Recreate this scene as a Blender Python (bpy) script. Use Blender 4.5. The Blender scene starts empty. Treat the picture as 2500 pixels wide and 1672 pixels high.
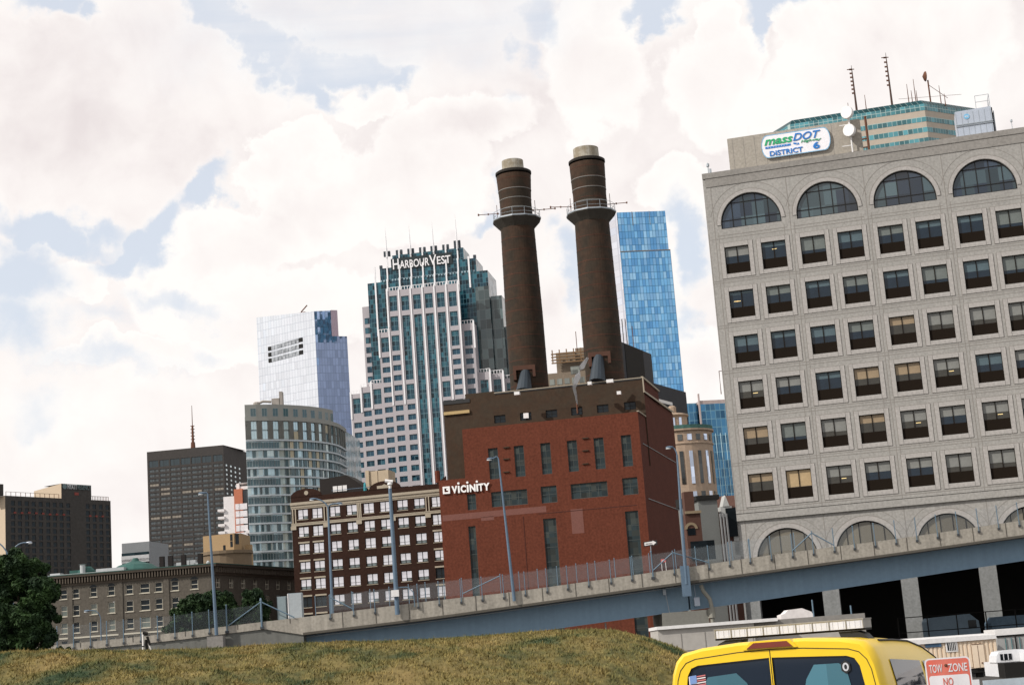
import bpy, math, random
import numpy as np
from mathutils import Vector, Matrix
random.seed(7)
S = bpy.context.scene
COL = S.collection
rad = math.radians
# ---------------------------------------------------------------- camera
FPX, PITCH, ROLL = 3800.0, rad(11.2), rad(4.28)
CAM = Vector((0, 0, 2.1))
cF = Vector((0, math.cos(PITCH), math.sin(PITCH)))
cU0 = Vector((0, -math.sin(PITCH), math.cos(PITCH))); cR0 = Vector((1, 0, 0))
cR = cR0*math.cos(ROLL) - cU0*math.sin(ROLL)
cU = cR0*math.sin(ROLL) + cU0*math.cos(ROLL)
cam = bpy.data.objects.new('camera', bpy.data.cameras.new('camera')); COL.objects.link(cam)
cam.matrix_world = Matrix(((cR.x, cU.x, -cF.x, CAM.x), (cR.y, cU.y, -cF.y, CAM.y), (cR.z, cU.z, -cF.z, CAM.z), (0, 0, 0, 1)))
cam.data.sensor_width = 36; cam.data.lens = FPX/2500*36; cam.data.clip_end = 6000; cam.data.clip_start = 0.2
S.camera = cam
S.view_settings.view_transform = 'Standard'; S.view_settings.look = 'None'; S.view_settings.gamma = 1
S.view_settings.exposure = 0.5
# ---------------------------------------------------------------- sun and sky
SUN_AZ, SUN_EL = rad(-117), rad(37)            # high on the left, behind the camera
sunv = Vector((math.sin(SUN_AZ)*math.cos(SUN_EL), math.cos(SUN_AZ)*math.cos(SUN_EL), math.sin(SUN_EL)))
sl = bpy.data.lights.new('sun', 'SUN'); sl.energy = 2.7; sl.angle = rad(0.6); sl.color = (1, .955, .90)
sun = bpy.data.objects.new('sun', sl); COL.objects.link(sun); sun.rotation_euler = (-sunv).to_track_quat('-Z', 'Y').to_euler()

def ray(px, py): return cF*FPX + cR*(px-1250) + cU*(836-py)

W = bpy.data.worlds.new('World'); S.world = W; W.use_nodes = True
nt = W.node_tree; nt.nodes.clear(); N = nt.nodes.new; L = nt.links.new
def _m(op, *a, clamp=False):
    n = N('ShaderNodeMath'); n.operation = op; n.use_clamp = clamp
    for i, x in enumerate(a):
        if isinstance(x, (int, float)): n.inputs[i].default_value = x
        else: L(x, n.inputs[i])
    return n.outputs[0]
out = N('ShaderNodeOutputWorld'); bg = N('ShaderNodeBackground'); L(bg.outputs[0], out.inputs[0]); bg.inputs[1].default_value = 0.1
sky = N('ShaderNodeTexSky'); sky.sky_type = 'NISHITA'; sky.sun_disc = False
sky.sun_elevation = SUN_EL; sky.sun_rotation = SUN_AZ; sky.air_density = 1.0; sky.dust_density = 2.0
tc = N('ShaderNodeTexCoord'); D = tc.outputs['Generated']
def noise(vec, scale, detail=6, rough=.55, col=False):
    n = N('ShaderNodeTexNoise'); n.inputs['Scale'].default_value = scale; n.inputs['Detail'].default_value = detail; n.inputs['Roughness'].default_value = rough
    L(vec, n.inputs['Vector']); return n.outputs['Color' if col else 'Fac']
# warp the direction so that cloud rims billow
def warp(scale, amp, detail, rough, vec=D):
    n1 = noise(vec, scale, detail, rough, True)
    vm = N('ShaderNodeVectorMath'); vm.operation = 'SUBTRACT'; L(n1, vm.inputs[0]); vm.inputs[1].default_value = (.5, .5, .5)
    vs = N('ShaderNodeVectorMath'); vs.operation = 'SCALE'; L(vm.outputs[0], vs.inputs[0]); vs.inputs['Scale'].default_value = amp
    va = N('ShaderNodeVectorMath'); va.operation = 'ADD'; L(vec, va.inputs[0]); L(vs.outputs[0], va.inputs[1]); return va.outputs[0]
WD = warp(14, .095, 10, .58)
sep = N('ShaderNodeSeparateXYZ'); L(WD, sep.inputs[0])
AZ = _m('ARCTAN2', sep.outputs[0], sep.outputs[1]); EL = _m('ARCSINE', _m('MINIMUM', _m('MAXIMUM', sep.outputs[2], -1.0), 1.0))
def azel(px, py):
    d = ray(px, py).normalized(); return math.atan2(d.x, d.y), math.asin(d.z)
def blob(px, py, a, b, t, st, fall=.9):
    az0, el0 = azel(px, py); k = 1/FPX; t = rad(t)
    dx = _m('SUBTRACT', AZ, az0); dy = _m('SUBTRACT', EL, el0)
    u = _m('ADD', _m('MULTIPLY', dx, math.cos(t)/(a*k)), _m('MULTIPLY', dy, math.sin(t)/(a*k)))
    v = _m('SUBTRACT', _m('MULTIPLY', dy, math.cos(t)/(b*k)), _m('MULTIPLY', dx, math.sin(t)/(b*k)))
    return _m('MULTIPLY', _m('EXPONENT', _m('MULTIPLY', _m('ADD', _m('MULTIPLY', u, u), _m('MULTIPLY', v, v)), -fall)), st)
# openings in the cloud cover: (centre x, y, half length, half width, tilt deg, strength)
HOLES = [(150, 15, 120, 40, 0, 1.3), (235, 45, 50, 30, 0, 1.2), (560, 75, 120, 48, -42, 1.5), (640, 150, 60, 50, -20, 1.5), (820, 172, 200, 56, -3, 1.6), (745, 255, 62, 38, -30, 1.4), (700, 215, 60, 60, 0, 1.4), (980, 200, 90, 35, 10, 1.3),
 (545, 478, 95, 36, 42, 1.5), (425, 585, 95, 48, 48, 1.5), (330, 640, 90, 40, 20, 1.3), (130, 590, 210, 42, -10, 1.4), (40, 690, 130, 90, 0, 1.3), (10, 800, 120, 110, 0, 1.0), (240, 800, 200, 50, 0, .7), (430, 760, 170, 40, -8, .75),
 (1150, 535, 65, 26, 15, 1.1), (1192, 465, 20, 55, 0, .9), (1200, 245, 40, 45, 0, .6), (1300, 30, 90, 70, 25, 1.1), (1262, 120, 40, 60, 0, .9),
 (1585, 15, 75, 40, 0, 1.6), (1600, 55, 38, 34, 0, 1.4), (1900, 5, 85, 45, 20, 1.6), (1858, 75, 30, 60, -25, 1.5), (1690, 620, 45, 120, 0, 1.15), (1695, 790, 45, 60, 0, .8), (1385, 640, 45, 90, 0, 1.0), (1330, 560, 40, 50, 0, .8),
 (250, 900, 280, 50, 0, .75), (500, 850, 120, 40, 0, .6), (60, 1000, 140, 60, 0, .6)]
field = None
for h_ in HOLES:
    e = blob(*h_); field = e if field is None else _m('MAXIMUM', field, e)
# elsewhere in the sky the cover breaks up by itself
big = noise(D, 3.2, 5, .6)
away = _m('MULTIPLY', _m('SUBTRACT', _m('ABSOLUTE', AZ), .5), 4, clamp=True)
wild = _m('MULTIPLY', _m('MULTIPLY', _m('SUBTRACT', big, .44), 9, clamp=True), away)
field = _m('MAXIMUM', field, wild)
fine = noise(D, 30, 7, .58)
field = _m('ADD', field, _m('MULTIPLY', _m('SUBTRACT', fine, .5), .8))
mr = N('ShaderNodeMapRange'); mr.interpolation_type = 'SMOOTHSTEP'; L(field, mr.inputs[0]); mr.inputs[1].default_value = .33; mr.inputs[2].default_value = 1.05
# high thin cirrus, drawn out sideways, lies over the upper middle
cmap = N('ShaderNodeMapping'); cmap.inputs['Rotation'].default_value = (0, rad(6), 0); cmap.inputs['Scale'].default_value = (5, 5, 55); L(D, cmap.inputs[0])
cir = noise(cmap.outputs[0], 1.0, 8, .6); cz_ = blob(930, 60, 360, 85, 3, 1.5, .8)
cirm = _m('MULTIPLY', _m('MULTIPLY', _m('SUBTRACT', cir, .30), 2.4, clamp=True), _m('MINIMUM', cz_, 1.0))
hole = _m('MULTIPLY', _m('MAXIMUM', mr.outputs[0], _m('MULTIPLY', _m('MINIMUM', cz_, 1.0), .62)), _m('SUBTRACT', 1.0, _m('MULTIPLY', cirm, .72)))
# relief: the puffs are lit from the upper left, their lower right sides fall to grey
def offs(vec, o):
    q = N('ShaderNodeVectorMath'); q.operation = 'ADD'; L(vec, q.inputs[0]); q.inputs[1].default_value = o; return q.outputs[0]
PW = warp(6, .10, 4, .5)
def puff(vec): return _m('ADD', _m('MULTIPLY', noise(vec, 7, 2, .45), .58), _m('MULTIPLY', noise(vec, 22, 5, .55), .42))
relief = _m('SUBTRACT', puff(PW), puff(offs(PW, (-.011, 0, .015))))
gz2 = None
for q in [(220, 330, 260, 150, 10, 1.0), (420, 200, 120, 60, 20, .5), (560, 400, 90, 60, 40, .5), (1060, 340, 200, 70, 0, .55), (1010, 420, 120, 50, 0, .4), (1480, 380, 220, 150, 0, .22), (1450, 160, 120, 60, 0, .3), (2280, 110, 220, 80, 0, .5), (1780, 330, 120, 60, 0, .3), (90, 160, 160, 80, 0, .5), (700, 560, 160, 80, 30, .25), (2050, 220, 160, 50, 0, .25)]:
    e = blob(*q); gz2 = e if gz2 is None else _m('ADD', gz2, e)
grey = _m('ADD', _m('MULTIPLY', _m('MULTIPLY', noise(PW, 7, 5, .5), 1.5), gz2), _m('MULTIPLY', _m('SUBTRACT', noise(PW, 5, 4, .45), .5), .35))
shade = _m('SUBTRACT', _m('ADD', .64, _m('MULTIPLY', relief, 2.2)), _m('MULTIPLY', grey, .55))
# nearer heaps of cumulus stand out against the greyer cloud behind them
fr = None
for q in [(1450, 185, 175, 165, 0, 1), (1370, 90, 70, 80, 0, 1), (1500, 60, 70, 70, 0, 1), (1760, 200, 130, 150, 0, 1), (1740, 60, 60, 80, 0, 1), (2160, 170, 330, 210, 15, 1), (1960, 90, 80, 80, 0, 1), (770, 500, 150, 120, 20, 1), (720, 380, 90, 60, 30, 1), (600, 600, 170, 90, 20, 1), (640, 760, 330, 110, 0, 1), (1080, 330, 210, 80, 8, 1), (980, 470, 200, 110, 0, 1), (900, 270, 120, 40, 12, 1), (215, 705, 85, 58, 20, 1), (395, 690, 60, 50, 0, 1), (360, 870, 280, 40, 5, 1), (1690, 470, 120, 80, 0, 1), (1600, 900, 200, 120, 0, 1)]:
    e = blob(*q); fr = e if fr is None else _m('MAXIMUM', fr, e)
fr = _m('ADD', fr, _m('MULTIPLY', _m('SUBTRACT', fine, .5), .25))
def sm(x, a, c):
    q = N('ShaderNodeMapRange'); q.interpolation_type = 'SMOOTHSTEP'; L(x, q.inputs[0]); q.inputs[1].default_value = a; q.inputs[2].default_value = c; return q.outputs[0]
front = sm(fr, .36, .50); rim_ = _m('MULTIPLY', front, _m('SUBTRACT', 1.0, sm(fr, .42, .95))); behind = _m('MULTIPLY', _m('SUBTRACT', 1.0, front), sm(fr, .05, .4))
shade = _m('SUBTRACT', _m('ADD', shade, _m('ADD', _m('MULTIPLY', rim_, .30), _m('MULTIPLY', front, .10))), _m('MULTIPLY', behind, .15))
# rims next to the blue are brightest
shade = _m('ADD', shade, _m('MULTIPLY', _m('MULTIPLY', _m('SUBTRACT', field, .1), 2.0, clamp=True), .25))
cr = N('ShaderNodeValToRGB'); L(shade, cr.inputs[0])
cr.color_ramp.elements[0].position = .05; cr.color_ramp.elements[0].color = (.80, .735, .73, 1)
cr.color_ramp.elements[1].position = .98; cr.color_ramp.elements[1].color = (1.0, .965, .935, 1)
q_ = cr.color_ramp.elements.new(.5); q_.color = (.93, .875, .855, 1)
cs = N('ShaderNodeVectorMath'); cs.operation = 'SCALE'; L(cr.outputs[0], cs.inputs[0]); cs.inputs['Scale'].default_value = 7.35
# thin veil over the blue
hz = N('ShaderNodeMixRGB'); hz.inputs[0].default_value = .72; L(sky.outputs[0], hz.inputs[1]); hz.inputs[2].default_value = (5.6, 6.05, 6.75, 1)
mx = N('ShaderNodeMixRGB'); L(_m('MULTIPLY', hole, .86), mx.inputs[0]); L(cs.outputs[0], mx.inputs[1]); L(hz.outputs[0], mx.inputs[2])
L(mx.outputs[0], bg.inputs[0])

# ---------------------------------------------------------------- helpers
def kk(ox, oy, s): return lambda x, y: (ox+x/s, oy+y/s)
k4 = kk(1700, 120, 2.931); k5 = kk(1680, 600, 2.851); k6 = kk(1620, 960, 3.564); k8 = kk(2100, 1050, 3.92)
dt = kk(330, 1070, 4.75); hy = kk(0, 1150, 5.227); c1 = kk(0, 1150, 3.004); c2 = kk(560, 720, 3.267); c3 = kk(600, 1150, 3.485)
hv = kk(840, 560, 3.92); vi = kk(1060, 900, 3.015); ch = kk(1140, 340, 2.529); mt = kk(1480, 500, 3.136); b4 = kk(500, 1350, 7.468)
w6 = kk(700, 1150, 5.8625); k7 = kk(590, 960, 6.533); p5 = kk(860, 900, 5.6); cl = kk(0, 1330, 4.586); ca = kk(1060, 1350, 3.35)
cc = kk(1560, 1350, 3.908); c3c = kk(2060, 1250, 3.716); oc = kk(1930, 180, 4.114)
GROUND = -2.5
def at(px, py, Y):
    d = ray(px, py); return CAM + d*(Y/d.y)
class Fac:
    """a vertical plane of a building: surveyed from one corner, its bearing az and its distance"""
    def __init__(s, px, py, Y, az, base=None):
        s.A = at(px, py, Y) if base is None else base.copy(); s.az = rad(az)
        s.d = Vector((math.cos(s.az), math.sin(s.az), 0)); s.n = Vector((-math.sin(s.az), math.cos(s.az), 0))
    def uz(s, p, w=0.0):
        d = ray(*p); t = ((s.A-CAM).dot(s.n)+w)/d.dot(s.n); P = CAM+d*t
        return (P-s.A).dot(s.d), P.z
    def u(s, p, w=0.0): return s.uz(p, w)[0]
    def z(s, p, w=0.0): return s.uz(p, w)[1]
    def side(s, u, az, w=0.0):
        return Fac(0, 0, 0, az, base=s.A+s.d*u+s.n*w)
    def local(s, o):      # frame of facade o inside the local space of s
        v = o.A-s.A; return (v.dot(s.d), v.dot(s.n), o.az-s.az)

class MB:
    def __init__(s): s.v = []; s.f = []; s.m = []; s.fr = None
    def P(s, p):
        if s.fr:
            ox, oy, a = s.fr; c, q = math.cos(a), math.sin(a)
            return (ox+p[0]*c-p[1]*q, oy+p[0]*q+p[1]*c, p[2])
        return tuple(p)
    def add(s, vs, fs, mi=0):
        b = len(s.v); s.v += [s.P(p) for p in vs]; s.f += [tuple(b+i for i in f) for f in fs]; s.m += [mi]*len(fs); return s
    def quad(s, a, b, c, d, mi=0): return s.add([a, b, c, d], [(0, 1, 2, 3)], mi)
    def box(s, x0, x1, y0, y1, z0, z1, mi=0):
        if x0 > x1: x0, x1 = x1, x0
        if y0 > y1: y0, y1 = y1, y0
        if z0 > z1: z0, z1 = z1, z0
        return s.add([(x0, y0, z0), (x1, y0, z0), (x1, y1, z0), (x0, y1, z0), (x0, y0, z1), (x1, y0, z1), (x1, y1, z1), (x0, y1, z1)],
                     [(0, 3, 2, 1), (4, 5, 6, 7), (0, 1, 5, 4), (1, 2, 6, 5), (2, 3, 7, 6), (3, 0, 4, 7)], mi)
    def prism(s, pts, z0, z1, mi=0, top=True):
        n = len(pts); zz0 = z0 if isinstance(z0, (list, tuple)) else [z0]*n; zz1 = z1 if isinstance(z1, (list, tuple)) else [z1]*n
        v = [(p[0], p[1], zz0[i]) for i, p in enumerate(pts)]+[(p[0], p[1], zz1[i]) for i, p in enumerate(pts)]
        f = [(i, (i+1) % n, n+(i+1) % n, n+i) for i in range(n)]
        if top: f += [tuple(range(n, 2*n)), tuple(range(n-1, -1, -1))]
        return s.add(v, f, mi)
    def vprism(s, pts, y0, y1, mi=0):      # polygon in (x,z) extruded along y
        n = len(pts); v = [(p[0], y0, p[1]) for p in pts]+[(p[0], y1, p[1]) for p in pts]
        f = [(i, n+i, n+(i+1) % n, (i+1) % n) for i in range(n)]+[tuple(range(n)), tuple(range(2*n-1, n-1, -1))]
        return s.add(v, f, mi)
    def lathe(s, prof, seg=24, cx=0, cy=0, mi=0, cap=True):
        v = []; f = []
        for r, z in prof:
            for i in range(seg): a = 2*math.pi*i/seg; v.append((cx+r*math.cos(a), cy+r*math.sin(a), z))
        for j in range(len(prof)-1):
            for i in range(seg): k = (i+1) % seg; f.append((j*seg+i, j*seg+k, (j+1)*seg+k, (j+1)*seg+i))
        if cap: f += [tuple(range(seg-1, -1, -1)), tuple((len(prof)-1)*seg+i for i in range(seg))]
        return s.add(v, f, mi)
    def tube(s, pts, r, seg=8, mi=0):
        pts = [Vector(p) for p in pts]; rs = r if isinstance(r, (list, tuple)) else [r]*len(pts); v = []; f = []
        for j, p in enumerate(pts):
            t = (pts[min(j+1, len(pts)-1)]-pts[max(j-1, 0)]).normalized()
            a = t.cross(Vector((0, 0, 1)) if abs(t.z) < .9 else Vector((1, 0, 0))).normalized(); b = t.cross(a)
            for i in range(seg): q = 2*math.pi*i/seg; v.append(tuple(p+a*math.cos(q)*rs[j]+b*math.sin(q)*rs[j]))
        for j in range(len(pts)-1):
            for i in range(seg): k = (i+1) % seg; f.append((j*seg+i, (j+1)*seg+i, (j+1)*seg+k, j*seg+k))
        f += [tuple(range(seg)), tuple((len(pts)-1)*seg+i for i in range(seg-1, -1, -1))]
        return s.add(v, f, mi)
    def wall(s, x0, x1, z0, z1, holes, depth=.2, mi=0, y=0.0, ri=None):
        """a wall face with real openings and their reveals"""
        ri = mi if ri is None else ri; R = lambda q: round(q, 4)
        xs = sorted({R(x0), R(x1)} | {R(h[0]) for h in holes} | {R(h[1]) for h in holes}); xs = [x for x in xs if R(x0) <= x <= R(x1)]
        zs = sorted({R(z0), R(z1)} | {R(h[2]) for h in holes} | {R(h[3]) for h in holes}); zs = [z for z in zs if R(z0) <= z <= R(z1)]
        xi = {x: i for i, x in enumerate(xs)}; zi = {z: i for i, z in enumerate(zs)}; skip = set()
        for h in holes:
            for i in range(xi[R(h[0])], xi[R(h[1])]):
                for j in range(zi[R(h[2])], zi[R(h[3])]): skip.add((i, j))
            a, b, c, d = R(h[0]), R(h[1]), R(h[2]), R(h[3]); e = y+depth
            s.quad((a, y, c), (a, e, c), (a, e, d), (a, y, d), ri); s.quad((b, y, c), (b, y, d), (b, e, d), (b, e, c), ri)
            s.quad((a, y, c), (b, y, c), (b, e, c), (a, e, c), ri); s.quad((a, y, d), (a, e, d), (b, e, d), (b, y, d), ri)
        for j in range(len(zs)-1):
            i = 0
            while i < len(xs)-1:
                if (i, j) in skip: i += 1; continue
                k = i
                while k+1 < len(xs)-1 and (k+1, j) not in skip: k += 1
                s.quad((xs[i], y, zs[j]), (xs[k+1], y, zs[j]), (xs[k+1], y, zs[j+1]), (xs[i], y, zs[j+1]), mi); i = k+1
        return s
    def mesh(s, name, mats, smooth=False):
        me = bpy.data.meshes.new(name); me.from_pydata(s.v, [], s.f)
        for m in mats: me.materials.append(m)
        me.polygons.foreach_set('material_index', s.m)
        if smooth: me.polygons.foreach_set('use_smooth', [True]*len(s.f))
        me.update(); return me
    def parts(s, name, mats, parent=None): build_parts(s, name, mats, parent)
    def build(s, name, mats, parent=None, loc=(0, 0, 0), rz=0, smooth=False):
        if not isinstance(mats, (list, tuple)): mats = [mats]
        return link(name, s.mesh(name, mats, smooth), parent, loc, rz)
def build_parts(mb, name, mats, parent, cap=100):
    """every separate piece of the mesh becomes a part of its own"""
    if not isinstance(mats, (list, tuple)): mats = [mats]
    p = list(range(len(mb.v)))
    def fd(i):
        while p[i] != i: p[i] = p[p[i]]; i = p[i]
        return i
    for f in mb.f:
        for q in f[1:]: p[fd(q)] = fd(f[0])
    comp = {}
    for f, m in zip(mb.f, mb.m): comp.setdefault(fd(f[0]), []).append((f, m))
    keys = list(comp); 
    def sub(ks):
        o = MB(); mp = {}
        for k in ks:
            for f, m in comp[k]:
                g = []
                for i in f:
                    if i not in mp: mp[i] = len(o.v); o.v.append(mb.v[i])
                    g.append(mp[i])
                o.f.append(tuple(g)); o.m.append(m)
        return o
    for k in keys[:cap]: sub([k]).build(name, mats, parent)
    if keys[cap:]: o = sub(keys[cap:]).build(name, mats, parent); o['kind'] = 'stuff'
def link(name, data, parent=None, loc=(0, 0, 0), rz=0):
    o = bpy.data.objects.new(name, data); COL.objects.link(o); o.location = loc; o.rotation_euler = (0, 0, rz)
    if parent: o.parent = parent
    return o
def tag(o, label=None, cat=None, group=None, kind=None):
    if label: o['label'] = label
    if cat: o['category'] = cat
    if group: o['group'] = group
    if kind: o['kind'] = kind
    return o
def thing(name, label, cat, loc=(0, 0, 0), rz=0, group=None):
    return tag(link(name, None, None, loc, rz), label, cat, group)
def root_of(F, name, label, cat, group=None): return thing(name, label, cat, (F.A.x, F.A.y, 0), F.az, group)

# ---- materials
MATS = {}
def mat(name, c, rough=.8, amp=.18, scale=.6, fine=6.0, famp=.15, metal=0.0, spec=.35, bump=0.0, c2=None, streak=0.0):
    if name in MATS: return MATS[name]
    m = bpy.data.materials.new(name); m.use_nodes = True; t = m.node_tree; b = t.nodes['Principled BSDF']; n = t.nodes.new; l = t.links.new
    b.inputs['Roughness'].default_value = rough; b.inputs['Metallic'].default_value = metal; b.inputs['Specular IOR Level'].default_value = spec
    co = n('ShaderNodeTexCoord').outputs['Object']
    def ns(sc, det, vec=co):
        q = n('ShaderNodeTexNoise'); q.inputs['Scale'].default_value = sc; q.inputs['Detail'].default_value = det; l(vec, q.inputs['Vector']); return q.outputs['Fac']
    def mth(op, a, bb):
        q = n('ShaderNodeMath'); q.operation = op
        for i, x in enumerate((a, bb)):
            if isinstance(x, (int, float)): q.inputs[i].default_value = x
            else: l(x, q.inputs[i])
        return q.outputs[0]
    big = ns(scale, 4); fin = ns(fine, 3)
    f = mth('ADD', mth('MULTIPLY', mth('SUBTRACT', big, .5), amp*2.2), mth('MULTIPLY', mth('SUBTRACT', fin, .5), famp*2.2))
    if streak:
        mp = n('ShaderNodeMapping'); mp.inputs['Scale'].default_value = (3.0, 3.0, .12); l(co, mp.inputs[0])
        f = mth('ADD', f, mth('MULTIPLY', mth('SUBTRACT', ns(1.0, 5, mp.outputs[0]), .5), streak*2.2))
    g = mth('ADD', f, 1.0)
    v = n('ShaderNodeVectorMath'); v.operation = 'SCALE'; l(g, v.inputs['Scale'])
    if c2:
        mxx = n('ShaderNodeMixRGB'); rr = n('ShaderNodeMapRange'); l(ns(scale*1.7, 6), rr.inputs[0]); rr.inputs[1].default_value = .42; rr.inputs[2].default_value = .58
        l(rr.outputs[0], mxx.inputs[0]); mxx.inputs[1].default_value = (*c, 1); mxx.inputs[2].default_value = (*c2, 1); l(mxx.outputs[0], v.inputs[0])
    else: v.inputs[0].default_value = c
    l(v.outputs[0], b.inputs['Base Color'])
    if bump:
        bp = n('ShaderNodeBump'); bp.inputs['Strength'].default_value = bump; l(fin, bp.inputs['Height']); l(bp.outputs[0], b.inputs['Normal'])
    MATS[name] = m; return m
def glass(name, c, rough=.06, metal=0.0, spec=.6, var=.3, pane=(1.5, 4.0), wob=.0, line=None, lw=.04, c2=None, z0=0.0):
    """opaque facade glass; panes differ a little in tint and tilt, thin mullions between them"""
    if name in MATS: return MATS[name]
    m = bpy.data.materials.new(name); m.use_nodes = True; t = m.node_tree; b = t.nodes['Principled BSDF']; n = t.nodes.new; l = t.links.new
    b.inputs['Roughness'].default_value = rough; b.inputs['Metallic'].default_value = metal; b.inputs['Specular IOR Level'].default_value = spec
    co = n('ShaderNodeTexCoord'); sp = n('ShaderNodeSeparateXYZ'); l(co.outputs['Object'], sp.inputs[0])
    def mth(op, a, bb=0.0):
        q = n('ShaderNodeMath'); q.operation = op
        for i, x in enumerate((a, bb)):
            if isinstance(x, (int, float)): q.inputs[i].default_value = x
            else: l(x, q.inputs[i])
        return q.outputs[0]
    X = mth('DIVIDE', mth('ADD', sp.outputs[0], mth('MULTIPLY', sp.outputs[1], .9)), pane[0]); Z = mth('DIVIDE', mth('SUBTRACT', sp.outputs[2], z0), pane[1])
    cb = n('ShaderNodeCombineXYZ'); l(mth('FLOOR', X), cb.inputs[0]); l(mth('FLOOR', Z), cb.inputs[1])
    wn = n('ShaderNodeTexWhiteNoise'); wn.noise_dimensions = '2D'; l(cb.outputs[0], wn.inputs['Vector'])
    v = n('ShaderNodeVectorMath'); v.operation = 'SCALE'; l(mth('ADD', mth('MULTIPLY', mth('SUBTRACT', wn.outputs['Value'], .5), 2*var), 1.0), v.inputs['Scale'])
    if c2:
        mx2 = n('ShaderNodeMixRGB'); mx2.inputs[1].default_value = (*c, 1); mx2.inputs[2].default_value = (*c2, 1)
        l(mth('GREATER_THAN', mth('FRACT', mth('MULTIPLY', wn.outputs['Value'], 7.3)), .6), mx2.inputs[0]); l(mx2.outputs[0], v.inputs[0])
    else: v.inputs[0].default_value = c
    colr = v.outputs[0]
    if line:
        ex = mth('LESS_THAN', mth('FRACT', X), lw/pane[0]*1.0); ez = mth('LESS_THAN', mth('FRACT', Z), lw/pane[1]*1.2)
        e = mth('MAXIMUM', ex, ez); mx2 = n('ShaderNodeMixRGB'); l(e, mx2.inputs[0]); l(colr, mx2.inputs[1]); mx2.inputs[2].default_value = (*line, 1); colr = mx2.outputs[0]
    l(colr, b.inputs['Base Color'])
    if wob:
        ge = n('ShaderNodeNewGeometry'); sb = n('ShaderNodeVectorMath'); sb.operation = 'SUBTRACT'; l(wn.outputs['Color'], sb.inputs[0]); sb.inputs[1].default_value = (.5, .5, .5)
        sc = n('ShaderNodeVectorMath'); sc.operation = 'SCALE'; l(sb.outputs[0], sc.inputs[0]); sc.inputs['Scale'].default_value = wob
        ad = n('ShaderNodeVectorMath'); ad.operation = 'ADD'; l(ge.outputs['Normal'], ad.inputs[0]); l(sc.outputs[0], ad.inputs[1])
        no = n('ShaderNodeVectorMath'); no.operation = 'NORMALIZE'; l(ad.outputs[0], no.inputs[0]); l(no.outputs[0], b.inputs['Normal'])
    MATS[name] = m; return m
def emis(name, c, s):
    m = bpy.data.materials.new(name); m.use_nodes = True; b = m.node_tree.nodes['Principled BSDF']
    b.inputs['Base Color'].default_value = (*c, 1); b.inputs['Emission Color'].default_value = (*c, 1); b.inputs['Emission Strength'].default_value = s; return m

conc = mat('facade concrete', (.300, .287, .265), .9, .10, .3, 4.5, .34, streak=.10, spec=.15)
conc_lt = mat('pale concrete trim', (.355, .334, .312), .9, .06, .3, 4.5, .30, spec=.15)
conc_dk = mat('weathered concrete', (.235, .22, .20), .9, .15, .3, 4.5, .3)
joint = mat('joint shadow gap', (.225, .207, .186), .9, .1)
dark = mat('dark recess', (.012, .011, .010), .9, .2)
spandrel = mat('dark brown spandrel', (.013, .009, .006), .9, .2, spec=.08)
frame_dk = mat('dark window frame', (.015, .014, .013), .7, spec=.15)
white_p = mat('white paint', (.72, .70, .68), .5, .04)
steel = mat('galvanised steel', (.33, .36, .38), .45, .12, 1.0, 8, .15, metal=.4)
steel_bl = mat('blue grey pole paint', (.10, .15, .205), .5, .12)
rust = mat('rusty steel', (.12, .05, .028), .9, .3)
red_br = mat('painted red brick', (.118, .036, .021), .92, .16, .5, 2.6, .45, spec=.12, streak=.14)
red_lt = mat('faded red brick', (.165, .068, .052), .9, .12, .8, 3, .2)
dk_br = mat('dark brown brick', (.046, .027, .015), .92, .2, .35, 2.2, .28, c2=(.045, .030, .018))
pane_dk = glass('dark glass', (.010, .014, .017), var=.35, pane=(1.1, 1.3), spec=.2)
def text_mesh(txt, size, shear=0.0, bold=0.0, ext=.03, space=1.0):
    cu = bpy.data.curves.new('txt', 'FONT'); cu.body = txt; cu.size = size; cu.shear = shear; cu.offset = bold; cu.extrude = ext; cu.space_character = space
    cu.resolution_u = 3
    ob = bpy.data.objects.new('txt', cu); COL.objects.link(ob); dg = bpy.context.evaluated_depsgraph_get()
    me = bpy.data.meshes.new_from_object(ob.evaluated_get(dg)); bpy.data.objects.remove(ob); bpy.data.curves.remove(cu); return me
def lettering(txt, size, m, parent, x, y, z, rz=0, shear=0.0, bold=0.0, name='lettering', width=None, ext=.03, height=None):
    me = text_mesh(txt, size, shear, bold, ext)
    xs = [v.co.x for v in me.vertices]; ys = [v.co.y for v in me.vertices]
    sx = width/(max(xs)-min(xs)) if width else 1; sy = height/(max(ys)-min(ys)) if height else (sx if width else 1); x0 = min(xs); y0 = min(ys)
    for v in me.vertices: a, b, c = v.co; v.co = ((a-x0)*sx, -c, (b-y0)*sy)
    me.materials.clear(); me.materials.append(m)
    return link(name, me, parent, (x, y, z), rz)
class Win:
    """a window kind: frame mesh with a pane mesh as its child; drawn with its foot-left corner at the origin, facing -y"""
    def __init__(s, frame, pane, fm, pm, extra=None): s.fb, s.pb, s.fm, s.pm = frame, pane, fm, pm; s.a = s.b = None; s.extra = extra; s.x = None
    def data(s):
        if s.a is None:
            s.a = s.fb.mesh('window', s.fm); s.b = s.pb.mesh('pane', s.pm)
        return s.a, s.b
EXM = {}
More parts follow.
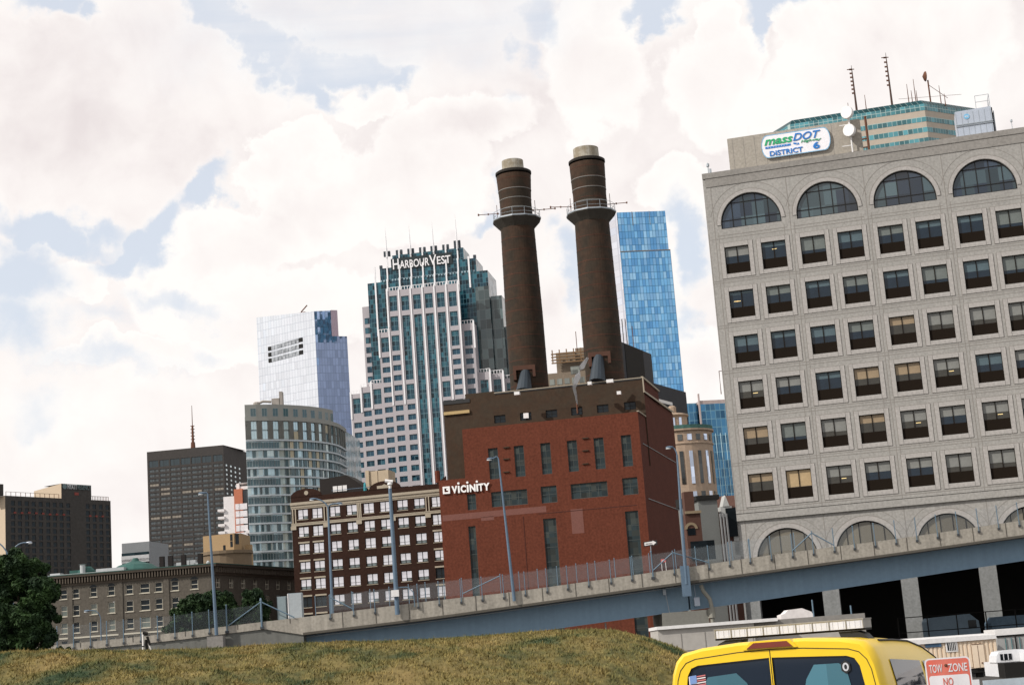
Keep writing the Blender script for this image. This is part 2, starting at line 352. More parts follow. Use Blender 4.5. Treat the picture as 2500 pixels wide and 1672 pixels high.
def put(root, wins, cap=100, panes=True, name='window'):
    """wins: (Win, x, y, z, rz)"""
    for (wk, x, y, z, r) in wins[:cap]:
        a, b = wk.data(); o = link(name, a, root, (x, y, z), r)
        if panes: link('pane', b, o)
        if wk.extra:
            if wk.extra[1] not in EXM: EXM[wk.extra[1]] = wk.extra[0].mesh(wk.extra[1], wk.extra[2])
            link(wk.extra[1], EXM[wk.extra[1]], o)
    rest = wins[cap:]
    if rest:
        mb = MB(); ms = []
        for (wk, x, y, z, r) in rest:
            mb.fr = (x, y, r)
            for q, qm in ((wk.fb, wk.fm), (wk.pb, wk.pm)):
                idx = []
                for m in qm:
                    if m not in ms: ms.append(m)
                    idx.append(ms.index(m))
                for f, mi in zip(q.f, q.m): mb.add([(q.v[i][0], q.v[i][1], q.v[i][2]+z) for i in f], [tuple(range(len(f)))], idx[mi])
        o = mb.build(name, ms, root); o['kind'] = 'stuff'
def simple_win(w, h, pane_m, frame_m, fw=.08, nx=2, nz=1, split=None, dpt=.06):
    f = MB(); f.box(0, w, 0, dpt, 0, fw); f.box(0, w, 0, dpt, h-fw, h); f.box(0, fw, 0, dpt, fw, h-fw); f.box(w-fw, w, 0, dpt, fw, h-fw)
    for i in range(1, nx): x = w*i/nx; f.box(x-fw/2, x+fw/2, .01, dpt, fw, h-fw)
    for z in (split or [h*j/nz for j in range(1, nz)]): f.box(fw, w-fw, .015, dpt, z-fw/2, z+fw/2)
    p = MB(); p.quad((fw/2, dpt*.8, fw/2), (w-fw/2, dpt*.8, fw/2), (w-fw/2, dpt*.8, h-fw/2), (fw/2, dpt*.8, h-fw/2))
    return Win(f, p, [frame_m], [pane_m])
# ================================================================ ground
def sstep(a, b, x): t = min(1, max(0, (x-a)/(b-a))); return t*t*(3-2*t)
def gz(y): return GROUND*sstep(36, 60, y)
g = MB(); ys = [-60, -20, 0, 20, 36]+[36+i*2 for i in range(1, 13)]+[80, 200, 500, 1200, 3500]; xs = [-2500, -300, -60, 0, 60, 300, 2500]
for j in range(len(ys)-1):
    for i in range(len(xs)-1):
        g.quad((xs[i], ys[j], gz(ys[j])), (xs[i+1], ys[j], gz(ys[j])), (xs[i+1], ys[j+1], gz(ys[j+1])), (xs[i], ys[j+1], gz(ys[j+1])))
tag(g.build('ground', mat('dusty tarmac', (.085, .08, .075), .95, .25, .15, 3, .2)), kind='structure')
r = MB(); r.quad((.5, -30, .006), (14, -30, .006), (22, 35, .006), (5.6, 35, .006)); tag(r.build('road', mat('asphalt', (.05, .05, .05), .9, .2, .5)), kind='structure')
k = MB(); k.prism([(.2, -30), (.5, -30), (5.6, 35), (5.3, 35)], .0, .14); tag(k.build('kerb', conc), kind='structure')
# grassy bank
CREST = [(-400, 1602), (0, 1600), (250, 1592), (500, 1587), (800, 1574), (1060, 1562), (1240, 1550), (1448, 1538), (1508, 1541), (1597, 1562), (1657, 1583), (1760, 1640), (1850, 1700)]
cx = [at(px, py, 30).x for px, py in CREST]; cz = [at(px, py, 30).z for px, py in CREST]
def crest(x): return float(np.interp(x, [-40]+cx+[cx[-1]+1.2], [cz[0]]+cz+[0]))
def bank(x, y):
    y0 = 9+7*sstep(-4, 2.5, x); h = crest(x*30/max(y, 12) if y < 30 else x)
    h = crest(x) if y >= 30 else h
    b = (.07*math.sin(x*1.3+y*.7)+.05*math.sin(x*2.9-y*1.7)+.03*math.sin(x*6.1+y*4.3))
    if y <= 30: t = min(1, max(0, (y-y0)/(30-y0))); s = 1-(1-t)**1.9; bb = b*min(1, (30-y)/6)*min(1, 3*t)
    else: s = 1-sstep(30, 46, y); bb = 0
    return h*s+bb+gz(y)*0-(.05 if s < .02 else 0)
nx_, ny_ = 220, 90; gv = []; xr = np.linspace(-26, 6.5, nx_); yr = np.concatenate([np.linspace(8, 33, 70), np.linspace(33.5, 47, 20)])
for y in yr:
    for x in xr: gv.append((x, y, bank(x, y)-(.0 if y < 36 else .3)))
gf = [(j*nx_+i, j*nx_+i+1, (j+1)*nx_+i+1, (j+1)*nx_+i) for j in range(ny_-1) for i in range(nx_-1)]
def grass_mat(name, k=1.0):
    m = bpy.data.materials.new(name); m.use_nodes = True; t = m.node_tree; b = t.nodes['Principled BSDF']; n = t.nodes.new; l = t.links.new
    b.inputs['Roughness'].default_value = .95; b.inputs['Specular IOR Level'].default_value = .1
    co = n('ShaderNodeTexCoord'); mp = n('ShaderNodeMapping'); mp.inputs['Scale'].default_value = (1, .55, 1); l(co.outputs['Object'], mp.inputs[0])
    def ns(sc, d):
        q = n('ShaderNodeTexNoise'); q.inputs['Scale'].default_value = sc; q.inputs['Detail'].default_value = d; q.inputs['Roughness'].default_value = .65; l(mp.outputs[0], q.inputs[0]); return q.outputs['Fac']
    r1 = n('ShaderNodeValToRGB'); l(ns(.75, 6), r1.inputs[0]); e = r1.color_ramp.elements
    e[0].position = .36; e[0].color = (.040*k, .062*k, .030*k, 1); e[1].position = .68; e[1].color = (.235*k, .172*k, .068*k, 1)
    q = e.new(.44); q.color = (.105*k, .105*k, .042*k, 1); q = e.new(.52); q.color = (.18*k, .148*k, .055*k, 1)
    mm = n('ShaderNodeMixRGB'); mm.blend_type = 'OVERLAY'; mm.inputs[0].default_value = .35; l(r1.outputs[0], mm.inputs[1]); r2 = n('ShaderNodeValToRGB'); l(ns(7, 4), r2.inputs[0]); r2.color_ramp.elements[0].position = .3; r2.color_ramp.elements[1].position = .7
    l(r2.outputs[0], mm.inputs[2]); l(mm.outputs[0], b.inputs['Base Color']); return m
me = bpy.data.meshes.new('grassy_bank'); me.from_pydata(gv, [], gf); me.materials.append(grass_mat('dry turf', .8)); me.polygons.foreach_set('use_smooth', [True]*len(gf))
tag(link('grassy_bank', me), kind='structure')
rng = np.random.default_rng(3); nb = 260000
bx = rng.uniform(-15, 5.6, nb); by = 31.5-rng.random(nb)**1.0*19
bxs = bx; keep = np.abs(bx) < .42*by+1; bx, by = bx[keep], by[keep]; nb = len(bx)
bz = np.array([bank(a, b) for a, b in zip(bx, by)])
ok = bz > .05; bx, by, bz = bx[ok], by[ok], bz[ok]; nb = len(bx)
an = rng.uniform(0, math.pi, nb); hh = rng.uniform(.015, .05, nb)*(1+.9*(rng.random(nb) < .05)); wd = rng.uniform(.006, .016, nb); lx = rng.normal(0, .025, nb); ly = rng.normal(0, .025, nb)
V = np.zeros((nb, 3, 3)); V[:, 0] = np.stack([bx-wd*np.cos(an), by-wd*np.sin(an), bz-.01], 1); V[:, 1] = np.stack([bx+wd*np.cos(an), by+wd*np.sin(an), bz-.01], 1); V[:, 2] = np.stack([bx+lx, by+ly, bz+hh], 1)
def np_mesh(name, V, k, m):
    n = len(V); me = bpy.data.meshes.new(name); me.vertices.add(n*k); me.vertices.foreach_set('co', V.reshape(-1)); me.loops.add(n*k); me.loops.foreach_set('vertex_index', np.arange(n*k, dtype=np.int32))
    me.polygons.add(n); me.polygons.foreach_set('loop_start', np.arange(0, n*k, k, dtype=np.int32)); me.polygons.foreach_set('loop_total', np.full(n, k, np.int32)); me.materials.append(m); me.update(calc_edges=True); return me
tag(link('grass', np_mesh('grass', V, 3, grass_mat('dry grass blades', 1.15))), 'dry yellow and green grass blades over the bank', 'grass', kind='stuff')

# ================================================================ transport office building (right)
F = Fac(1790, 870, 140, -14); X0, X1 = -1.17, 41.0
T = root_of(F, 'office_building', 'large pale concrete office block with arched top windows and square windows at right', 'building')
rows = [37.22, 33.04, 28.83, 24.60, 20.36, 16.14]; WW, WH = 2.22, 2.52
cols = []
for b_ in range(6): cols += [.2+6.95*b_, 3.58+6.93*b_]
holes = [(c, c+WW, r_-WH, r_) for r_ in rows for c in cols if c+WW < X1]
wall = MB()
wall.wall(X0, X1, 12.72, 38.6, holes, .28, 0)
def arch_zone(mb, cxs, x0, x1, zb, zs, r, ztop, y=0.0, depth=.3, seg=20, mi=0):
    """wall strip zb..ztop holding round-headed openings (foot zb, spring zs, radius r)"""
    x = x0
    for c in cxs:
        mb.quad((x, y, zb), (c-r, y, zb), (c-r, y, ztop), (x, y, ztop), mi)
        P = [(c-r*math.cos(math.pi*i/seg), zs+r*math.sin(math.pi*i/seg)) for i in range(seg+1)]
        for a, b in zip(P, P[1:]):
            mb.quad((a[0], y, a[1]), (b[0], y, b[1]), (b[0], y, ztop), (a[0], y, ztop), mi)
            mb.quad((a[0], y, a[1]), (a[0], y+depth, a[1]), (b[0], y+depth, b[1]), (b[0], y, b[1]), mi)
        mb.quad((c-r, y, zb), (c-r, y+depth, zb), (c-r, y+depth, zs), (c-r, y, zs), mi); mb.quad((c+r, y, zb), (c+r, y, zs), (c+r, y+depth, zs), (c+r, y+depth, zb), mi)
        mb.quad((c-r, y, zb), (c+r, y, zb), (c+r, y+depth, zb), (c-r, y+depth, zb), mi); x = c+r
    mb.quad((x, y, zb), (x1, y, zb), (x1, y, ztop), (x, y, ztop), mi)
acx = [2.91+6.95*i for i in range(6) if 2.91+6.95*i+3 < X1]
wall.quad((X0, 0, 38.6), (X1, 0, 38.6), (X1, 0, 39.0), (X0, 0, 39.0))
arch_zone(wall, acx, X0, X1, 39.0, 39.38, 2.77, 43.3)
lcx = [2.96+6.95*i for i in range(6) if 2.96+6.95*i+3 < X1]
arch_zone(wall, lcx, X0, X1, 7.6, 8.42, 2.68, 12.06, y=.25)
wall.quad((X0, .25, 12.06), (X1, .25, 12.06), (X1, 0, 12.06), (X0, 0, 12.06)); wall.quad((X0, 0, 12.06), (X1, 0, 12.06), (X1, 0, 12.66), (X0, 0, 12.66))
wall.quad((X0, .08, 12.66), (X1, .08, 12.66), (X1, .08, 12.72), (X0, .08, 12.72), 1)
wall.quad((X0, 0, 0), (X0, 0, 44.2), (X0, 26, 44.2), (X0, 26, 0)); wall.quad((X1, 0, 0), (X1, 26, 0), (X1, 26, 44.2), (X1, 0, 44.2)); wall.quad((X0, 26, GROUND), (X1, 26, GROUND), (X1, 26, 44.2), (X0, 26, 44.2))
wall.quad((X0, 0, 43.3), (X1, 0, 43.3), (X1, .0, 44.0), (X0, 0, 44.0))
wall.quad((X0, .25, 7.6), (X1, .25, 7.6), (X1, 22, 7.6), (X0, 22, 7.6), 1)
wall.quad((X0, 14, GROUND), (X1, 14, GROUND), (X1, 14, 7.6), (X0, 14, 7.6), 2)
wall.quad((X0, .25, GROUND), (X0, 26, GROUND), (X0, 26, 0), (X0, 0, 0))
wall.build('wall', [conc, joint, dark], T)
for i in range(7):
    pu = F.u((1837+197*(i-1), 1500)) if i < 1 else F.u((1837+196.5*(i-1), 1500)); c = MB(); c.box(pu-.72, pu+.72, .35, 1.6, GROUND, 7.6); c.build('column', mat('cool grey column', (.235, .24, .235), .9, .1, .5, 5, .3, streak=.12), T)
cn = MB(); cn.box(X0-.0, X1, -.12, 26.2, 44.0, 44.52); cn.box(X0+.25, X1, -.06, -.002, 43.15, 43.998); cn.box(X0+.1, X1, 0.002, 26, 43.9, 44.0); cn.build('cornice', conc_dk, T)
# precast panel joints and raised surrounds
jt = MB(); tr = MB()
sur = MB(); a, b, z0, z1 = -.40, WW+.40, -.42, WH+.42
for q in ((a, 0, z0, z1), (WW, b, z0, z1), (0, WW, WH, z1), (0, WW, z0, 0)): sur.box(q[0]+.015, q[1]-.015, -.21, -.164, q[2]+.012, q[3]-.012)
for q in ((a-.04, a, z0, z1), (b, b+.04, z0, z1), (a, b, z1, z1+.04), (a, b, z0-.04, z0)): sur.box(q[0], q[1], -.172, -.164, q[2], q[3], 1)
for r_ in rows:
    jt.box(X0, X1, -.010, -.002, r_+.85, r_+.90); jt.box(X0, X1, -.010, -.002, r_-WH-.62, r_-WH-.57)
for i in range(-1, 6):
    x = 6.45+6.95*i
    if X0 < x < X1-.5: jt.box(x-.03, x+.03, -.009, -.001, 12.74, 43.1); jt.box(x-.03, x+.03, .238, .246, 7.7, 12.0); jt.box(x-.62, x-.57, -.009, -.001, 13, 38.7); jt.box(x+.3, x+.35, -.009, -.001, 13, 38.7)
def ring(mb, c, zs, r0, r1, y0, y1, seg=26, a0=0, a1=math.pi):
    for i in range(seg):
        t0 = a0+(a1-a0)*i/seg; t1 = a0+(a1-a0)*(i+1)/seg; P = lambda rr, t, y: (c-rr*math.cos(t), y, zs+rr*math.sin(t))
        v = [P(r0, t0, y0), P(r0, t1, y0), P(r1, t1, y0), P(r1, t0, y0), P(r0, t0, y1), P(r0, t1, y1), P(r1, t1, y1), P(r1, t0, y1)]
        mb.add(v, [(0, 1, 2, 3), (3, 2, 6, 7), (0, 4, 5, 1)])
for c in acx:
    ring(tr, c, 39.38, 2.79, 3.12, -.06, -.004); ring(jt, c, 39.38, 3.14, 3.19, -.012, -.004); ring(jt, c, 39.38, 3.75, 3.79, -.012, -.004, a0=.25, a1=math.pi-.25)
    jt.box(c-3.19, c+3.19, -.012, -.004, 38.35, 38.40)
for c in lcx:
    ring(tr, c, 8.42, 2.70, 3.1, .19, .246); ring(jt, c, 8.42, 3.12, 3.17, .238, .246); ring(jt, c, 8.42, 3.7, 3.74, .238, .246, a0=.2, a1=math.pi-.2)
jt.parts('panel_joint', joint, T); tr.parts('arch_surround', conc_lt, T)
blind = {k_: mat('blind '+k_, c, .35, .12, 1.5, 6, .1, spec=.3) for k_, c in dict(grey=(.13, .145, .135), warm=(.27, .20, .125), teal=(.075, .11, .125), cream=(.40, .29, .16), pale=(.19, .19, .175)).items()}
innr = mat('dim office interior', (.012, .022, .034), .15, .3, 1.2, spec=.35); innr2 = mat('dim warm interior', (.045, .042, .034), .2, .3, 1.2, spec=.35); lampm = emis('ceiling lamp', (.9, .68, .30), .55)
def mk_mwin(bm, frac, warm=False, lamp=0):
    f = MB(); f.box(0, WW, 0, .1, 0, .98, 0); f.box(0, .05, 0, .1, .98, WH); f.box(WW-.05, WW, 0, .1, .98, WH); f.box(.05, WW-.05, 0, .1, WH-.05, WH); f.box(WW/2-.035, WW/2+.035, 0, .1, .98, WH-.05)
    p = MB(); zt, zb = WH-.05, .98; zs = zt-(zt-zb)*frac
    for a, b in ((.05, WW/2-.035), (WW/2+.035, WW-.05)):
        p.quad((a, .07, zs), (b, .07, zs), (b, .07, zt), (a, .07, zt), 0)
        if frac < 1: p.quad((a, .075, zb), (b, .075, zb), (b, .075, zs), (a, .075, zs), 1)
        zs = max(zb, min(zt, zs+random.choice((0, 0, 0, .05, -.08)))) if frac < 1 else zs
    for q in range(lamp): x = random.uniform(.3, 1.4); z = random.uniform(zb+.15, zb+.9); p.box(x, x+.42, .055, .06, z, z+.045, 2)
    return Win(f, p, [spandrel], [blind[bm], innr2 if warm else innr, lampm], (sur, 'surround', [conc_lt, joint]))
kinds_cool = [mk_mwin('grey', .55), mk_mwin('grey', .5), mk_mwin('teal', .6), mk_mwin('teal', .25, lamp=1), mk_mwin('teal', .35), mk_mwin('grey', .8), mk_mwin('teal', .2, lamp=2), mk_mwin('pale', .55)]
kinds_warm = [mk_mwin('warm', .62, True), mk_mwin('pale', .7, True), mk_mwin('warm', .45, True), mk_mwin('pale', .6, True, 1), mk_mwin('pale', .95, True), mk_mwin('cream', .97, True)]
PAT = ['caccccacccdc', 'accccccccacc', 'ccccwwwwcwwc', 'wacwwwccwwcw', 'wcpwppppwwpp', 'wCpppppppppp']
wl = []
for ri, r_ in enumerate(rows):
    for ci, c in enumerate(cols):
        if c+WW > X1: continue
        q = PAT[ri][ci]; kd = kinds_warm[5] if q == 'C' else random.choice(kinds_warm[:4]) if q == 'w' else random.choice((kinds_warm[1], kinds_warm[3], kinds_cool[7])) if q == 'p' else random.choice(kinds_cool[:3]+kinds_cool[5:6]*1+kinds_cool[7:]+kinds_cool)
        wl.append((kd, c, .16, r_-WH, 0))
put(T, wl)
ag = glass('arched window glass', (.045, .07, .078), var=.6, pane=(1.1, 1.25), rough=.08, spec=.7, c2=(.02, .03, .045)); ag2 = glass('lower arched glass', (.13, .115, .085), var=.3, pane=(1.4, 3.0), rough=.2, spec=.6)
def arch_win(c, zb, zs, r, nv, nz, y, gm, hb):
    fr = MB(); ring(fr, c, zs, r-.09, r, y-.05, y+.04); fr.box(c-r, c+r, y-.05, y+.04, zb, zb+.09); fr.box(c-r, c-r+.09, y-.05, y+.04, zb+.09, zs); fr.box(c+r-.09, c+r, y-.05, y+.04, zb+.09, zs)
    for i in range(1, nv): x = c-r+2*r*i/nv; zt = zs+math.sqrt(max(0, r*r-(x-c)**2)); fr.box(x-.035, x+.035, y-.03, y+.03, zb+.09, zt-.03)
    for z in hb:
        hw = r if z < zs else math.sqrt(r*r-(z-zs)**2); fr.box(c-hw+.03, c+hw-.03, y-.025, y+.03, z-.035, z+.035)
    o = fr.build('arched_window', frame_dk, T)
    g_ = MB(); seg = 20; P = [(c-r, y+.02, zb)]+[(c-r*math.cos(math.pi*i/seg), y+.02, zs+r*math.sin(math.pi*i/seg)) for i in range(seg+1)]+[(c+r, y+.02, zb)]
    g_.add(P, [tuple(range(len(P)))]); g_.build('pane', gm, o)
for c in acx: arch_win(c, 39.0, 39.38, 2.77, 5, 3, .2, ag, (39.78, 41.4))
for c in lcx: arch_win(c, 7.6, 8.42, 2.68, 5, 2, .5, ag2, (8.7,))
for (a, b) in ((-1.0, .9),): pass
pb = MB(); pb.box(1.43, 12.0, .7, 9, 44.52, 47.8); pb.box(12.0, 13.7, .55, 9, 44.52, 47.78)
for x in [1.9+1.02*i for i in range(10)]: pb.box(x-.02, x+.02, .693, .699, 44.53, 47.7, 1)
pb.build('penthouse', [mat('penthouse concrete', (.325, .295, .25), .9, .08, .4, 4.5, .28), joint], T)
# sign on the penthouse
sg = root_of(F, 'rooftop_sign', 'white sign with green and blue lettering on the roof of the pale office block', 'sign')
sg.location = F.A+F.d*0+Vector((0, 0, 0)); sg.location.z = 0
zc = 46.37; P = []
for i in range(9): t = -math.pi/2+math.pi*i/8; P.append((10.35+.55*math.cos(t), zc+1.1*math.sin(t)))
for i in range(9): t = math.pi/2+math.pi*i/8; P.append((5.1+.55*math.cos(t), zc+1.1*math.sin(t)))
b = MB(); b.vprism(P, .45, .6); b.build('panel', mat('sign white', (.78, .76, .78), .4, .03), sg)
bl = mat('sign blue', (.015, .17, .50), .4, .03); gr = mat('sign green', (.015, .36, .14), .4, .03); bl2 = mat('sign outline blue', (.18, .42, .62), .4, .03)
b = MB(); Pq = [(p[0], p[1]) for p in P]
for i in range(len(P)):
    a, c = P[i], P[(i+1) % len(P)]; ca_, cb_ = (7.72, zc), (7.72, zc); ins = lambda p: (p[0]+(7.72-p[0])*.018, p[1]+(zc-p[1])*.06)
    a2, c_2 = ins(a), ins(c); b.quad((a[0], .44, a[1]), (c[0], .44, c[1]), (c_2[0], .44, c_2[1]), (a2[0], .44, a2[1]))
b.build('border', bl2, sg)
lettering('mass', 1, gr, sg, 4.85, .42, 46.50, shear=.3, bold=.02, width=2.65, height=.55)
lettering('DOT', 1, bl, sg, 7.5, .42, 46.55, shear=.35, bold=.015, width=2.55, height=.72)
lettering('Highway', 1, gr, sg, 8.2, .42, 46.22, shear=.3, width=1.85, height=.30)
lettering('DISTRICT', 1, bl, sg, 5.25, .42, 45.42, bold=.02, width=3.05, height=.48)
lettering('6', 1, bl, sg, 9.25, .42, 45.5, bold=.03, width=.62, height=.66)
b = MB(); b.box(4.9, 7.25, .42, .449, 46.17, 46.36); b.add([(7.5, .43, 46.42), (7.95, .43, 46.30), (7.65, .43, 46.2), (7.5, .43, 46.28)], [(0, 1, 2, 3)]); b.add([(7.68, .43, 46.14), (8.05, .43, 46.14), (7.98, .43, 46.36), (7.86, .43, 46.2)], [(0, 1, 2, 3)]); b.build('stripe', bl, sg)
b = MB(); [b.box(5.1+.25*i, 5.1+.25*i+.1, .412, .418, 46.245, 46.28) for i in range(8)]; b.parts('dash', white_p, sg)
# dishes on one pole
P_ = F.A+F.d*12.75
dm = thing('dish_mast', 'white rooftop mast carrying two round microwave dishes beside the roof sign', 'antenna mast', (P_.x, P_.y, 0), F.az)
b = MB(); b.lathe([(.07, 44.52), (.07, 48.9)], 10, 0, .1); b.box(-.9, -.05, .05, .12, 47.2, 47.26); b.box(-.9, -.05, .05, .12, 45.2, 45.26); b.build('pole', white_p, dm)
for dx, z in ((-.03, 48.3), (-.02, 46.57)):
    b = MB(); prof = [(.02, -.35), (.57, -.35), (.6, -.3), (.6, 0.0), (.55, .12), (.2, .3), (.05, .34)]
    v = MB(); v.lathe(prof, 28)
    b.add([(x*math.cos(.35)-(-0)*1+dx, zz*1.0, y) for x, y, zz in v.v], v.f); o = b.build('dish', white_p, dm, (0, -.05, z), -.35)
b = MB(); b.lathe([(.11, 0), (.11, 3.1), (.13, 3.1), (.13, 3.2), (.02, 3.25)], 12); b.tube([(0, 0, 1.1), (-.55, 0, 1.1)], .07); b.tube([(0, 0, .3), (-.5, 0, .3)], .06)
P_ = F.A+F.d*14.22; tag(b.build('vent_pipe', rust, None, (P_.x, P_.y, 44.52), F.az), 'tall rusty vent pipe on the roof right of the two white dishes', 'pipe')
P_ = F.A+F.d*22.1
ct = thing('cooling_tower', 'pale metal cooling tower with railing on the roof at right', 'cooling tower', (P_.x, P_.y, 44.52), F.az)
galv = mat('pale galvanised panels', (.42, .46, .52), .45, .1, 1.0, 5, .08, metal=.3)
b = MB(); b.box(0, 3.15, .3, 3, 0, 2.35); b.prism([(0, .3), (3.15, .3), (3.15, 3), (0, 3)], 2.35, [2.45, 2.52, 2.52, 2.45]); b.build('casing', galv, ct)
b = MB(); b.box(-.05, 3.2, .24, .3, 1.12, 1.2); b.box(-.05, 3.2, .22, .3, .98, 1.03)
for i in range(7): b.box(.5*i+.03, .5*i+.06, .28, .3, 0, 2.3)
b.build('rib', steel, ct)
b = MB(); [b.tube([(x, .4, 2.5), (x, .4, 3.7)], .025, 5) for x in (1.9, 3.1)]; [b.tube([(1.9, .4, z), (3.1, .4, z), (3.1, 2.6, z)], .025, 5) for z in (3.1, 3.7)]; b.tube([(3.1, 2.6, 2.5), (3.1, 2.6, 3.7)], .025, 5); [b.tube([(3.35+.0, .5+.5*i, 0), (3.35, .5+.5*i, 2.1)], .03, 5) for i in range(4)]; b.tube([(3.35, .5, 2.1), (3.35, 2, 2.1)], .03, 5); b.build('railing', steel, ct)
b = MB(); v = MB(); v.lathe([(.25, 0), (.25, .03)], 20); b.add([(x, -z, y) for x, y, z in v.v], v.f); e = b.build('emblem', bl2, ct, (.98, .285, 1.87)); lettering('BAC', .16, white_p, ct, .83, .245, 1.81, bold=.006, width=.3, name='emblem_letters', ext=.003)
b = MB(); b.box(3.16, 3.25, .3, 3, .1, 2.4); b.build('louvre', dark, ct)
P_ = F.A+F.d*(-.5); b = MB(); b.lathe([(.05, 0), (.05, .7), (.14, .75), (.14, 1.0), (.03, 1.1)], 8); b.box(.1, .3, -.05, .05, 0, .5)
tag(b.build('roof_camera', steel, None, (P_.x, P_.y+.3, 44.52), F.az), 'small camera post on the left roof corner of the pale office block', 'camera')
P_ = F.A+F.d*26.9; b = MB(); b.lathe([(.03, 0), (.03, .7), (.1, .75), (.1, .95), (.02, 1.0)], 8); tag(b.build('roof_vent', steel, None, (P_.x, P_.y+.3, 44.52), F.az), 'tiny vent post on the roof at the far right', 'vent')

# ================================================================ octagonal tower behind it
F = Fac(*k4(1625, 363), 420, -14.6)
T = root_of(F, 'octagonal_tower', 'banded octagonal tower with teal glass and pale stone stripes behind the right office block', 'building')
FR = F.side(0, 30.4); lf = F.local(FR); FL = F.side(-37.7, -60)
stone = mat('warm stone cladding', (.42, .36, .29), .85, .05, .1, .8, .1); teal = glass('teal window band', (.035, .15, .17), var=.35, pane=(1.35, 1.5), rough=.1, spec=.7, line=(.35, .45, .42), lw=.12, c2=(.06, .22, .25))
teal2 = glass('teal roof glazing', (.014, .052, .060), var=.3, pane=(1.5, 6.0), rough=.3, spec=.12, line=(.20, .25, .23), lw=.12)
pts = [(-37.7, 0), (0, 0), (26*math.cos(rad(45)), 26*math.sin(rad(45))), (26*math.cos(rad(45)), 50), (-37.7, 60), (-50, 30), (-44, 8)]
def poly_scale(p, d):      # grow outward from the centroid
    gx = sum(q[0] for q in p)/len(p); gy = sum(q[1] for q in p)/len(p); return [(q[0]+(q[0]-gx)*d, q[1]+(q[1]-gy)*d) for q in p]
bz_ = [(145.1, 143.0), (141.15, 139.7), (138.05, 136.6), (135.0, 133.5), (132, 130.5), (129, 127.5)]
b = MB(); b.prism(pts, 0, 143.2); b.build('wall', stone, T)
for i, (a, c) in enumerate(bz_): b = MB(); b.prism(poly_scale(pts, .002), c, a if i else 144.9, top=i == 0); b.parts('window_band', teal, T)
b = MB(); p1 = poly_scale(pts, -.0); p2 = poly_scale(pts, -.035); n = len(pts)
b.add([(p[0], p[1], 144.9) for p in p1]+[(p[0], p[1], 146.3) for p in p2], [(i, (i+1) % n, n+(i+1) % n, n+i) for i in range(n)]+[tuple(range(n, 2*n))]); b.build('roof', teal2, T)
def mast(px0, px1, Y, label, th=.35, cat='antenna', group=None, arms=True):
    A = at(*px0, Y); z1 = at(*px1, Y); h = (z1-A).length; m_ = tag(link('antenna_mast', None, None, A), label, cat, group)
    b = MB(); b.lathe([(th, -1.5), (th*.5, h*.8), (th*.15, h)], 6); b.build('mast', mat('dark mast steel', (.07, .04, .03), .8), m_)
    if arms:
        b = MB()
        for i in range(7): z = h*(.35+.09*i); b.box(-th*2.2, th*.3, -.1, .1, z, z+th*1.3)
        b.box(-th*4, th*2, -.1, .1, h*.9, h*.9+th*.6); b.build('antenna', rust, m_)
mast(k4(1147, 432), k4(1107, 118), 432, 'tall rusty antenna mast rising from the octagonal tower, nearer the white dishes')
mast(k4(1400, 392), k4(1352, 28), 432, 'tallest thin rusty antenna mast on the octagonal tower roof')
for i, (x, y0, y1) in enumerate([(1520, 372, 240), (1545, 365, 290), (1570, 362, 200), (1580, 360, 290), (1780, 372, 315), (1750, 372, 250), (1215, 420, 320), (1090, 440, 380)]):
    A = at(*k4(x, y0), 425); h = (y0-y1)/2.931*425/3800; b = MB(); b.lathe([(.16, -1.5), (.07, h)], 5); tag(b.build('whip_antenna', rust, None, A), 'thin whip antenna on the roof of the octagonal tower', 'antenna', 'whip antennas on the octagonal tower')
A = at(*k4(1675, 366), 425); b = MB(); b.tube([(0, 0, -1), (0, 0, 6)], .22, 6); b.tube([(0, 0, 4.6), (5.0, 0, .2)], .08, 5); v = MB(); v.lathe([(.1, -.6), (1.3, 0), (1.5, .3)], 14, cap=False); b.add([(zz*1.0-.8, y, x+7.2) for x, y, zz in v.v], v.f); b.tube([(-9, 0, 1.0), (9, 0, 1.0)], .05, 5)
tag(b.build('roof_dish', rust, None, A), 'dark dish antenna with slanting brace on the octagonal tower', 'dish')
# ================================================================ steam plant with two stacks
F = Fac(*vi(205, 450), 260, -10.3); UC = 29.82
T = root_of(F, 'steam_plant', 'red painted brick power plant with two tall dark brick smokestacks in the middle', 'power plant')
FS = F.side(UC, 76); ls = F.local(FS)
dstep = FS.u(vi(1555, 380)); wd_ = dstep*math.sin(rad(86.3)); zs_end = FS.z(vi(1755, 330)); us_end = FS.u(vi(1755, 330))
red = MB(); ZT = 39.35
def pr(x0, y0, x1, y1, w=0): a = F.uz(vi(x0, y0), w); c = F.uz(vi(x1, y1), w); return (a[0], c[0], c[1], a[1])
tall = [pr(x, y, x+83, y+222) for x, y in ((395, 590), (585, 571), (780, 551), (975, 530), (1171, 509), (1372, 488))]
tz1 = sum(h[3] for h in tall)/6; tz0 = sum(h[2] for h in tall)/6
rects = [pr(x, y, a, c)+(n,) for x, y, a, c, n in ((240, 925, 312, 1035, 2), (418, 908, 690, 995, 4), (783, 868, 908, 980, 2), (1003, 850, 1280, 936, 4), (1382, 806, 1505, 920, 2))]
low = [pr(x, y, a, c) for x, y, a, c in ((250, 1160, 333, 1590), (800, 1105, 938, 1640), (1403, 1050, 1548, 1590))]
hs = [(h[0], h[0]+1.65, tz0, tz1) for h in tall]+[r_[:4] for r_ in rects]+[(h[0], h[1], 2.0, h[3]) for h in low]
Wm = (1.65, 2.35)
red.wall(3.2, UC, GROUND, ZT, [h for h in hs if h[0] > 3.2], .3); red.quad((0, 0, 31.1), (3.2, 0, 31.1), (3.2, 0, ZT), (0, 0, ZT))
red.wall(-4.62, 3.2, GROUND, 31.1, [h for h in hs if h[1] < 3.2], .3)
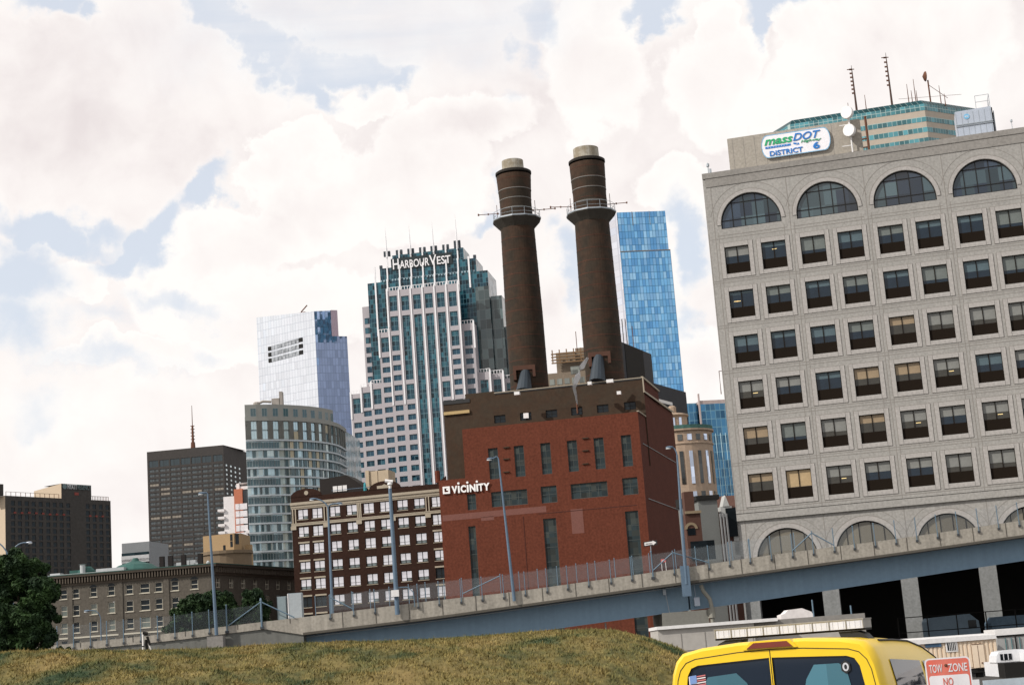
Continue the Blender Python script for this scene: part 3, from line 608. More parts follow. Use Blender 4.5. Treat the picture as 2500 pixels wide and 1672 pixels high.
red.box(-.0, -.003, .02, 3, 31.1, ZT); red.quad((0, 0, ZT), (UC, 0, ZT), (UC, wd_+1, ZT), (0, wd_+1, ZT)); red.quad((0, 0, 31.1), (0, wd_, 31.1), (0, wd_, ZT), (0, 0, ZT))
red.quad((-4.62, 0, 31.1), (0, 0, 31.1), (0, 14, 31.1), (-4.62, 14, 31.1)); red.quad((-4.62, 0, GROUND), (-4.62, 0, 31.1), (-4.62, 30, 31.1), (-4.62, 30, GROUND))
red.build('wall', red_br, T)
# dark brick upper hall set back behind the red front
db = MB(); DL, DR = F.u(vi(65, 245), wd_), F.u(vi(1540, 120), wd_); ztop = F.z(vi(1540, 65), wd_)
dw = []
for x, y in ((440, 350), (630, 330), (820, 312), (1005, 287), (1195, 263), (1395, 240)):
    h = pr(x, y, x+72, y+50, wd_); dw.append(h)
hz1 = sum(h[3] for h in dw)/6; hz0 = hz1-1.35
db.wall(DL, DR, 31.0, ztop-.9, [(h[0], h[0]+2.0, hz0, hz1) for h in dw], .3, y=wd_)
db.quad((DL, wd_, ztop-.9), (DR, wd_, ztop-.9), (DR, wd_, ztop-.6), (DL, wd_, ztop-.6))
db.quad((DL, wd_, 31), (DL, wd_, ztop-.6), (DL, wd_+24, ztop-.6), (DL, wd_+24, 31))
db.quad((DL, wd_, ztop-.6), (DR, wd_, ztop-.6), (DR, wd_+24, ztop-.6), (DL, wd_+24, ztop-.6))
u4, u5 = F.u(vi(262, 230), wd_), F.u(vi(440, 180), wd_)
db.box(u4-.8, u5, wd_+.02, wd_+1.5, ztop-.6, ztop+.35); db.box(u5, DR, wd_+.02, wd_+.8, ztop-.6, ztop-.02)
db.build('upper_wall', dk_br, T)
b = MB(); b.box(DL, u4, wd_-.12, wd_-.004, F.z(vi(160, 258), wd_), ztop-.5); b.box(u5+.1, DR-.3, wd_-.06, wd_-.004, ztop-.25, ztop-.05); b.parts('coping', mat('tar coping', (.03, .03, .03), .8), T)
b = MB(); b.box(DL+.05, F.u(vi(262, 315), wd_), wd_-.35, wd_-.004, F.z(vi(70, 345), wd_), F.z(vi(70, 322), wd_)); b.build('lintel_beam', mat('tan beam', (.42, .30, .14), .8, .1), T)
# right flank
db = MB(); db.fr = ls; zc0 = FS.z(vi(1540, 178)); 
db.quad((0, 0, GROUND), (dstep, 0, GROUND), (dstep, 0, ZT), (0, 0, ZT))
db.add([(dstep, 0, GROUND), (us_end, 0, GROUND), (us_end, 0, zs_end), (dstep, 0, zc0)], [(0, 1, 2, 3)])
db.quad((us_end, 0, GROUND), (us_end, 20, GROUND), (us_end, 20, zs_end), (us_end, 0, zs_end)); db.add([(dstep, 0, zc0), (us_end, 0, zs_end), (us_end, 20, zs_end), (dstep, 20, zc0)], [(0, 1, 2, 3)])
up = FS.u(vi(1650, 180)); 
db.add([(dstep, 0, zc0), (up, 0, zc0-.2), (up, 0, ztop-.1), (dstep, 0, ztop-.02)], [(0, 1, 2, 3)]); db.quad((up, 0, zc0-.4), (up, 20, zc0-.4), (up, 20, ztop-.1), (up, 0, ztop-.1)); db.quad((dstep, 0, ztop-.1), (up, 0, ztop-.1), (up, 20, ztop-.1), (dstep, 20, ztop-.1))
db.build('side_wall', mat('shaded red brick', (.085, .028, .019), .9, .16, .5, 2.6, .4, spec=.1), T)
b = MB(); b.fr = ls; cp = mat('stone coping', (.34, .29, .22), .85, .1)
b.box(-.05, dstep+.0, -.2, .15, ZT, ZT+.18); b.add([(dstep, -.3, zc0), (us_end, -.3, zs_end), (us_end, .12, zs_end), (dstep, .12, zc0), (dstep, -.3, zc0+.35), (us_end, -.3, zs_end+.35), (us_end, .12, zs_end+.35), (dstep, .12, zc0+.35)], [(4, 5, 6, 7), (3, 2, 6, 7), (0, 1, 5, 4)])
b.box(dstep, up, -.25, .12, ztop-.05, ztop+.25); b.fr = None; b.box(DR-.12, DR+.1, wd_-.1, wd_+.2, zc0, ztop+.1); b.box(u5, DR, wd_-.02, wd_+.4, ztop-.02, ztop+.12); b.parts('coping', cp, T)
b = MB(); b.fr = ls
for i in range(2):
    q0 = vi(1535, 550) if i == 0 else vi(1575, 955); q1 = vi(1775, 690) if i == 0 else vi(1830, 1050); a = FS.uz(q0); c = FS.uz(q1); b.tube([(max(.1, a[0]), -.06+.0, a[1]), (c[0], -.06, c[1])], .06, 5)
b.parts('conduit', steel, T)
win_fr = mat('green grey steel sash', (.055, .065, .06), .6); gp = glass('wired plant glass', (.020, .030, .032), var=.5, pane=(.85, .95), rough=.4, c2=(.034, .040, .036), spec=.2)
wl = []
tw = simple_win(1.65, tz1-tz0, gp, win_fr, .07, 2, 1, split=[(tz1-tz0)*q for q in (.13, .36, .5, .75)])
wl += [(tw, h[0], .2, tz0, 0) for h in tall]
for a, c, z0, z1, n in rects: wl.append((simple_win(c-a, z1-z0, gp, win_fr, .09, n, 2), a, .2, z0, 0))
for h in low: wl.append((simple_win(h[1]-h[0], h[3]-2.0, gp, win_fr, .09, 2 if h[1]-h[0] > 3 else 1, 9), h[0], .2, 2.0, 0))
dwin = simple_win(2.0, hz1-hz0, pane_dk, frame_dk, .08, 2, 2); wl += [(dwin, h[0], wd_+.2, hz0, 0) for h in dw]
put(T, wl)
b = MB()
for x, ys_ in ((530, (580, 665, 760)), (1112, (512, 603, 700))):
    for y in ys_: a = F.uz(vi(x-20, y)); b.box(a[0], a[0]+1.0, -.25, -.004, a[1]-.12, a[1]+.05)
b.parts('ledge', dk_br, T)
b = MB(); a = F.uz(vi(655, 1085)); c = F.uz(vi(655, 1500)); b.box(a[0]-.03, a[0]+.04, -.05, -.004, 3, a[1]); a = F.uz(vi(770, 1065)); b.box(a[0], UC-1.5, -.03, -.004, a[1]-.1, a[1]); b.parts('wall_joint', mat('dark joint', (.06, .02, .015), .9), T)
b = MB(); a = F.uz(vi(60, 1078)); c = F.uz(vi(825, 1040)); b.box(a[0], c[0], -.012, -.004, a[1]-1.0, a[1]+.0); a = F.uz(vi(1003, 1035)); b.box(a[0], a[0]+2.0, -.012, -.004, a[1]-4.0, a[1]); a = F.uz(vi(345, 1095)); b.box(a[0], a[0]+2.2, -.012, -.004, a[1]-.55, a[1]+.1); b.parts('paint_patch', red_lt, T)
b = MB(); b.tube([(DL-.6, 2, 31), (DL-.6, 2, 33)], .45, 8); b.build('roof_pot', red_br, T)
wm2 = mat('sign letters white', (.85, .83, .80), .5, .03)
a = F.uz(vi(133, 915)); c = F.uz(vi(412, 878)); 
tw_ = c[0]-a[0]; lt_ = a[1]-.1
for ch_, xa_, xb_ in (('V', 0, .15), ('C', .235, .38), ('N', .475, .63), ('T', .705, .835), ('Y', .835, 1.0)):
    lettering(ch_, 1, wm2, T, a[0]+tw_*xa_, -.25, lt_, bold=.045, width=tw_*(xb_-xa_), height=1.25, name='sign_lettering', ext=.08)
for x_ in (.165, .40, .65):
    b = MB(); b.box(a[0]+tw_*x_, a[0]+tw_*(x_+.045), -.3, -.1, lt_, lt_+1.22); v = MB(); v.lathe([(.19, -.3), (.19, -.1)], 12); b.add([(x+a[0]+tw_*(x_+.022), z, y+lt_+1.62) for x, y, z in v.v], v.f); b.build('sign_lettering', wm2, T)
a = F.uz(vi(64, 862)); c = F.uz(vi(120, 918)); s_ = c[0]-a[0]; b = MB()
for q in ((0, s_, 0, .28), (0, s_, s_-.28, s_), (0, .28, .28, s_-.28), (s_-.28, s_, .28, s_-.28)): b.box(a[0]+q[0], a[0]+q[1], -.3, -.1, c[1]+q[2], c[1]+q[3])
v = MB(); v.lathe([(.2, -.3), (.2, -.1)], 12); b.add([(x+a[0]+s_*.66, z, y+c[1]+s_*.58) for x, y, z in v.v], v.f); b.build('sign_emblem', wm2, T)
# smokestacks
def stack(Y, base, pts_, prof_w, hoops, cap_c, arms, plat):
    Fz = Fac(*ch(*base), Y, 0); B = Fz.A; inv = Matrix.Rotation(-F.az, 4, 'Z') @ Vector((B.x-F.A.x, B.y-F.A.y, 0))
    zz = lambda x, y: Fz.z(ch(x, y)); sc = lambda z: (Y*math.cos(PITCH)+(z-2.1)*math.sin(PITCH))/3800/2.529/2
    prof = []
    for x, y, w in prof_w: z = zz(x, y); prof.append((w*sc(z), z))
    prof[0] = (prof[0][0]*1.01, 30.0)
    b = MB(); b.lathe(prof, 40); o = b.build('smokestack', mat('sooty stack brick', (.046, .025, .014), .92, .25, .18, 1.3, .4, c2=(.030, .021, .013)), T, (inv.x, inv.y, 0), smooth=False)
    R = lambda z: float(np.interp(z, [p[1] for p in prof], [p[0] for p in prof]))
    b = MB(); x, y0, y1, w0, w1 = cap_c; z0, z1 = zz(x[0], y0), zz(x[1], y1); b.lathe([(w0*sc(z0), z0-.1), (w1*sc(z1), z1), (w1*sc(z1)*.9, z1), (w0*sc(z0)*.88, z0)], 32); b.build('cap', mat('sooty flue liner', (.36, .33, .27), .8, .2, .5, 2, .1, c2=(.25, .21, .15)), o)
    rz_ = zz(*hoops[0]); b = MB()
    for hx, hy_ in hoops[1]: z = zz(hx, hy_); b.lathe([(R(z)+.05, z-.07), (R(z)+.05, z+.07)], 36, cap=False)
    b.build('steel_hoop', mat('weathered band', (.16, .155, .14), .7, .2), o); b = MB(); b.lathe([(R(rz_)-.2, rz_), (R(rz_)+.12, rz_), (R(rz_)+.12, rz_+.4), (R(rz_)-.1, rz_+.55)], 36); b.build('rim', mat('black rim', (.022, .018, .014), .9, .2), o)
    b = MB(); z = 48.0; zt = zz(*plat[2])
    while z < zt-1: b.lathe([(R(z)+.03, z-.05), (R(z)+.03, z+.05)], 36, cap=False); z += 2.25
    z = rz_-1.2
    while z > zt+4: b.lathe([(R(z)+.03, z-.04), (R(z)+.03, z+.04)], 36, cap=False); z -= 1.9
    b.build('rusty_hoop', mat('rust red band', (.08, .030, .017), .9, .6, 1.2), o)
    zp = zz(*plat[0]); rp = plat[1]*sc(zp); b = MB(); b.lathe([(R(zp), zp-1.9), (rp*.8, zp-1.3), (rp, zp-.35), (rp, zp), (R(zp), zp)], 12); b.build('platform', mat('dark platform', (.055, .048, .038), .9, .25, .5, 3, .2), o)  # one dark tone over platform rim and underside
    b = MB()
    b.lathe([(rp+.02, zp-.2), (rp+.06, zp-.2), (rp+.06, zp+.04), (rp+.0, zp+.04)], 12)
    for i in range(12): t = 2*math.pi*i/12; b.tube([(rp*.97*math.cos(t), rp*.97*math.sin(t), zp), (rp*.97*math.cos(t), rp*.97*math.sin(t), zp+1.35)], .04, 4)
    for dz in (.6, 1.35): b.tube([(rp*.97*math.cos(2*math.pi*i/12), rp*.97*math.sin(2*math.pi*i/12), zp+dz) for i in range(13)], .035, 4)
    b.build('railing', steel, o)
    for (xa, ya), (xb, yb), r0 in arms:
        za, ua = zz(xa, ya), Fz.u(ch(xa, ya)); zb, ub = zz(xb, yb), Fz.u(ch(xb, yb))
        b = MB(); b.tube([(ua, 0, za), (ub, 0, zb)], .07, 5); b.box(ua-.12, ua+.12, -.12, .12, za-.18, za+.18); b.box(ub-.12, ub+.12, -.1, .1, zb-.15, zb+.15)
        m_ = ua+(ub-ua)*.5; b.box(m_-.1, m_+.1, -.1, .1, za+(zb-za)*.5-.15, za+(zb-za)*.5+.15)
        q = ua if abs(ua) < abs(ub) else ub; q = math.copysign(rp*.8, q); zq = za if abs(ua) < abs(ub) else zb; b.tube([(q, 0, zp), (q, 0, zp+3.3)], .05, 4); b.build('sampling_arm', rust, o)
    return o, inv, zz, Fz, sc
o1 = stack(274, (388, 1540), None, [(388, 1540, 240), (345, 1100, 231), (318, 640, 212), (313, 545, 208), (305, 430, 196), (300, 380, 196), (296, 300, 206), (291, 232, 214)],
      ((289, 222), [(296, 325), (300, 382), (306, 440)]), ((287, 282), 222, 137, 137, 132), [((66, 457), (190, 455), 0), ((410, 445), (547, 440), 0)], ((311, 500), 300, (315, 560)))
o2 = stack(268, (855, 1480), None, [(855, 1480, 243), (815, 1100, 235), (775, 640, 218), (765, 545, 214), (748, 430, 208), (740, 350, 206), (735, 280, 212), (728, 162, 218)],
      ((727, 152), [(733, 258), (737, 320), (745, 400)]), ((724, 718), 150, 63, 160, 156), [((513, 408), (640, 412), 0), ((858, 408), (988, 403), 0)], ((753, 462), 308, (762, 520)))
for (o, inv, zz, Fz, sc), top, bot, w0, w1, ledge in ((o1, (362, 1455), (355, 1560), 60, 100, ((285, 1432), (420, 1420))), (o2, (808, 1362), (800, 1500), 62, 102, ((745, 1350), (878, 1330)))):
    ua = Fz.u(ch(*top)); ub = Fz.u(ch(*bot)); za, zb = zz(*top), zz(*bot)
    b = MB(); b.tube([(ua, -2.9, za), (ub-.1, -4.6, zb-.8)], [w0*sc(za), w1*sc(zb)], 14); b.build('flue_duct', mat('blue grey duct', (.026, .036, .046), .6, .15), T, (inv.x, inv.y, 0), -F.az)
    a = Fz.uz(ch(*ledge[0])); c = Fz.uz(ch(*ledge[1])); b = MB(); b.box(a[0], c[0], -3.6, -2.2, a[1]-.5, a[1]+.3); b.box(a[0], a[0]+.5, -3.6, -2.2, a[1]-2.2, a[1]-.5); b.box(c[0]-.5, c[0], -3.6, -2.2, a[1]-1.8, a[1]-.5); b.build('duct_hood', mat('rusty brick hood', (.085, .04, .026), .9, .25), T, (inv.x, inv.y, 0), -F.az)
b = MB()
for x, y, w_ in ((1130, 108, 22), (1268, 92, 38), (590, 182, 30), (1345, 178, 22)): a = F.uz(vi(x, y), 3.5); b.box(a[0], a[0]+w_*.03, 3.3, 4.2, a[1]-.3, a[1]+.25)
b.parts('roof_vent', white_p, T)
b = MB(); zL = F.z(vi(640, 365), wd_); ul = F.u(vi(660, 360), wd_); b.box(ul, ul+.9, wd_-.3, wd_-.05, zL-.1, zL+.8); ul = F.u(vi(612, 385), wd_); b.box(ul, ul+.7, wd_-.3, wd_-.05, ZT+.02, ZT+.3); ul = F.u(vi(1248, 305), wd_); b.box(ul, ul+1.0, wd_-.4, wd_-.05, ZT+.02, ZT+.6); b.parts('vent_hood', white_p, T)
# steam from the roof pipe
stm = bpy.data.materials.new('steam'); stm.use_nodes = True; stm.node_tree.nodes.clear(); q = stm.node_tree.nodes.new('ShaderNodeVolumePrincipled'); q.inputs['Density'].default_value = .16; q.inputs['Anisotropy'].default_value = .2; q.inputs['Color'].default_value = (.95, .92, .9, 1)
oo = stm.node_tree.nodes.new('ShaderNodeOutputMaterial'); stm.node_tree.links.new(q.outputs[0], oo.inputs['Volume'])
a = at(*vi(1052, 250), 258); b = MB(); hgt = 7.5; b.tube([(0, 0, -.3), (-.1, 0, hgt*.15), (-.3, 0, hgt*.35), (.5, 0, hgt*.6), (1.3, 0, hgt*.8), (2.4, 0, hgt)], [.08, .2, .3, .5, .45, .2], 12)
tag(b.build('steam', stm, None, a), 'thin wisp of white steam rising past the dark brick roof edge', 'steam', kind='stuff')
b = MB(); b.tube([(0, 0, -1.8), (0, 0, 0)], .14, 8); b.build('steam_pipe', rust, T, (0, 0, 0)).location = (F.u(vi(1052, 255), wd_), wd_-.4, F.z(vi(1052, 255), wd_))
# one way sign
A = at(1588, 1327, 131.5)
os_ = thing('one_way_sign', 'black and white one way arrow sign in front of the red brick corner', 'sign', (A.x, A.y, A.z))
b = MB(); h = .17; L_ = .62
b.vprism([(-.58, -.2), (.58, -.12), (.58, .28), (-.58, .2)], 0, .03); b.build('panel', mat('sign black', (.02, .02, .02), .5), os_, (0, 0, 0))
b = MB(); b.vprism([(-.5, -.12), (.2, -.06), (.2, -.13), (.5, .08), (.2, .27), (.2, .2), (-.5, .14)], -.02, -.004); b.build('arrow', white_p, os_)
lettering('ONE WAY', .16, mat('sign black', (.02,)*3), os_, -.42, -.028, -.03, bold=.005, width=.58, name='sign_lettering', ext=.003)
b = MB(); b.tube([(0, .05, -2.2), (0, .05, .25)], .03, 6); b.build('post', steel, os_)

# ================================================================ stepped glass and stone tower (centre left)
F = Fac(*hv(400, 590), 655, -9)
T = root_of(F, 'stepped_tower', 'tall stepped tower of teal glass and pale stone topped with white company lettering', 'building')
hst = mat('pale pinkish stone', (.385, .355, .365), .85, .05, .06, .5, .08); hwh = mat('white metal fin', (.78, .76, .76), .4, .03)
hgl = glass('teal curtain glass', (.007, .030, .046), var=.65, pane=(1.3, 2.1), rough=.07, spec=.38, wob=.07, line=(.07, .15, .18), lw=.13, c2=(.02, .085, .11))
hgm = glass('grey green curtain glass', (.065, .09, .09), var=.6, pane=(2.6, 4.34), rough=.12, spec=.6, wob=.05, line=(.10, .12, .12), lw=.16)
hwg = glass('tower window glass', (.010, .038, .062), var=.6, pane=(1.75, 2.2), rough=.08, spec=.4, wob=.04, c2=(.03, .09, .12))
Z = lambda p: F.z(p); BW = 5.226; WX = lambda i: 1.25+BW*i; ww = 3.45; FH = 4.34; wh = 2.45
masses = [(0, 6, 0.0, 158.4), (-1, 7, 2.2, 140.9), (-2, 8, 4.4, 119.5), (-3, 9, 6.6, Z(c2(1045, 715))), (-4, 10, 8.8, Z(c2(960, 765)))]
bays = {0: [(Z(hv(437, 640)), Z(hv(445, 785))), (Z(hv(443, 835)), Z(hv(450, 975))), (Z(hv(452, 1018)), Z(hv(462, 1165)))],
 1: [(Z(hv(543, 640)), Z(hv(555, 778))), (Z(hv(555, 825)), Z(hv(592, 1440))), (Z(c2(1410, 712)), Z(c2(1440, 832)))],
 2: [(Z(hv(657, 625)), Z(hv(665, 765))), (Z(hv(670, 815)), 30)], 3: [(Z(hv(770, 615)), Z(hv(780, 755))), (Z(hv(785, 805)), 30)],
 4: [(Z(hv(885, 607)), Z(hv(893, 747))), (Z(hv(895, 795)), Z(hv(935, 1410))), (Z(hv(940, 1455)), Z(c2(1730, 812)))],
 5: [(Z(hv(995, 598)), Z(hv(1003, 740))), (Z(hv(1010, 788)), Z(hv(1018, 925))), (Z(hv(1020, 970)), Z(hv(1028, 1115)))],
 -1: [(Z(hv(335, 1030)), Z(hv(345, 1170)))], 6: [(Z(hv(1138, 962)), Z(hv(1148, 1105)))],
 -2: [(Z(c2(1125, 740)), Z(c2(1150, 860)))], 7: [(Z(hv(1285, 1428)), Z(c2(1845, 810))-3)],
 -3: [(Z(c2(1045, 762)), Z(c2(1065, 882)))], 8: [(Z(c2(1045, 762)), Z(c2(1065, 882)))], -4: [(Z(c2(980, 800)), Z(c2(1000, 920)))], 9: [(Z(c2(980, 800)), Z(c2(1000, 920)))]}
grid0 = Z(hv(350, 1218))
wl = []; prev = None
for mi_, (i0, i1, w, zt) in enumerate(masses):
    mb = MB(); hs = []
    rng_i = list(range(i0, i1)) if mi_ == 0 else [i0, i1-1]
    for i in rng_i:
        x = WX(i); zl = zt
        for a, c in bays[i]:
            hs.append((x, x+ww, c, a)); zl = c; wl.append(('t', x, w, c, a-c))
        if not (i in (2, 3)):
            k = math.ceil((grid0-zl+1.2)/FH); z = grid0-k*FH
            while z-wh > 22: hs.append((x, x+ww, z-wh, z)); wl.append(('w', x, w, z-wh, wh)); z -= FH
    xa, xb = WX(i0)-.85, WX(i1)-.9+.05
    if mi_ == 0: mb.wall(xa, xb, GROUND, zt, hs, .5, y=w); mb.quad((xa, w, GROUND), (xa, w, zt), (xa, w+3, zt), (xa, w+3, GROUND)); mb.quad((xb, w, GROUND), (xb, w+3, GROUND), (xb, w+3, zt), (xb, w, zt)); mb.quad((xa, w, zt), (xb, w, zt), (xb, w+3, zt), (xa, w+3, zt))
    else:
        for s_, (a, c) in enumerate(((xa, prev[0]), (prev[1], xb))):
            mb.wall(a, c, GROUND, zt, [h for h in hs if a < h[0] < c], .5, y=w); e = a if s_ == 0 else c
            mb.quad((e, w, GROUND), (e, w, zt), (e, w+40, zt), (e, w+40, GROUND)); mb.quad((a, w, zt), (c, w, zt), (c, w+3, zt), (a, w+3, zt))
    (mb.build if mi_ == 0 else mb.parts)('stone_facade', hst, T); prev = (xa, xb)
    b = MB()
    for x in (xa, xb): b.box(x-.35, x+.35, w-.35, w-.01, zt-(11 if mi_ else 16), zt+.9)
    for i in range(i0, i1+1):
        x = WX(i)-.9
        if mi_ == 0: b.box(x-.28, x+.28, w-.3, w-.01, 25 if 2 <= i <= 4 else zt-50, zt+.6)
    a, c = (xa, xb) if mi_ == 0 else (xa, masses[mi_-1] and WX(masses[mi_-1][0])-.85)
    for (a, c) in ([(xa, xb)] if mi_ == 0 else [(xa, WX(masses[mi_-1][0])-.85), (WX(masses[mi_-1][1])-.85, xb)]):
        b.box(a, c, w+.1, w+.2, zt+1.3, zt+1.5); n_ = int((c-a)/1.3)
        for j in range(n_+1): x = a+(c-a)*j/max(1, n_); b.box(x-.12, x+.12, w+.1, w+.2, zt+.01, zt+1.3)
    b.parts('white_fin', hwh, T)
wins = []; cache = {}
for kd, x, w, z, h in sorted(wl, key=lambda q: (q[0], -q[3])):
    key = round(h, 1)
    if key not in cache: cache[key] = simple_win(ww, h, hwg if kd == 'w' else hgl, mat('teal mullion', (.12, .21, .24), .5), .14, 2, 1, split=[FH*j for j in range(1, int(h/FH)+1)] if h > 4 else [])
    wins.append((cache[key], x, w+.35, z, 0))
put(T, wins)
def tier(u0, u1, w0, w1, z0, z1, name='glass_tier', m=None):
    b = MB(); b.box(u0, u1, w0, w1, z0, z1); return b.build(name, m or hgl, T)
tier(-10.3, 43.5, 9.2, 30, 0, 165.0); tier(-4.6, 38.5, 10.2, 27, 165.0, 171.3); tier(1.1, 33.1, 11.2, 25, 171.3, 176.9)
tier(37.6, 43.6, 9.0, 9.18, 110, 158, 'grey_glass_bay', hgm); tier(43.7, 48.6, 11, 22, 0, 153.6, 'grey_glass_bay', hgm); tier(48.7, 50.6, 13, 20, 0, 140, 'grey_glass_bay', hgm); tier(-13.8, -10.4, 11, 46, 0, 155.2, 'stone_wing', hst)
b = MB()
for j in range(15): b.box(-13.0, -10.9, 10.9, 10.99, 150-FH*j-2.6, 150-FH*j); 
b.parts('wing_window', hwg, T)
b = MB()
fx = [F.u(hv(x, 300), 9) for x in (402, 520, 632, 745, 855, 970, 1083)]
for i, x in enumerate(fx): b.box(x-.3, x+.3, 10.7, 11.19, 171, 178.6 if i % 2 else 180.5); b.box(x-.3, x+.3, 9.7, 10.19, 165, 172); b.box(x-.32, x+.32, 8.7, 9.19, 157, 166)
for x, z0_, z1_ in ((F.u(hv(290, 350), 9), 141, 172), (F.u(hv(1192, 300), 9), 158, 172)): b.box(x-.35, x+.35, 8.6, 9.19, z0_, z1_)
b.parts('white_fin', hwh, T)
b = MB()
for i in (0, 2, 4, 6): x = fx[i]; b.lathe([(.32, 176), (.28, 184), (.05, 190+(2 if i == 6 else 0))], 6, x, 10.6)
b.parts('spire', hwh, T)
b = MB()
for i in range(7):
    for d in (-1.0, .9): b.box(fx[i]+d-.5, fx[i]+d+.5, 11.3, 12.3, 176.9, 179.2+(i == 6)*1.2)
for x in (-4.2, 38): b.box(x-.6, x+.6, 10.4, 11.4, 171.3, 172.8)
b.parts('roof_fin', mat('dark roof fin', (.03, .04, .05), .5), T)
b = MB()
for (u0, u1, w, z) in ((1.1, 33.1, 11.0, 171.5), (-4.6, 38.5, 10.0, 165.2), (-10.3, 43.5, 9.05, 165.0)):
    n_ = int((u1-u0)/1.3)
    if z == 165.0: continue
    for j in range(n_): 
        if j % 4 != 3: b.box(u0+1.3*j, u0+1.3*j+.7, w-.2, w-.02, z, z+.75)
b.box(3.5, 30, 9.7, 10.1, 165.8, 165.95)
b.parts('rail', mat('pale teal rail', (.28, .38, .42), .5), T)
x0, x1 = F.u(hv(465, 380), 9), F.u(hv(1020, 340), 9); zb = F.z(hv(470, 385), 9)+.2; tot = x1-x0
b = MB(); b.box(x0-.8, x1+.8, 9.86, 10.15, zb-.3, zb+4.9); b.build('sign_backing', mat('dark sign backing', (.012, .02, .022), .6), T)
for t_, fx0, fw_, h_ in (('H', 0, .105, 4.6), ('ARBOUR', .12, .51, 3.6), ('V', .632, .125, 4.6), ('EST', .765, .235, 3.6)):
    lettering(t_, 1, hwh, T, x0+tot*fx0, 9.7, zb, bold=.012, width=tot*fw_, height=h_, name='sign_lettering', ext=.06)
# ================================================================ mirrored pale tower
F = Fac(*c2(675, 130), 700, -30)
T = root_of(F, 'mirrored_tower', 'very pale mirrored glass tower with slotted dark vents near its top', 'building')
u0 = F.u(c2(215, 180)); zt0 = F.z(c2(215, 180)); zt1 = F.z(c2(675, 130))
mir = glass('pale mirror glass', (.84, .88, .93), metal=.92, var=.07, pane=(1.6, 3.6), rough=.05, wob=.03, line=(.52, .56, .62), lw=.13)
mirb = glass('blue mirror glass', (.34, .46, .68), metal=.9, var=.16, pane=(1.7, 3.6), rough=.08, wob=.12, line=(.24, .33, .48), lw=.2)
FR = F.side(0, 25); l_ = F.local(FR); ur = FR.u(c2(860, 122)); ur2 = FR.u(c2(938, 330)); zr = FR.z(c2(860, 122)); zr2 = FR.z(c2(938, 330))
Pf = lambda u, w=0: (l_[0]+u*math.cos(l_[2])-w*math.sin(l_[2]), l_[1]+u*math.sin(l_[2])+w*math.cos(l_[2]))
b = MB(); b.quad((u0, 0, 0), (0, 0, 0), (0, 0, zt1), (u0, 0, zt0)); q = Pf(ur); q3 = Pf(ur, 30)
b.add([(u0, 0, zt0), (0, 0, zt1), (q[0], q[1], zr), (q3[0], q3[1], zr), (u0+10, 42, zt0)], [(0, 1, 2, 3, 4)]); b.quad((u0, 0, 0), (u0, 0, zt0), (u0+10, 42, zt0), (u0+10, 42, 0)); b.build('front_glazing', mir, T)
b = MB(); q2 = Pf(ur2); q4 = Pf(ur2, 30)
b.quad((0, 0, 0), (q[0], q[1], 0), (q[0], q[1], zr), (0, 0, zt1)); b.quad((q[0], q[1], 0), (q2[0], q2[1], 0), (q2[0], q2[1], zr2), (q[0], q[1], zr2)); b.quad((q[0], q[1], zr2), (q2[0], q2[1], zr2), (q4[0], q4[1], zr2), (q3[0], q3[1], zr2)); b.quad((q2[0], q2[1], 0), (q4[0], q4[1], 0), (q4[0], q4[1], zr2), (q2[0], q2[1], zr2))
b.build('side_glazing', mirb, T)
b = MB(); b.quad((q[0], q[1], zr2), (q3[0], q3[1], zr2), (q3[0], q3[1], zr), (q[0], q[1], zr)); qq = Pf(ur-3.2, -.05); q5 = Pf(ur, -.05); b.quad((qq[0], qq[1], zr2), (q5[0], q5[1], zr2), (q5[0], q5[1], zr), (qq[0], qq[1], zr)); b.build('side_panel', mat('pinkish edge panel', (.42, .33, .38), .5, .05), T)
for r_ in range(3):
    tl, tr_ = F.uz(c2(310+2*r_, 413+47*r_)), F.uz(c2(585+2*r_, 335+50*r_)); n = 10; h_ = 2.25
    for i in range(n):
        a = tl[0]+(tr_[0]-tl[0])*i/n; c = tl[0]+(tr_[0]-tl[0])*(i+1)/n; z1 = tl[1]+(tr_[1]-tl[1])*(i+.5)/n
        dk = i < 1 or i > n-2
        b = MB(); b.box(a, c-.25, -.35, -.01, z1-h_*.92, z1-.2); b.parts('vent_slot', dark if dk else glass('grey slot glass', (.36, .38, .40), metal=.5, var=.3, pane=(1.2, 3)), T)
b = MB(); A = F.uz(c2(470, 152)); b.tube([(A[0], 8, A[1]-2), (A[0]+1.5, 8, A[1]+2), (A[0]+5, 8, A[1]+4.5)], .3, 5); b.box(A[0]-2, A[0]+4, 7, 9, A[1]-2, A[1]+1.5); b.build('roof_crane', rust, T)

# ================================================================ curved apartment block
s_ = 4.15; h0 = 14; P0 = at(*k7(45, 183), 560)
T = thing('curved_block', 'curved glass and concrete apartment block with pale floor bands left of centre', 'building', (P0.x, P0.y, 0), 0)
cc1 = mat('greenish concrete', (.27, .27, .245), .85, .07, .15, 1, .1); ccb = mat('pale blue floor band', (.47, .51, .53), .7, .05, .2, 2, .1)
cgl = glass('pale curtain glass', (.40, .52, .55), var=.3, metal=.45, pane=(1.9, 3.4), rough=.15, spec=.8, wob=.05, line=(.36, .42, .42), lw=.14, c2=(.42, .49, .48))
cgd = glass('dark opening glass', (.03, .07, .08), var=.5, pane=(1.9, 3.4), rough=.1, spec=.7, wob=.05); cgw = mat('cream drawn blind', (.46, .40, .27), .6, .12, .5)
zz_ = P0.z; arc = [(0.0, 0.0)]; heads = []
for i in range(15): h = rad(min(86, 17+5.9*i)); heads.append(h); arc.append((arc[-1][0]+s_*math.cos(h), arc[-1][1]+s_*math.sin(h)))
FL3 = 3.36; zA = zz_; zB = zz_-4.6; zC = zB-8.3
back = [(arc[-1][0]+2, arc[-1][1]+30), (-2, 46)]
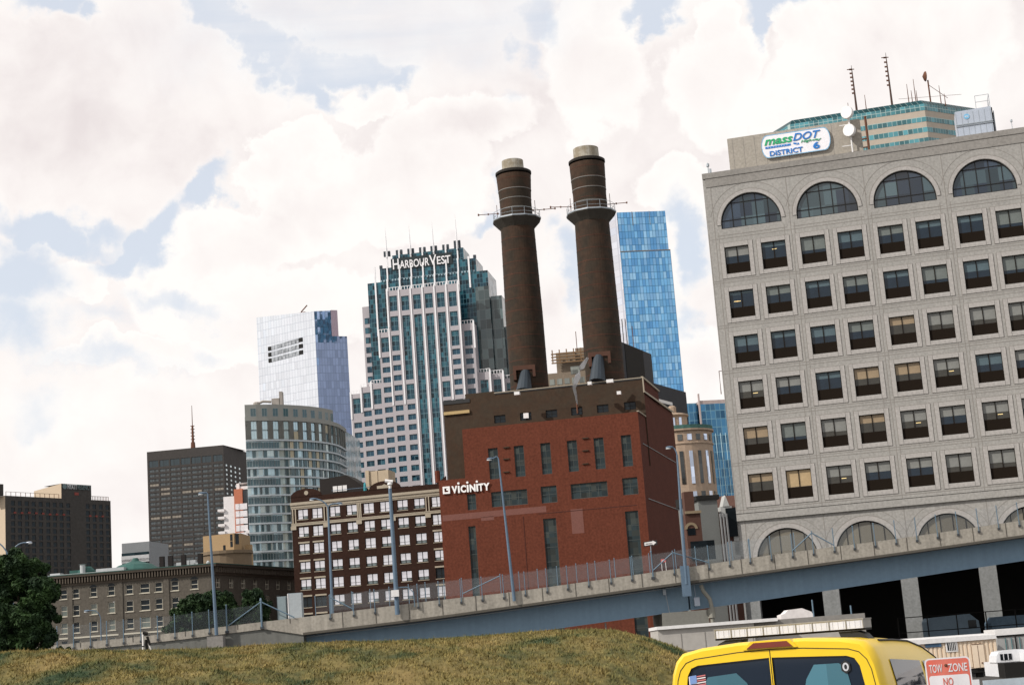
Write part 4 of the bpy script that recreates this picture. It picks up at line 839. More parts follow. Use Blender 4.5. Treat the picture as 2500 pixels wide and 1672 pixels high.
b = MB(); b.prism([(p[0], p[1]) for p in arc[:11]]+[(arc[10][0]-5, arc[10][1]+20), (0, 30)], zB, zA); b.build('crown', cc1, T)
heads.append(heads[-1]); core = [(p[0]-.8*math.sin(h), p[1]+.8*math.cos(h)) for p, h in zip(arc, heads)]+back
b = MB(); b.prism(core, 0, zB-.4); b.build('glazing', cgl, T)
b = MB()
def seg_box(mb, i, a, c, w0, w1, z0, z1):
    mb.fr = (arc[i][0], arc[i][1], heads[i]); mb.box(a, c, w0, w1, z0, z1); mb.fr = None
for i in range(15):
    seg_box(b, i, -.02, s_+.02, -.05, .9, zB-1.4, zB+.15)
    for f_ in range(2): seg_box(b, i, 0, s_*.47, 0.05, .7, zC+.0, zB-1.4)
b.build('concrete_frame', cc1, T)
b = MB(); z = zC; 
while z > 0:
    for i in range(15): seg_box(b, i, 0, s_+.05, .0, .75, z-.55, z)
    z -= FL3
b.parts('floor_band', ccb, T)
wl = []; dpan = {}
def cpanel(w, h, m):
    key = (round(w, 1), round(h, 1), m.name)
    if key not in dpan: dpan[key] = simple_win(w, h, m, mat('pale mullion', (.30, .35, .36), .6), .07, 2 if w > 1.5 else 1, 1)
    return dpan[key]
def cput(i, a, w, z, h, m, y=.35): fr = (arc[i][0], arc[i][1], heads[i]); c, q = math.cos(fr[2]), math.sin(fr[2]); wl.append((cpanel(w, h, m), fr[0]+a*c-y*q, fr[1]+a*q+y*c, z, fr[2]))
for i in range(10): cput(i, 2.0, 2.0, zB+.2, 3.0, cgd, -.08)
random.seed(5)
for i in range(15):
    for f_ in range(2): cput(i, s_*.49, 2.1, zC+.1+f_*3.5, 3.1, random.choice((cgl, cgl, cgw if 2 < i < 9 else cgl, cgd if i > 5 else cgl)), .4)
z = zC-FL3; fl = 0
while z > 18:
    for i in range(15):
        m = cgd; y_ = .4
        if i < 3 and fl % 2 == 0: cput(i, .1, 1.9, z+.05, 2.4, m, y_); cput(i, 2.2, 1.9, z+.05, 2.4, m, y_)
        else:
            cput(i, 2.2 if i < 8 else 1.2, 1.3, z+.05, 2.7, m, y_)
            if 4 <= i <= 9 and random.random() < .6: cput(i, .2, 1.6, z+.05, 2.7, random.choice((cgw, cgw, cgd)), y_)
            elif random.random() < .3: cput(i, .3, .9, z+.05, 2.7, m, y_)
    z -= FL3; fl += 1
put(T, wl)
b = MB(); b.box(9, 12, 6, 9, zA, zA+2.6); b.box(11.8, 13, 6, 9, zA, zA+5); b.tube([(3, 5, zA+.5), (6, 5, zA+1.6), (9, 5, zA+1.2)], .5, 6); b.lathe([(1.2, zA), (1.3, zA+1.1), (.9, zA+1.5)], 10, 3.6, 5); b.parts('roof_plant', mat('roof plant', (.30, .27, .24), .8), T)

# ================================================================ brown brick warehouse
F = Fac(*w6(60, 460), 300, -11)
T = root_of(F, 'brick_warehouse', 'dark brown brick warehouse with rows of paired windows and pale stone cornice', 'building')
wbr = mat('brown brick', (.034, .0175, .0125), .92, .2, .4, 2.4, .45, spec=.1); bst = mat('cream stone trim', (.36, .31, .235), .85, .12, .6, 3, .15)
ux = [1.23, 4.12, 7.7, 11.06, 14.44, 17.72, 21.14, 24.45, 27.88]; wz = [31.88, 28.53, 25.27, 21.82, 18.5, 15.15, 11.8, 8.5]; ww = 2.1; wh = 1.95
XE = 31; holes = [(x, x+ww, z-wh, z) for z in wz for x in ux]
b = MB(); b.wall(0, XE, GROUND, 33.0, holes, .3); b.quad((0, 0, GROUND), (0, 0, 34.3), (0, 40, 34.3), (0, 40, GROUND)); b.quad((0, .3, 34.2), (XE, .3, 34.2), (XE, 40, 34.2), (0, 40, 34.2)); b.build('wall', wbr, T)
b = MB(); b.box(0, XE, .02, .45, 33.0, 34.3)
for cxg in (3.1, 18.9): P = [(cxg-3.4, 34.3)]+[(cxg-3.1*math.cos(math.pi*i/12), 34.35+1.45*math.sin(math.pi*i/12)) for i in range(13)]+[(cxg+3.4, 34.3)]; b.vprism(P, .0-.04, .42)
P = [(29.3, 34.3), (30.0, 34.9), (31, 35.6), (31, 34.3)]; b.vprism(P, .03, .42); b.build('parapet', wbr, T)
b = MB(); b.box(-.1, XE, -.35, -.003, 32.75, 33.25); b.box(-.05, XE, -.15, -.003, 32.25, 32.74); b.box(0, XE, -.06, -.003, 31.98, 32.24); b.box(-.05, XE, -.14, -.003, 28.75, 29.1); b.box(-.08, XE, -.2, -.003, 29.11, 29.28)
for x in (.3, .85, 6.65, 7.25, 13.3, 13.95, 20.2, 26.85, 27.4, 13.62): b.box(x-.11, x+.11, -.13, -.003, 29.29, 31.97)
for x in (.35, 6.9, 13.5, 20.2, 27.1): b.box(x-.55, x+.55, -.16, -.003, 28.05, 28.74)
for z in wz:
    for x in ux: b.box(x-.06, x+ww+.06, -.1, -.003, z-wh-.13, z-wh-.01)
for z in wz[2:]:
    for x in (ux[0], ux[1], ux[8]): b.box(x-.08, x+ww+.08, -.06, -.003, z+.08, z+.38)
b.vprism([(17.4, 34.4), (20.3, 34.4), (20.3, 34.95), (19.3, 34.98), (18.9, 35.2), (18.4, 34.98), (17.4, 34.95)], -.1, -.045); v = MB(); v.lathe([(.42, -.1), (.42, -.045)], 14); b.add([(x+3.2, z, y+34.95) for x, y, z in v.v], v.f); b.parts('stone_trim', bst, T)
wsky = glass('sky reflecting glass', (.66, .64, .66), metal=.85, var=.12, pane=(1.0, 1.2), rough=.15, wob=.04); wlo = glass('dusty lower glass', (.10, .125, .125), var=.4, pane=(.9, .7), rough=.3); wdk = pane_dk
def bw(kind):
    f = MB(); fw = .09; f.box(0, ww, 0, .08, 0, fw); f.box(0, ww, 0, .08, wh-fw, wh); f.box(0, fw, 0, .08, fw, wh-fw); f.box(ww-fw, ww, 0, .08, fw, wh-fw); f.box(ww/2-.06, ww/2+.06, 0, .08, fw, wh-fw); f.box(fw, ww-fw, .02, .07, .56, .62)
    p = MB()
    for j, (a, c) in enumerate(((.05, ww/2), (ww/2, ww-.05))):
        lo = kind in ('a',) or (kind == 'b' and j == 0) or (kind == 'c' and j == 1)
        top = 2 if kind == 'd' else 0
        p.quad((a, .06, .05), (c, .06, .05), (c, .06, .6), (a, .06, .6), 1 if lo else top); p.quad((a, .06, .6), (c, .06, .6), (c, .06, wh-.05), (a, .06, wh-.05), top)
    return Win(f, p, [frame_dk], [wsky, wlo, wdk])
BK = {q: bw(q) for q in 'abcde'}; random.seed(11); wl = []
for zi_, z in enumerate(wz):
    for xi_, x in enumerate(ux):
        q = random.choice('aabce' if zi_ < 4 else 'ceea' if zi_ == 4 else 'cee'); 
        if (zi_ == 5 and xi_ in (0, 1)) or (zi_ >= 6): q = 'd'
        if zi_ == 5 and xi_ > 1: q = random.choice('ee c'.replace(' ', ''))
        if xi_ == 8 and zi_ in (4,): q = 'd'
        wl.append((BK[q], x, .18, z-wh, 0))
put(T, wl)
tan = mat('tan rendered hut', (.46, .37, .26), .85, .12, .8)
b = MB(); b.vprism([(4.0, 34.2), (4.0, 38.0), (9.5, 38.4), (11.5, 37.0), (13, 35.6), (13, 34.2)], 6, 12); b.build('roof_shed', mat('black roof shed', (.02, .016, .014), .9), T)
b = MB(); [b.box(6.7+1.0*i, 7.55+1.0*i, 5.85, 5.99, 35.3, 36.4) for i in range(3)]; b.parts('shed_window', white_p, T)
b = MB(); b.box(12.8, 17.2, 9, 14, 34.2, 39.0); b.box(12.6, 13.3, 8.7, 9.3, 34.2, 39.2); b.box(14.9, 15.0, 8.9, 8.99, 34.2, 39.0); b.build('roof_hut', tan, T)
b = MB(); b.lathe([(.3, 34.2), (.32, 35.3), (.22, 36.2), (.1, 36.4)], 10, 13.5, 5); b.build('roof_tank', mat('teal paint', (.04, .28, .32), .5), T)
b = MB(); b.tube([(8, 1, 35.0), (17, 1, 35.0)], .06, 5); b.build('roof_pipe', steel_bl, T)

# ================================================================ low stone office block at left
F = Fac(520, 1374, 300, -4)
T = root_of(F, 'stone_office_block', 'low grey brown stone office block with a deep bracketed cornice at left', 'building')
gst = mat('grey brown stone', (.108, .095, .077), .9, .16, .5, 2.2, .4, spec=.15, streak=.1); gdk = mat('dark stone cornice', (.055, .044, .032), .9, .2, .6, 3, .25); wtr = mat('cream sash', (.52, .48, .38), .6)
UL = -52; FR = F.side(0, 73); l2 = F.local(FR); UR = FR.u((722, 1386)); ZR = 22.9
xs = [F.u(c1(x, 860)) for x in (442, 530, 660, 790)]+[F.u(c1(x, 840)) for x in (920, 1025, 1135, 1255, 1398)]; xs = [xs[0]-3.4]+xs
wid = [1.35]*5+[1.45, 1.9, 1.45, 1.45, 1.45]; zr_ = [(18.3, 20.15), (15.0, 17.1), (11.75, 13.8), (8.4, 10.4)]
holes = [(x, x+w, a, c) for x, w in zip(xs, wid) for a, c in zr_]; ROUND = {3, 4, 8, 9}
b = MB(); b.wall(UL, 0, GROUND, 21.2, holes, .3); b.quad((UL, 0, GROUND), (UL, 0, ZR), (UL, 30, ZR), (UL, 30, GROUND))
b.fr = l2; xr_ = [FR.u(b4(x, 600)) for x in (45, 205, 445, 665, 885, 1100, 1300, 1505)]; hr = []
for x in xr_: hr += [(x, x+1.9, a, c) for a, c in zr_] if x > .4 else []
b.wall(0, UR+6, GROUND, 21.2, hr, .3); b.fr = None; b.build('wall', gst, T)
b = MB(); b.prism([(UL, 0.05), (-.05, 0.05), (l2[0]+(UR+6)*math.cos(l2[2]), (UR+6)*math.sin(l2[2])), (UL, 50)], 21.2, 22.3); 
e = (math.cos(l2[2])*(UR+6), math.sin(l2[2])*(UR+6)); b.prism([(UL-.9, -.9), (.75, -.9), (e[0]+.95, e[1]), (UL, 52)], 22.3, 22.75); b.build('cornice', gdk, T)
b = MB(); b.box(UL, .05, -.2, -.01, 20.75, 21.2)
x = UL
while x < -.2: b.box(x, x+.22, -.75, -.01, 21.2, 22.28); x += .55
b.fr = l2; b.box(0.1, UR+6, -.2, -.01, 20.75, 21.2); x = .3
while x < UR+6: b.box(x, x+.3, -.75, -.01, 21.2, 22.28); x += .75
b.fr = None; b.parts('bracket', mat('sooty bracket', (.10, .08, .06), .9, .2), T)
b = MB(); b.prism([(UL-.95, -.95), (.8, -.95), (e[0]+1.0, e[1]), (UL, 52)], 22.752, 22.9); b.build('roof', mat('green copper edge', (.035, .085, .07), .7, .2), T)
wl = []
wk1 = {w: simple_win(w, 2.05, pane_dk, wtr, .11, 1, 1, split=[1.0]) for w in (1.35, 1.45, 1.9)}; wk0 = {w: simple_win(w, 1.85, pane_dk, wtr, .11, 1, 1, split=[.9]) for w in (1.35, 1.45, 1.9)}
wb = glass('pale curtained glass', (.085, .10, .085), var=.4, pane=(1, 1)); wkb = {w: simple_win(w, 2.05, wb, wtr, .11, 1, 1, split=[1.0]) for w in (1.35, 1.45, 1.9)}
random.seed(4)
for x, w in zip(xs, wid):
    for j, (a, c) in enumerate(zr_): wl.append(((wk0 if j == 0 else (wkb if random.random() < .25 else wk1))[w], x, .15, a, 0))
w3 = simple_win(1.9, 2.0, pane_dk, wtr, .16, 3, 2)
for h in hr: p = (l2[0]+h[0]*math.cos(l2[2])-.15*math.sin(l2[2]), l2[1]+h[0]*math.sin(l2[2])+.15*math.cos(l2[2])); wl.append((w3, p[0], p[1], h[2], l2[2]))
put(T, wl)
b = MB(); b2 = MB()
for i in ROUND:      # round heads over the top-floor windows
    c = xs[i]+wid[i]/2; r = wid[i]/2; P = [(c-r*math.cos(math.pi*k/10), 20.12+r*.8*math.sin(math.pi*k/10)) for k in range(11)]; b.vprism(P, -.04, -.008)
b.parts('fanlight', pane_dk, T)
for x, w in zip(xs, wid):
    for a, c in zr_: b2.box(x-.15, x+w+.15, -.12, -.004, a-.14, a-.01)
b2.box(UL, 0, -.1, -.004, 10.7, 11.0); b2.parts('sill', wtr, T)
b = MB()
for i in range(0, 9): x = xs[i]+(xs[i+1]-xs[i]+1.4)/2; b.box(x-.5, x+.5, -.16, -.004, 8, 20.7) if i in (1, 4, 7) else None
b.parts('pilaster', gst, T)
b = MB()
for px in (394, 415, 447, 488):
    a = at(px, 1372, 306); q = (a-F.A); x, y = q.dot(F.d), q.dot(F.n); b.box(x-.42, x+.42, y, y+1, 22.9, 25.4)
b.parts('chimney', mat('black chimney stack', (.016, .012, .011), .9), T)
cop = mat('green copper roof', (.025, .085, .072), .7, .25, .8)
b = MB(); a = F.u((331, 1382), 12); b.lathe([(5.0, 22.9), (4.9, 23.6), (3.4, 24.6), (.8, 25.4), (.5, 26.0)], 14, a, 12); a = F.u((212, 1396), 10); b.lathe([(1.9, 22.9), (1.8, 24), (.9, 24.9)], 10, a, 10); a = F.u((186, 1396), 10); b.box(a-1.0, a+1, 9, 11, 22.9, 24.3); b.parts('copper_dome', cop, T)
b = MB(); a = F.u((202, 1390), 8); b.lathe([(.5, 22.9), (.55, 25.2), (.8, 25.3)], 10, a, 8); a = F.u((268, 1385), 6); b.box(a-2.8, a+2.8, 6, 8, 22.9, 24.0); a = F.u((180, 1397), 3); b.box(a-6, a+6, 3, 5, 22.9, 23.25); a = F.u((134, 1395), 5); b.box(a-1.0, a+1.0, 5, 7, 22.9, 23.7)
for px in (455, 470, 480, 436): a = F.u((px, 1372), 9); b.box(a-.5, a+.6, 9, 10, 22.9, 23.9+.3*(px % 3))
a = F.u((508, 1371), 3); b.lathe([(.35, 22.9), (.4, 23.4), (.1, 23.7)], 8, a, 3); b.parts('roof_plant', mat('white roof plant', (.42, .43, .43), .6, .15), T)

# ================================================================ hotel slab far left
F = Fac(*hy(65, 315), 800, 57)
T = root_of(F, 'hotel_slab', 'dark brown hotel slab with rooftop name panel at the far left', 'building')
hbr = mat('dark hotel brick', (.052, .047, .042), .92, .12, .1, .6, .45); hlit = mat('sunlit hotel gable', (.50, .40, .29), .9, .06)  # gable paler than the front: its sunlit side is put into the colour
k_ = 800/450; UE = 39.9*k_; ZT = F.z(hy(700, 341)); 
cols = [F.u(hy(x, 560)) for x in (140, 228, 318, 405, 495, 590, 675, 760, 848)]+[F.u(hy(x, 560)) for x in (1098, 1182, 1265, 1350)]
zrow = [F.z(hy(770, y)) for y in (402, 488, 570, 655, 738, 822, 905, 988, 1072, 1156, 1240)]; w_ = 2.6; h_ = 2.6
holes = [(x, x+w_, z-h_, z) for x in cols for z in zrow]
b = MB(); b.wall(0, UE, GROUND, ZT, holes, .4); b.quad((UE, 0, GROUND), (UE, 30, GROUND), (UE, 30, ZT), (UE, 0, ZT)); b.quad((0, 0, ZT), (UE, 0, ZT), (UE, 30, ZT), (0, 30, ZT))
a, c = F.u(hy(780, 155)), F.u(hy(1162, 180)); zp = F.z(hy(970, 168)); b.quad((a, -.05, ZT-.5), (c, -.05, ZT-.5), (c, -.05, zp), (a, -.05, zp)); b.quad((c, -.05, ZT), (c, 14, ZT), (c, 14, zp), (c, -.05, zp)); b.quad((a, -.05, zp), (c, -.05, zp), (c, 14, zp), (a, 14, zp)); b.build('wall', hbr, T)
b = MB(); b.quad((0, 0, GROUND), (0, 0, ZT), (0, 40, ZT), (0, 40, GROUND)); b.quad((a, -.05, ZT), (a, -.05, zp), (a, 22, zp-1.5), (a, 22, ZT)); b.build('gable', hlit, T)
b = MB(); b.box(-.2, -8, 1, 8, ZT, ZT+6.0); b.build('roof_box', hbr, T)
hw = simple_win(w_, h_, pane_dk, mat('bronze sash', (.05, .045, .04), .6), .12, 1, 1)
put(T, [(hw, x, .25, z-h_, 0) for z in zrow for x in cols])
hs_ = F.u(hy(855, 210)); he = F.u(hy(1150, 230)); zb = F.z(hy(860, 226)); sg1 = mat('grey sign letters', (.42, .44, .44), .5); sg2 = mat('dim sign letters', (.12, .17, .17), .5); hm = he-hs_
lettering('HYATT', 1, sg1, T, hs_, -.5, zb, bold=.03, width=hm*.40, height=2.6, name='sign_lettering', ext=.1); lettering('REGENCY', 1, sg2, T, hs_+hm*.43, -.5, zb, width=hm*.57, height=2.6, name='sign_lettering', ext=.1)
b = MB(); v = MB(); v.lathe([(1.5, 0), (1.5, .1)], 14); u_ = F.u(hy(820, 200)); b.add([(x+u_, z-.4, y+zb+1.3) for x, y, z in v.v], v.f); b.build('sign_emblem', sg2, T)
b = MB(); rl = mat('red lamp glass', (.20, .03, .018), .5)
for x, y in [(190, 528), (280, 532), (372, 530), (462, 535), (550, 540), (638, 550), (725, 550), (815, 553), (1150, 570), (1232, 573), (1312, 575), (975, 288)]:
    a = F.uz(hy(x, y)); r_ = .8 if x != 975 else 1.4; b.box(a[0]-r_, a[0]+r_, -.2, -.01, a[1]-.8*r_*.7, a[1]+.8*r_*.7)
b.parts('red_lamp', rl, T)
b = MB(); z = ZT+2.2
for (q0, q1) in ((1, F.u(hy(760, 330))), (F.u(hy(1172, 350)), UE-1)):
    b.box(q0, q1, .5, .7, z-.15, z); n_ = 11
    for j in range(n_+1): x = q0+(q1-q0)*j/n_; b.box(x-.1, x+.1, .5, .7, ZT, z)
b.build('railing', rust, T)

# ================================================================ dark office tower with mast
F = Fac(*dt(135, 158), 1200, -7); UE = 30.74*2
T = root_of(F, 'dark_office_tower', 'dark brown flat topped office tower with a roof mast at left', 'building')
dtm = mat('bronze cladding', (.046, .040, .036), .8, .08, .05, .4, .22); dgl = glass('bronze tower glass', (.045, .055, .058), var=.55, pane=(1.9, 3.6), rough=.2, spec=.6, c2=(.055, .062, .062)); dgl2 = glass('plant floor louvre', (.018, .032, .038), var=.3, pane=(1.2, 7))
ZT = F.z(dt(135, 158)); FR = F.side(UE, 80); l3 = F.local(FR); US = FR.u(dt(1248, 140)); bx0 = [F.u(dt(x, 300)) for x in (158, 283, 406, 530, 652, 775, 905)]; bw_ = (bx0[1]-bx0[0])*.88
za, zb_ = F.z(dt(160, 262)), F.z(dt(165, 340)); z2 = F.z(dt(165, 365)); fh = 3.66
holes = [(x, x+bw_, zb_, za) for x in bx0]; rowz = [z2-fh*j for j in range(26)]; holes += [(x, x+bw_, z-2.3, z) for x in bx0 for z in rowz]
b = MB(); b.wall(0, UE, GROUND, ZT, holes, .5); b.fr = l3; sx = [4+US*.22*j for j in range(4)]; hs2 = [(x, x+US*.1, z-1.9, z) for x in sx for z in rowz[:14]]; b.wall(0, US+8, GROUND, ZT, hs2, .5); b.fr = None
b.quad((0, 0, ZT), (UE, 0, ZT), (UE+5, US, ZT), (0, US, ZT)); b.quad((0, 0, GROUND), (0, 0, ZT), (0, 50, ZT), (0, 50, GROUND)); b.build('wall', dtm, T)
w1 = simple_win(bw_, 2.3, dgl, dtm, .2, 3, 1); w0 = simple_win(bw_, za-zb_, dgl2, dtm, .2, 1, 1); wsd = simple_win(US*.1, 1.9, glass('bright side glass', (.42, .50, .52), metal=.8, var=.4, pane=(3, 4)), dtm, .2, 1, 1)
wpl = simple_win(bw_, 2.3, mat('lit floor blinds', (.24, .21, .17), .7, .3, .3), dtm, .2, 3, 1)
wl = [(w0, x, .3, zb_, 0) for x in bx0]; random.seed(2)
for j, z in enumerate(rowz):
    for i, x in enumerate(bx0): wl.append((wpl if (j == 5 and i in (1, 3, 4, 6)) or (j == 10 and i in (0, 1, 2)) or random.random() < .03 else w1, x, .3, z-2.3, 0))
for h in hs2: wl.append((wsd if random.random() < .8 else w1 if False else wsd, l3[0]+h[0]*math.cos(l3[2])-.2*math.sin(l3[2]), l3[1]+h[0]*math.sin(l3[2])+.2*math.cos(l3[2]), h[2], l3[2]))
put(T, wl)
A = at(*dt(672, 102), 1215); h = A.z-2.1; top = at(466, 990, 1215).z; b = MB(); H_ = top-A.z
b.lathe([(2.0, -2), (1.6, H_*.12)], 6); b.lathe([(1.0, H_*.12), (.8, H_*.5), (.35, H_*.52), (.2, H_)], 6)
for j in range(5): b.box(-1.6, 1.6, -.2, .2, H_*(.18+.08*j), H_*(.18+.08*j)+.6)
tag(b.build('radio_mast', rust, None, A), 'slender red radio mast on the dark flat topped tower at left', 'mast')

# low grey block between the hotel and dark tower
F = Fac(*dt(-60, 1215), 900, -8); T = root_of(F, 'grey_block', 'low plain grey block between the dark hotel and the dark office tower', 'building')
ZT = F.z(dt(0, 1205)); b = MB(); gg = mat('pale grey ribbed wall', (.22, .23, .235), .8, .05, .2, 2, .2); GE = F.u(dt(163, 1205)); b.box(-5, GE, 0, 30, 0, ZT); b.build('wall', gg, T)
b = MB(); z = F.z(dt(0, 1322)); b.box(-5, GE, -.6, -.01, z-6, z); b.parts('window_band', dgl2, T); b = MB(); z = F.z(dt(0, 1355)); b.box(-5, GE, -1, -.01, z-4, z); z = F.z(dt(0, 1395)); b.box(-5, GE, -1, -.01, z-1.5, z); b.parts('balcony_band', mat('pale balcony band', (.5, .5, .5), .7), T)

# orange and white apartment tower
F = Fac(*dt(1143, 590), 760, -5); T = root_of(F, 'apartment_tower', 'orange brick apartment tower with white balconies beside the dark tower', 'building')
ob = mat('orange brick', (.46, .16, .09), .9, .08); wbal = mat('white balcony', (.70, .66, .64), .7, .1)
ZT = F.z(dt(1143, 590)); a = F.u(dt(1240, 590)); e_ = F.u(dt(1330, 600)); b = MB(); b.box(0, a, 0, 12, 0, ZT); b.build('wall', ob, T)
b = MB(); b.box(a+.02, e_+12, 1, 14, 0, ZT-.6); b.build('side_block', dgl, T)
b = MB(); zt = F.z(dt(1180, 515)); b.box(F.u(dt(1175, 515)), e_+10, 3, 10, ZT+3.2, zt); b.box(.5, 2, 3, 4, ZT, zt); b.box(1, e_+8, 3.5, 9.5, ZT, ZT+1.6); b.build('roof_canopy', wbal, T)
b = MB(); z = F.z(dt(1170, 760)); x1, x2 = F.u(dt(1163, 800)), F.u(dt(1202, 800)); n = 0
while z > 30: b.box(x1, x1+2.4, -.2, -.01, z-2.9, z); b.box(x2, x2+4.2, -.2, -.01, z-2.9, z); z -= 3.5; n += 1
b.parts('window', mat('white window bays', (.72, .68, .68), .5, .2, 1), T)
b = MB(); z = F.z(dt(1110, 740)); j = 0
b.box(-5.5, -.02, .5, 8, 0, z+3); b.build('white_wing', wbal, T)
b = MB()
while z > 30: b.box(-8.3, -5, -.6, 5, z-4.2, z-3.0); z -= 3.6
z = ZT-22
while z > 30: b.box(a+1.2, a+4, -1.2, .9, z, z+1.5); z -= 3.6
b.parts('balcony', wbal, T)

# tan mid-rise below it
F = Fac(*dt(785, 1135), 520, -20); T = root_of(F, 'tan_block', 'tan stepped brick block with few windows in front of the dark tower', 'building')
tn = mat('tan brick', (.33, .225, .12), .9, .07, .3, 2, .15); ZT = F.z(dt(785, 1135)); a = F.u(dt(1140, 1090)); FR = F.side(a, 55); l4 = F.local(FR); q = FR.u(dt(1228, 1095))
b = MB(); b.prism([(0, 0), (a, 0), (a+q*math.cos(l4[2]), q*math.sin(l4[2])), (a+q*math.cos(l4[2])-4, 16), (0, 14)], 0, ZT); b.box(a+1.2, F.u(dt(1338, 1300), 5), 5, 6.5, 0, F.z(dt(1230, 1238), 5)); b.build('wall', tn, T)
b = MB(); 
for x, y, w__, h__ in ((1100, 1112, .9, 2.1), (1103, 1192, .9, 1.9), (1020, 1238, .9, 1.9), (775, 1335, .9, 2.2), (808, 1330, 1.2, 2.4), (915, 1320, 1.2, 2.4)): p = F.uz(dt(x, y)); b.box(p[0], p[0]+w__, -.06, -.005, p[1]-h__, p[1])
for x in (1228, 1255, 1298):
    for y in (1292, 1372): p = F.uz(dt(x, y), 5); b.box(p[0], p[0]+1.4, 4.94, 4.995, p[1]-3.0, p[1])
b.fr = l4; p = FR.uz(dt(1158, 1105)); b.box(p[0], p[0]+1.6, -.06, -.005, p[1]-3.4, p[1]); b.fr = None; b.parts('window', pane_dk, T)
p = F.uz(dt(1060, 1315), -6); b = MB(); b.lathe([(8.0, 0), (8.0, p[1]-1), (8.5, p[1]-1), (8.5, p[1])], 24, p[0], -6); b.build('round_bay', mat('brown banded drum', (.17, .125, .08), .9, .1), T)

# ================================================================ blue glass tower (right of the stacks)
F = Fac(*mt(82, 60), 750, 8); T = root_of(F, 'blue_tower', 'tall bright blue mirrored glass tower right of the smokestacks', 'building')
mb_ = glass('blue mirror curtain wall', (.17, .40, .65), metal=.93, var=.14, pane=(1.55, 3.55), rough=.05, wob=.16, line=(.07, .18, .28), lw=.2, c2=(.27, .49, .70))  # paler second pane tint stands in for reflected cloud, painted into the glass
UE = 24.6; z1 = F.z(mt(105, 358)); ZT = F.z(mt(82, 60)); ew = F.u(mt(490, 345))
b = MB(); b.box(0, UE, 0, 24, z1, ZT); b.box(-.1, ew+.0, .0-.35, 25, 0, z1-.01); b.build('glazing', mb_, T)
b = MB(); w2 = F.side(0, -62); lw = F.local(w2); b.fr = lw
xa = w2.u(mt(20, 110)); b.fr = None
b.prism([(-.15, -.1), (-7.5, 12), (-7.5, 22), (-.15, 22)], 0, ZT-.5); b.build('pale_flank', glass('white glazed flank', (.74, .74, .78), metal=.75, var=.1, pane=(3, 3.6), rough=.12, wob=.05, line=(.6, .6, .65), lw=.2), T)
b = MB(); 
for x in (F.u(mt(200, 100)), F.u(mt(332, 100))): b.box(x-.12, x+.12, -.12, -.01, F.z(mt(200, 160)), ZT+.2)
b.box(-.1, ew, -.5, -.36, z1-.4, z1); b.parts('seam', mat('brown seam', (.2, .15, .1), .6), T)
b = MB()
for i in range(3): z = F.z(mt(120, 860+i*6)); b.box(-3.2+1.25*i, -2.5+1.25*i, 1.2-1.9*i*.0+3.2-i*2.0, 5, 100, z)
b.parts('dark_slot', dark, T)
# dark louvred block behind the plant, right
A0 = mt(120, 1050); F = Fac(*A0, 400, 66); T = root_of(F, 'louvred_block', 'dark slate blue block with sloping outline behind the right smokestack', 'building')
lv = mat('dark louvred cladding', (.022, .026, .034), .7, .15, .3, 5, .3); UE = F.u(mt(345, 1140)); ZT = F.z(A0); b = MB(); b.box(-1, UE, 0, 9, 20, ZT); b.build('wall', lv, T)
b = MB(); a = F.uz(mt(140, 1090)); b.box(a[0], a[0]+14, -.12, -.01, a[1]-9, a[1]+1); b.parts('louvre', dark, T)
A1 = mt(365, 1365); F2 = Fac(*A1, 385, 62); T2 = root_of(F2, 'lower_louvred_block', 'lower dark slate block stepping down right behind the red brick plant', 'building')
UE = F2.u(mt(612, 1460)); b = MB(); b.box(-4, UE, 0, 12, 5, F2.z(A1)); b.build('wall', lv, T2); a = F2.uz(mt(420, 1500)); b = MB(); b.box(a[0]-2, a[0]+7, -.15, -.01, a[1]-.5, a[1]+.3); b.parts('ledge', white_p, T2)
# brown concrete building between the stacks
F = Fac(*ch(500, 1445), 430, -6); T = root_of(F, 'concrete_block', 'brown concrete office block seen between the two smokestacks', 'building')
bc = mat('brown concrete', (.21, .165, .12), .9, .1, .3, 2, .2); zt = F.z(ch(500, 1448)); zt2 = F.z(ch(640, 1385)); zt3 = F.z(ch(600, 1310)); a = F.u(ch(552, 1400)); a2 = F.u(ch(670, 1380)); 
UE = F.u(ch(800, 1400)); b = MB(); b.box(-8, UE, 0, 20, 0, zt); b.box(a, UE, 1, 20, zt, zt2); b.box(a, a2, 1.2, 20, zt2, zt3); b.box(a2, UE, 3, 20, zt2, zt3+1.2); b.build('wall', bc, T)
b = MB(); z = F.z(ch(560, 1480)); x = -6
while x < UE-2: b.box(x, x+1.4, -.08, -.005, z-1.6, z); b.box(x, x+1.4, -.08, -.005, z-6.2, z-4.4); x += 2.1
b.box(F.u(ch(645, 1480)), F.u(ch(700, 1480)), -.08, -.005, z+1.0, z+3.2); b.parts('window_band', glass('grey ribbon glass', (.16, .17, .15), var=.5, pane=(1.4, 2)), T)
b = MB(); zs0, zs1 = F.z(ch(545, 1385)), F.z(ch(545, 1330))
for i in range(9): x = a-.8+i*2.0; b.box(x-.15, x+.15, -.9, -.6, zs0, zs1+1.2)
for i in range(4): z = zs0+(zs1-zs0)*i/3; b.box(a-1.2, a+16, -1.0, -.5, z-.15, z+.15)
b.build('scaffold', mat('brown scaffold', (.20, .12, .06), .8), T)
b = MB(); [b.tube([(a+6+4*i, 3, zt3), (a+6+4*i, 3, zt3+6)], .1, 4) for i in range(5)]; b.parts('roof_pole', rust, T)
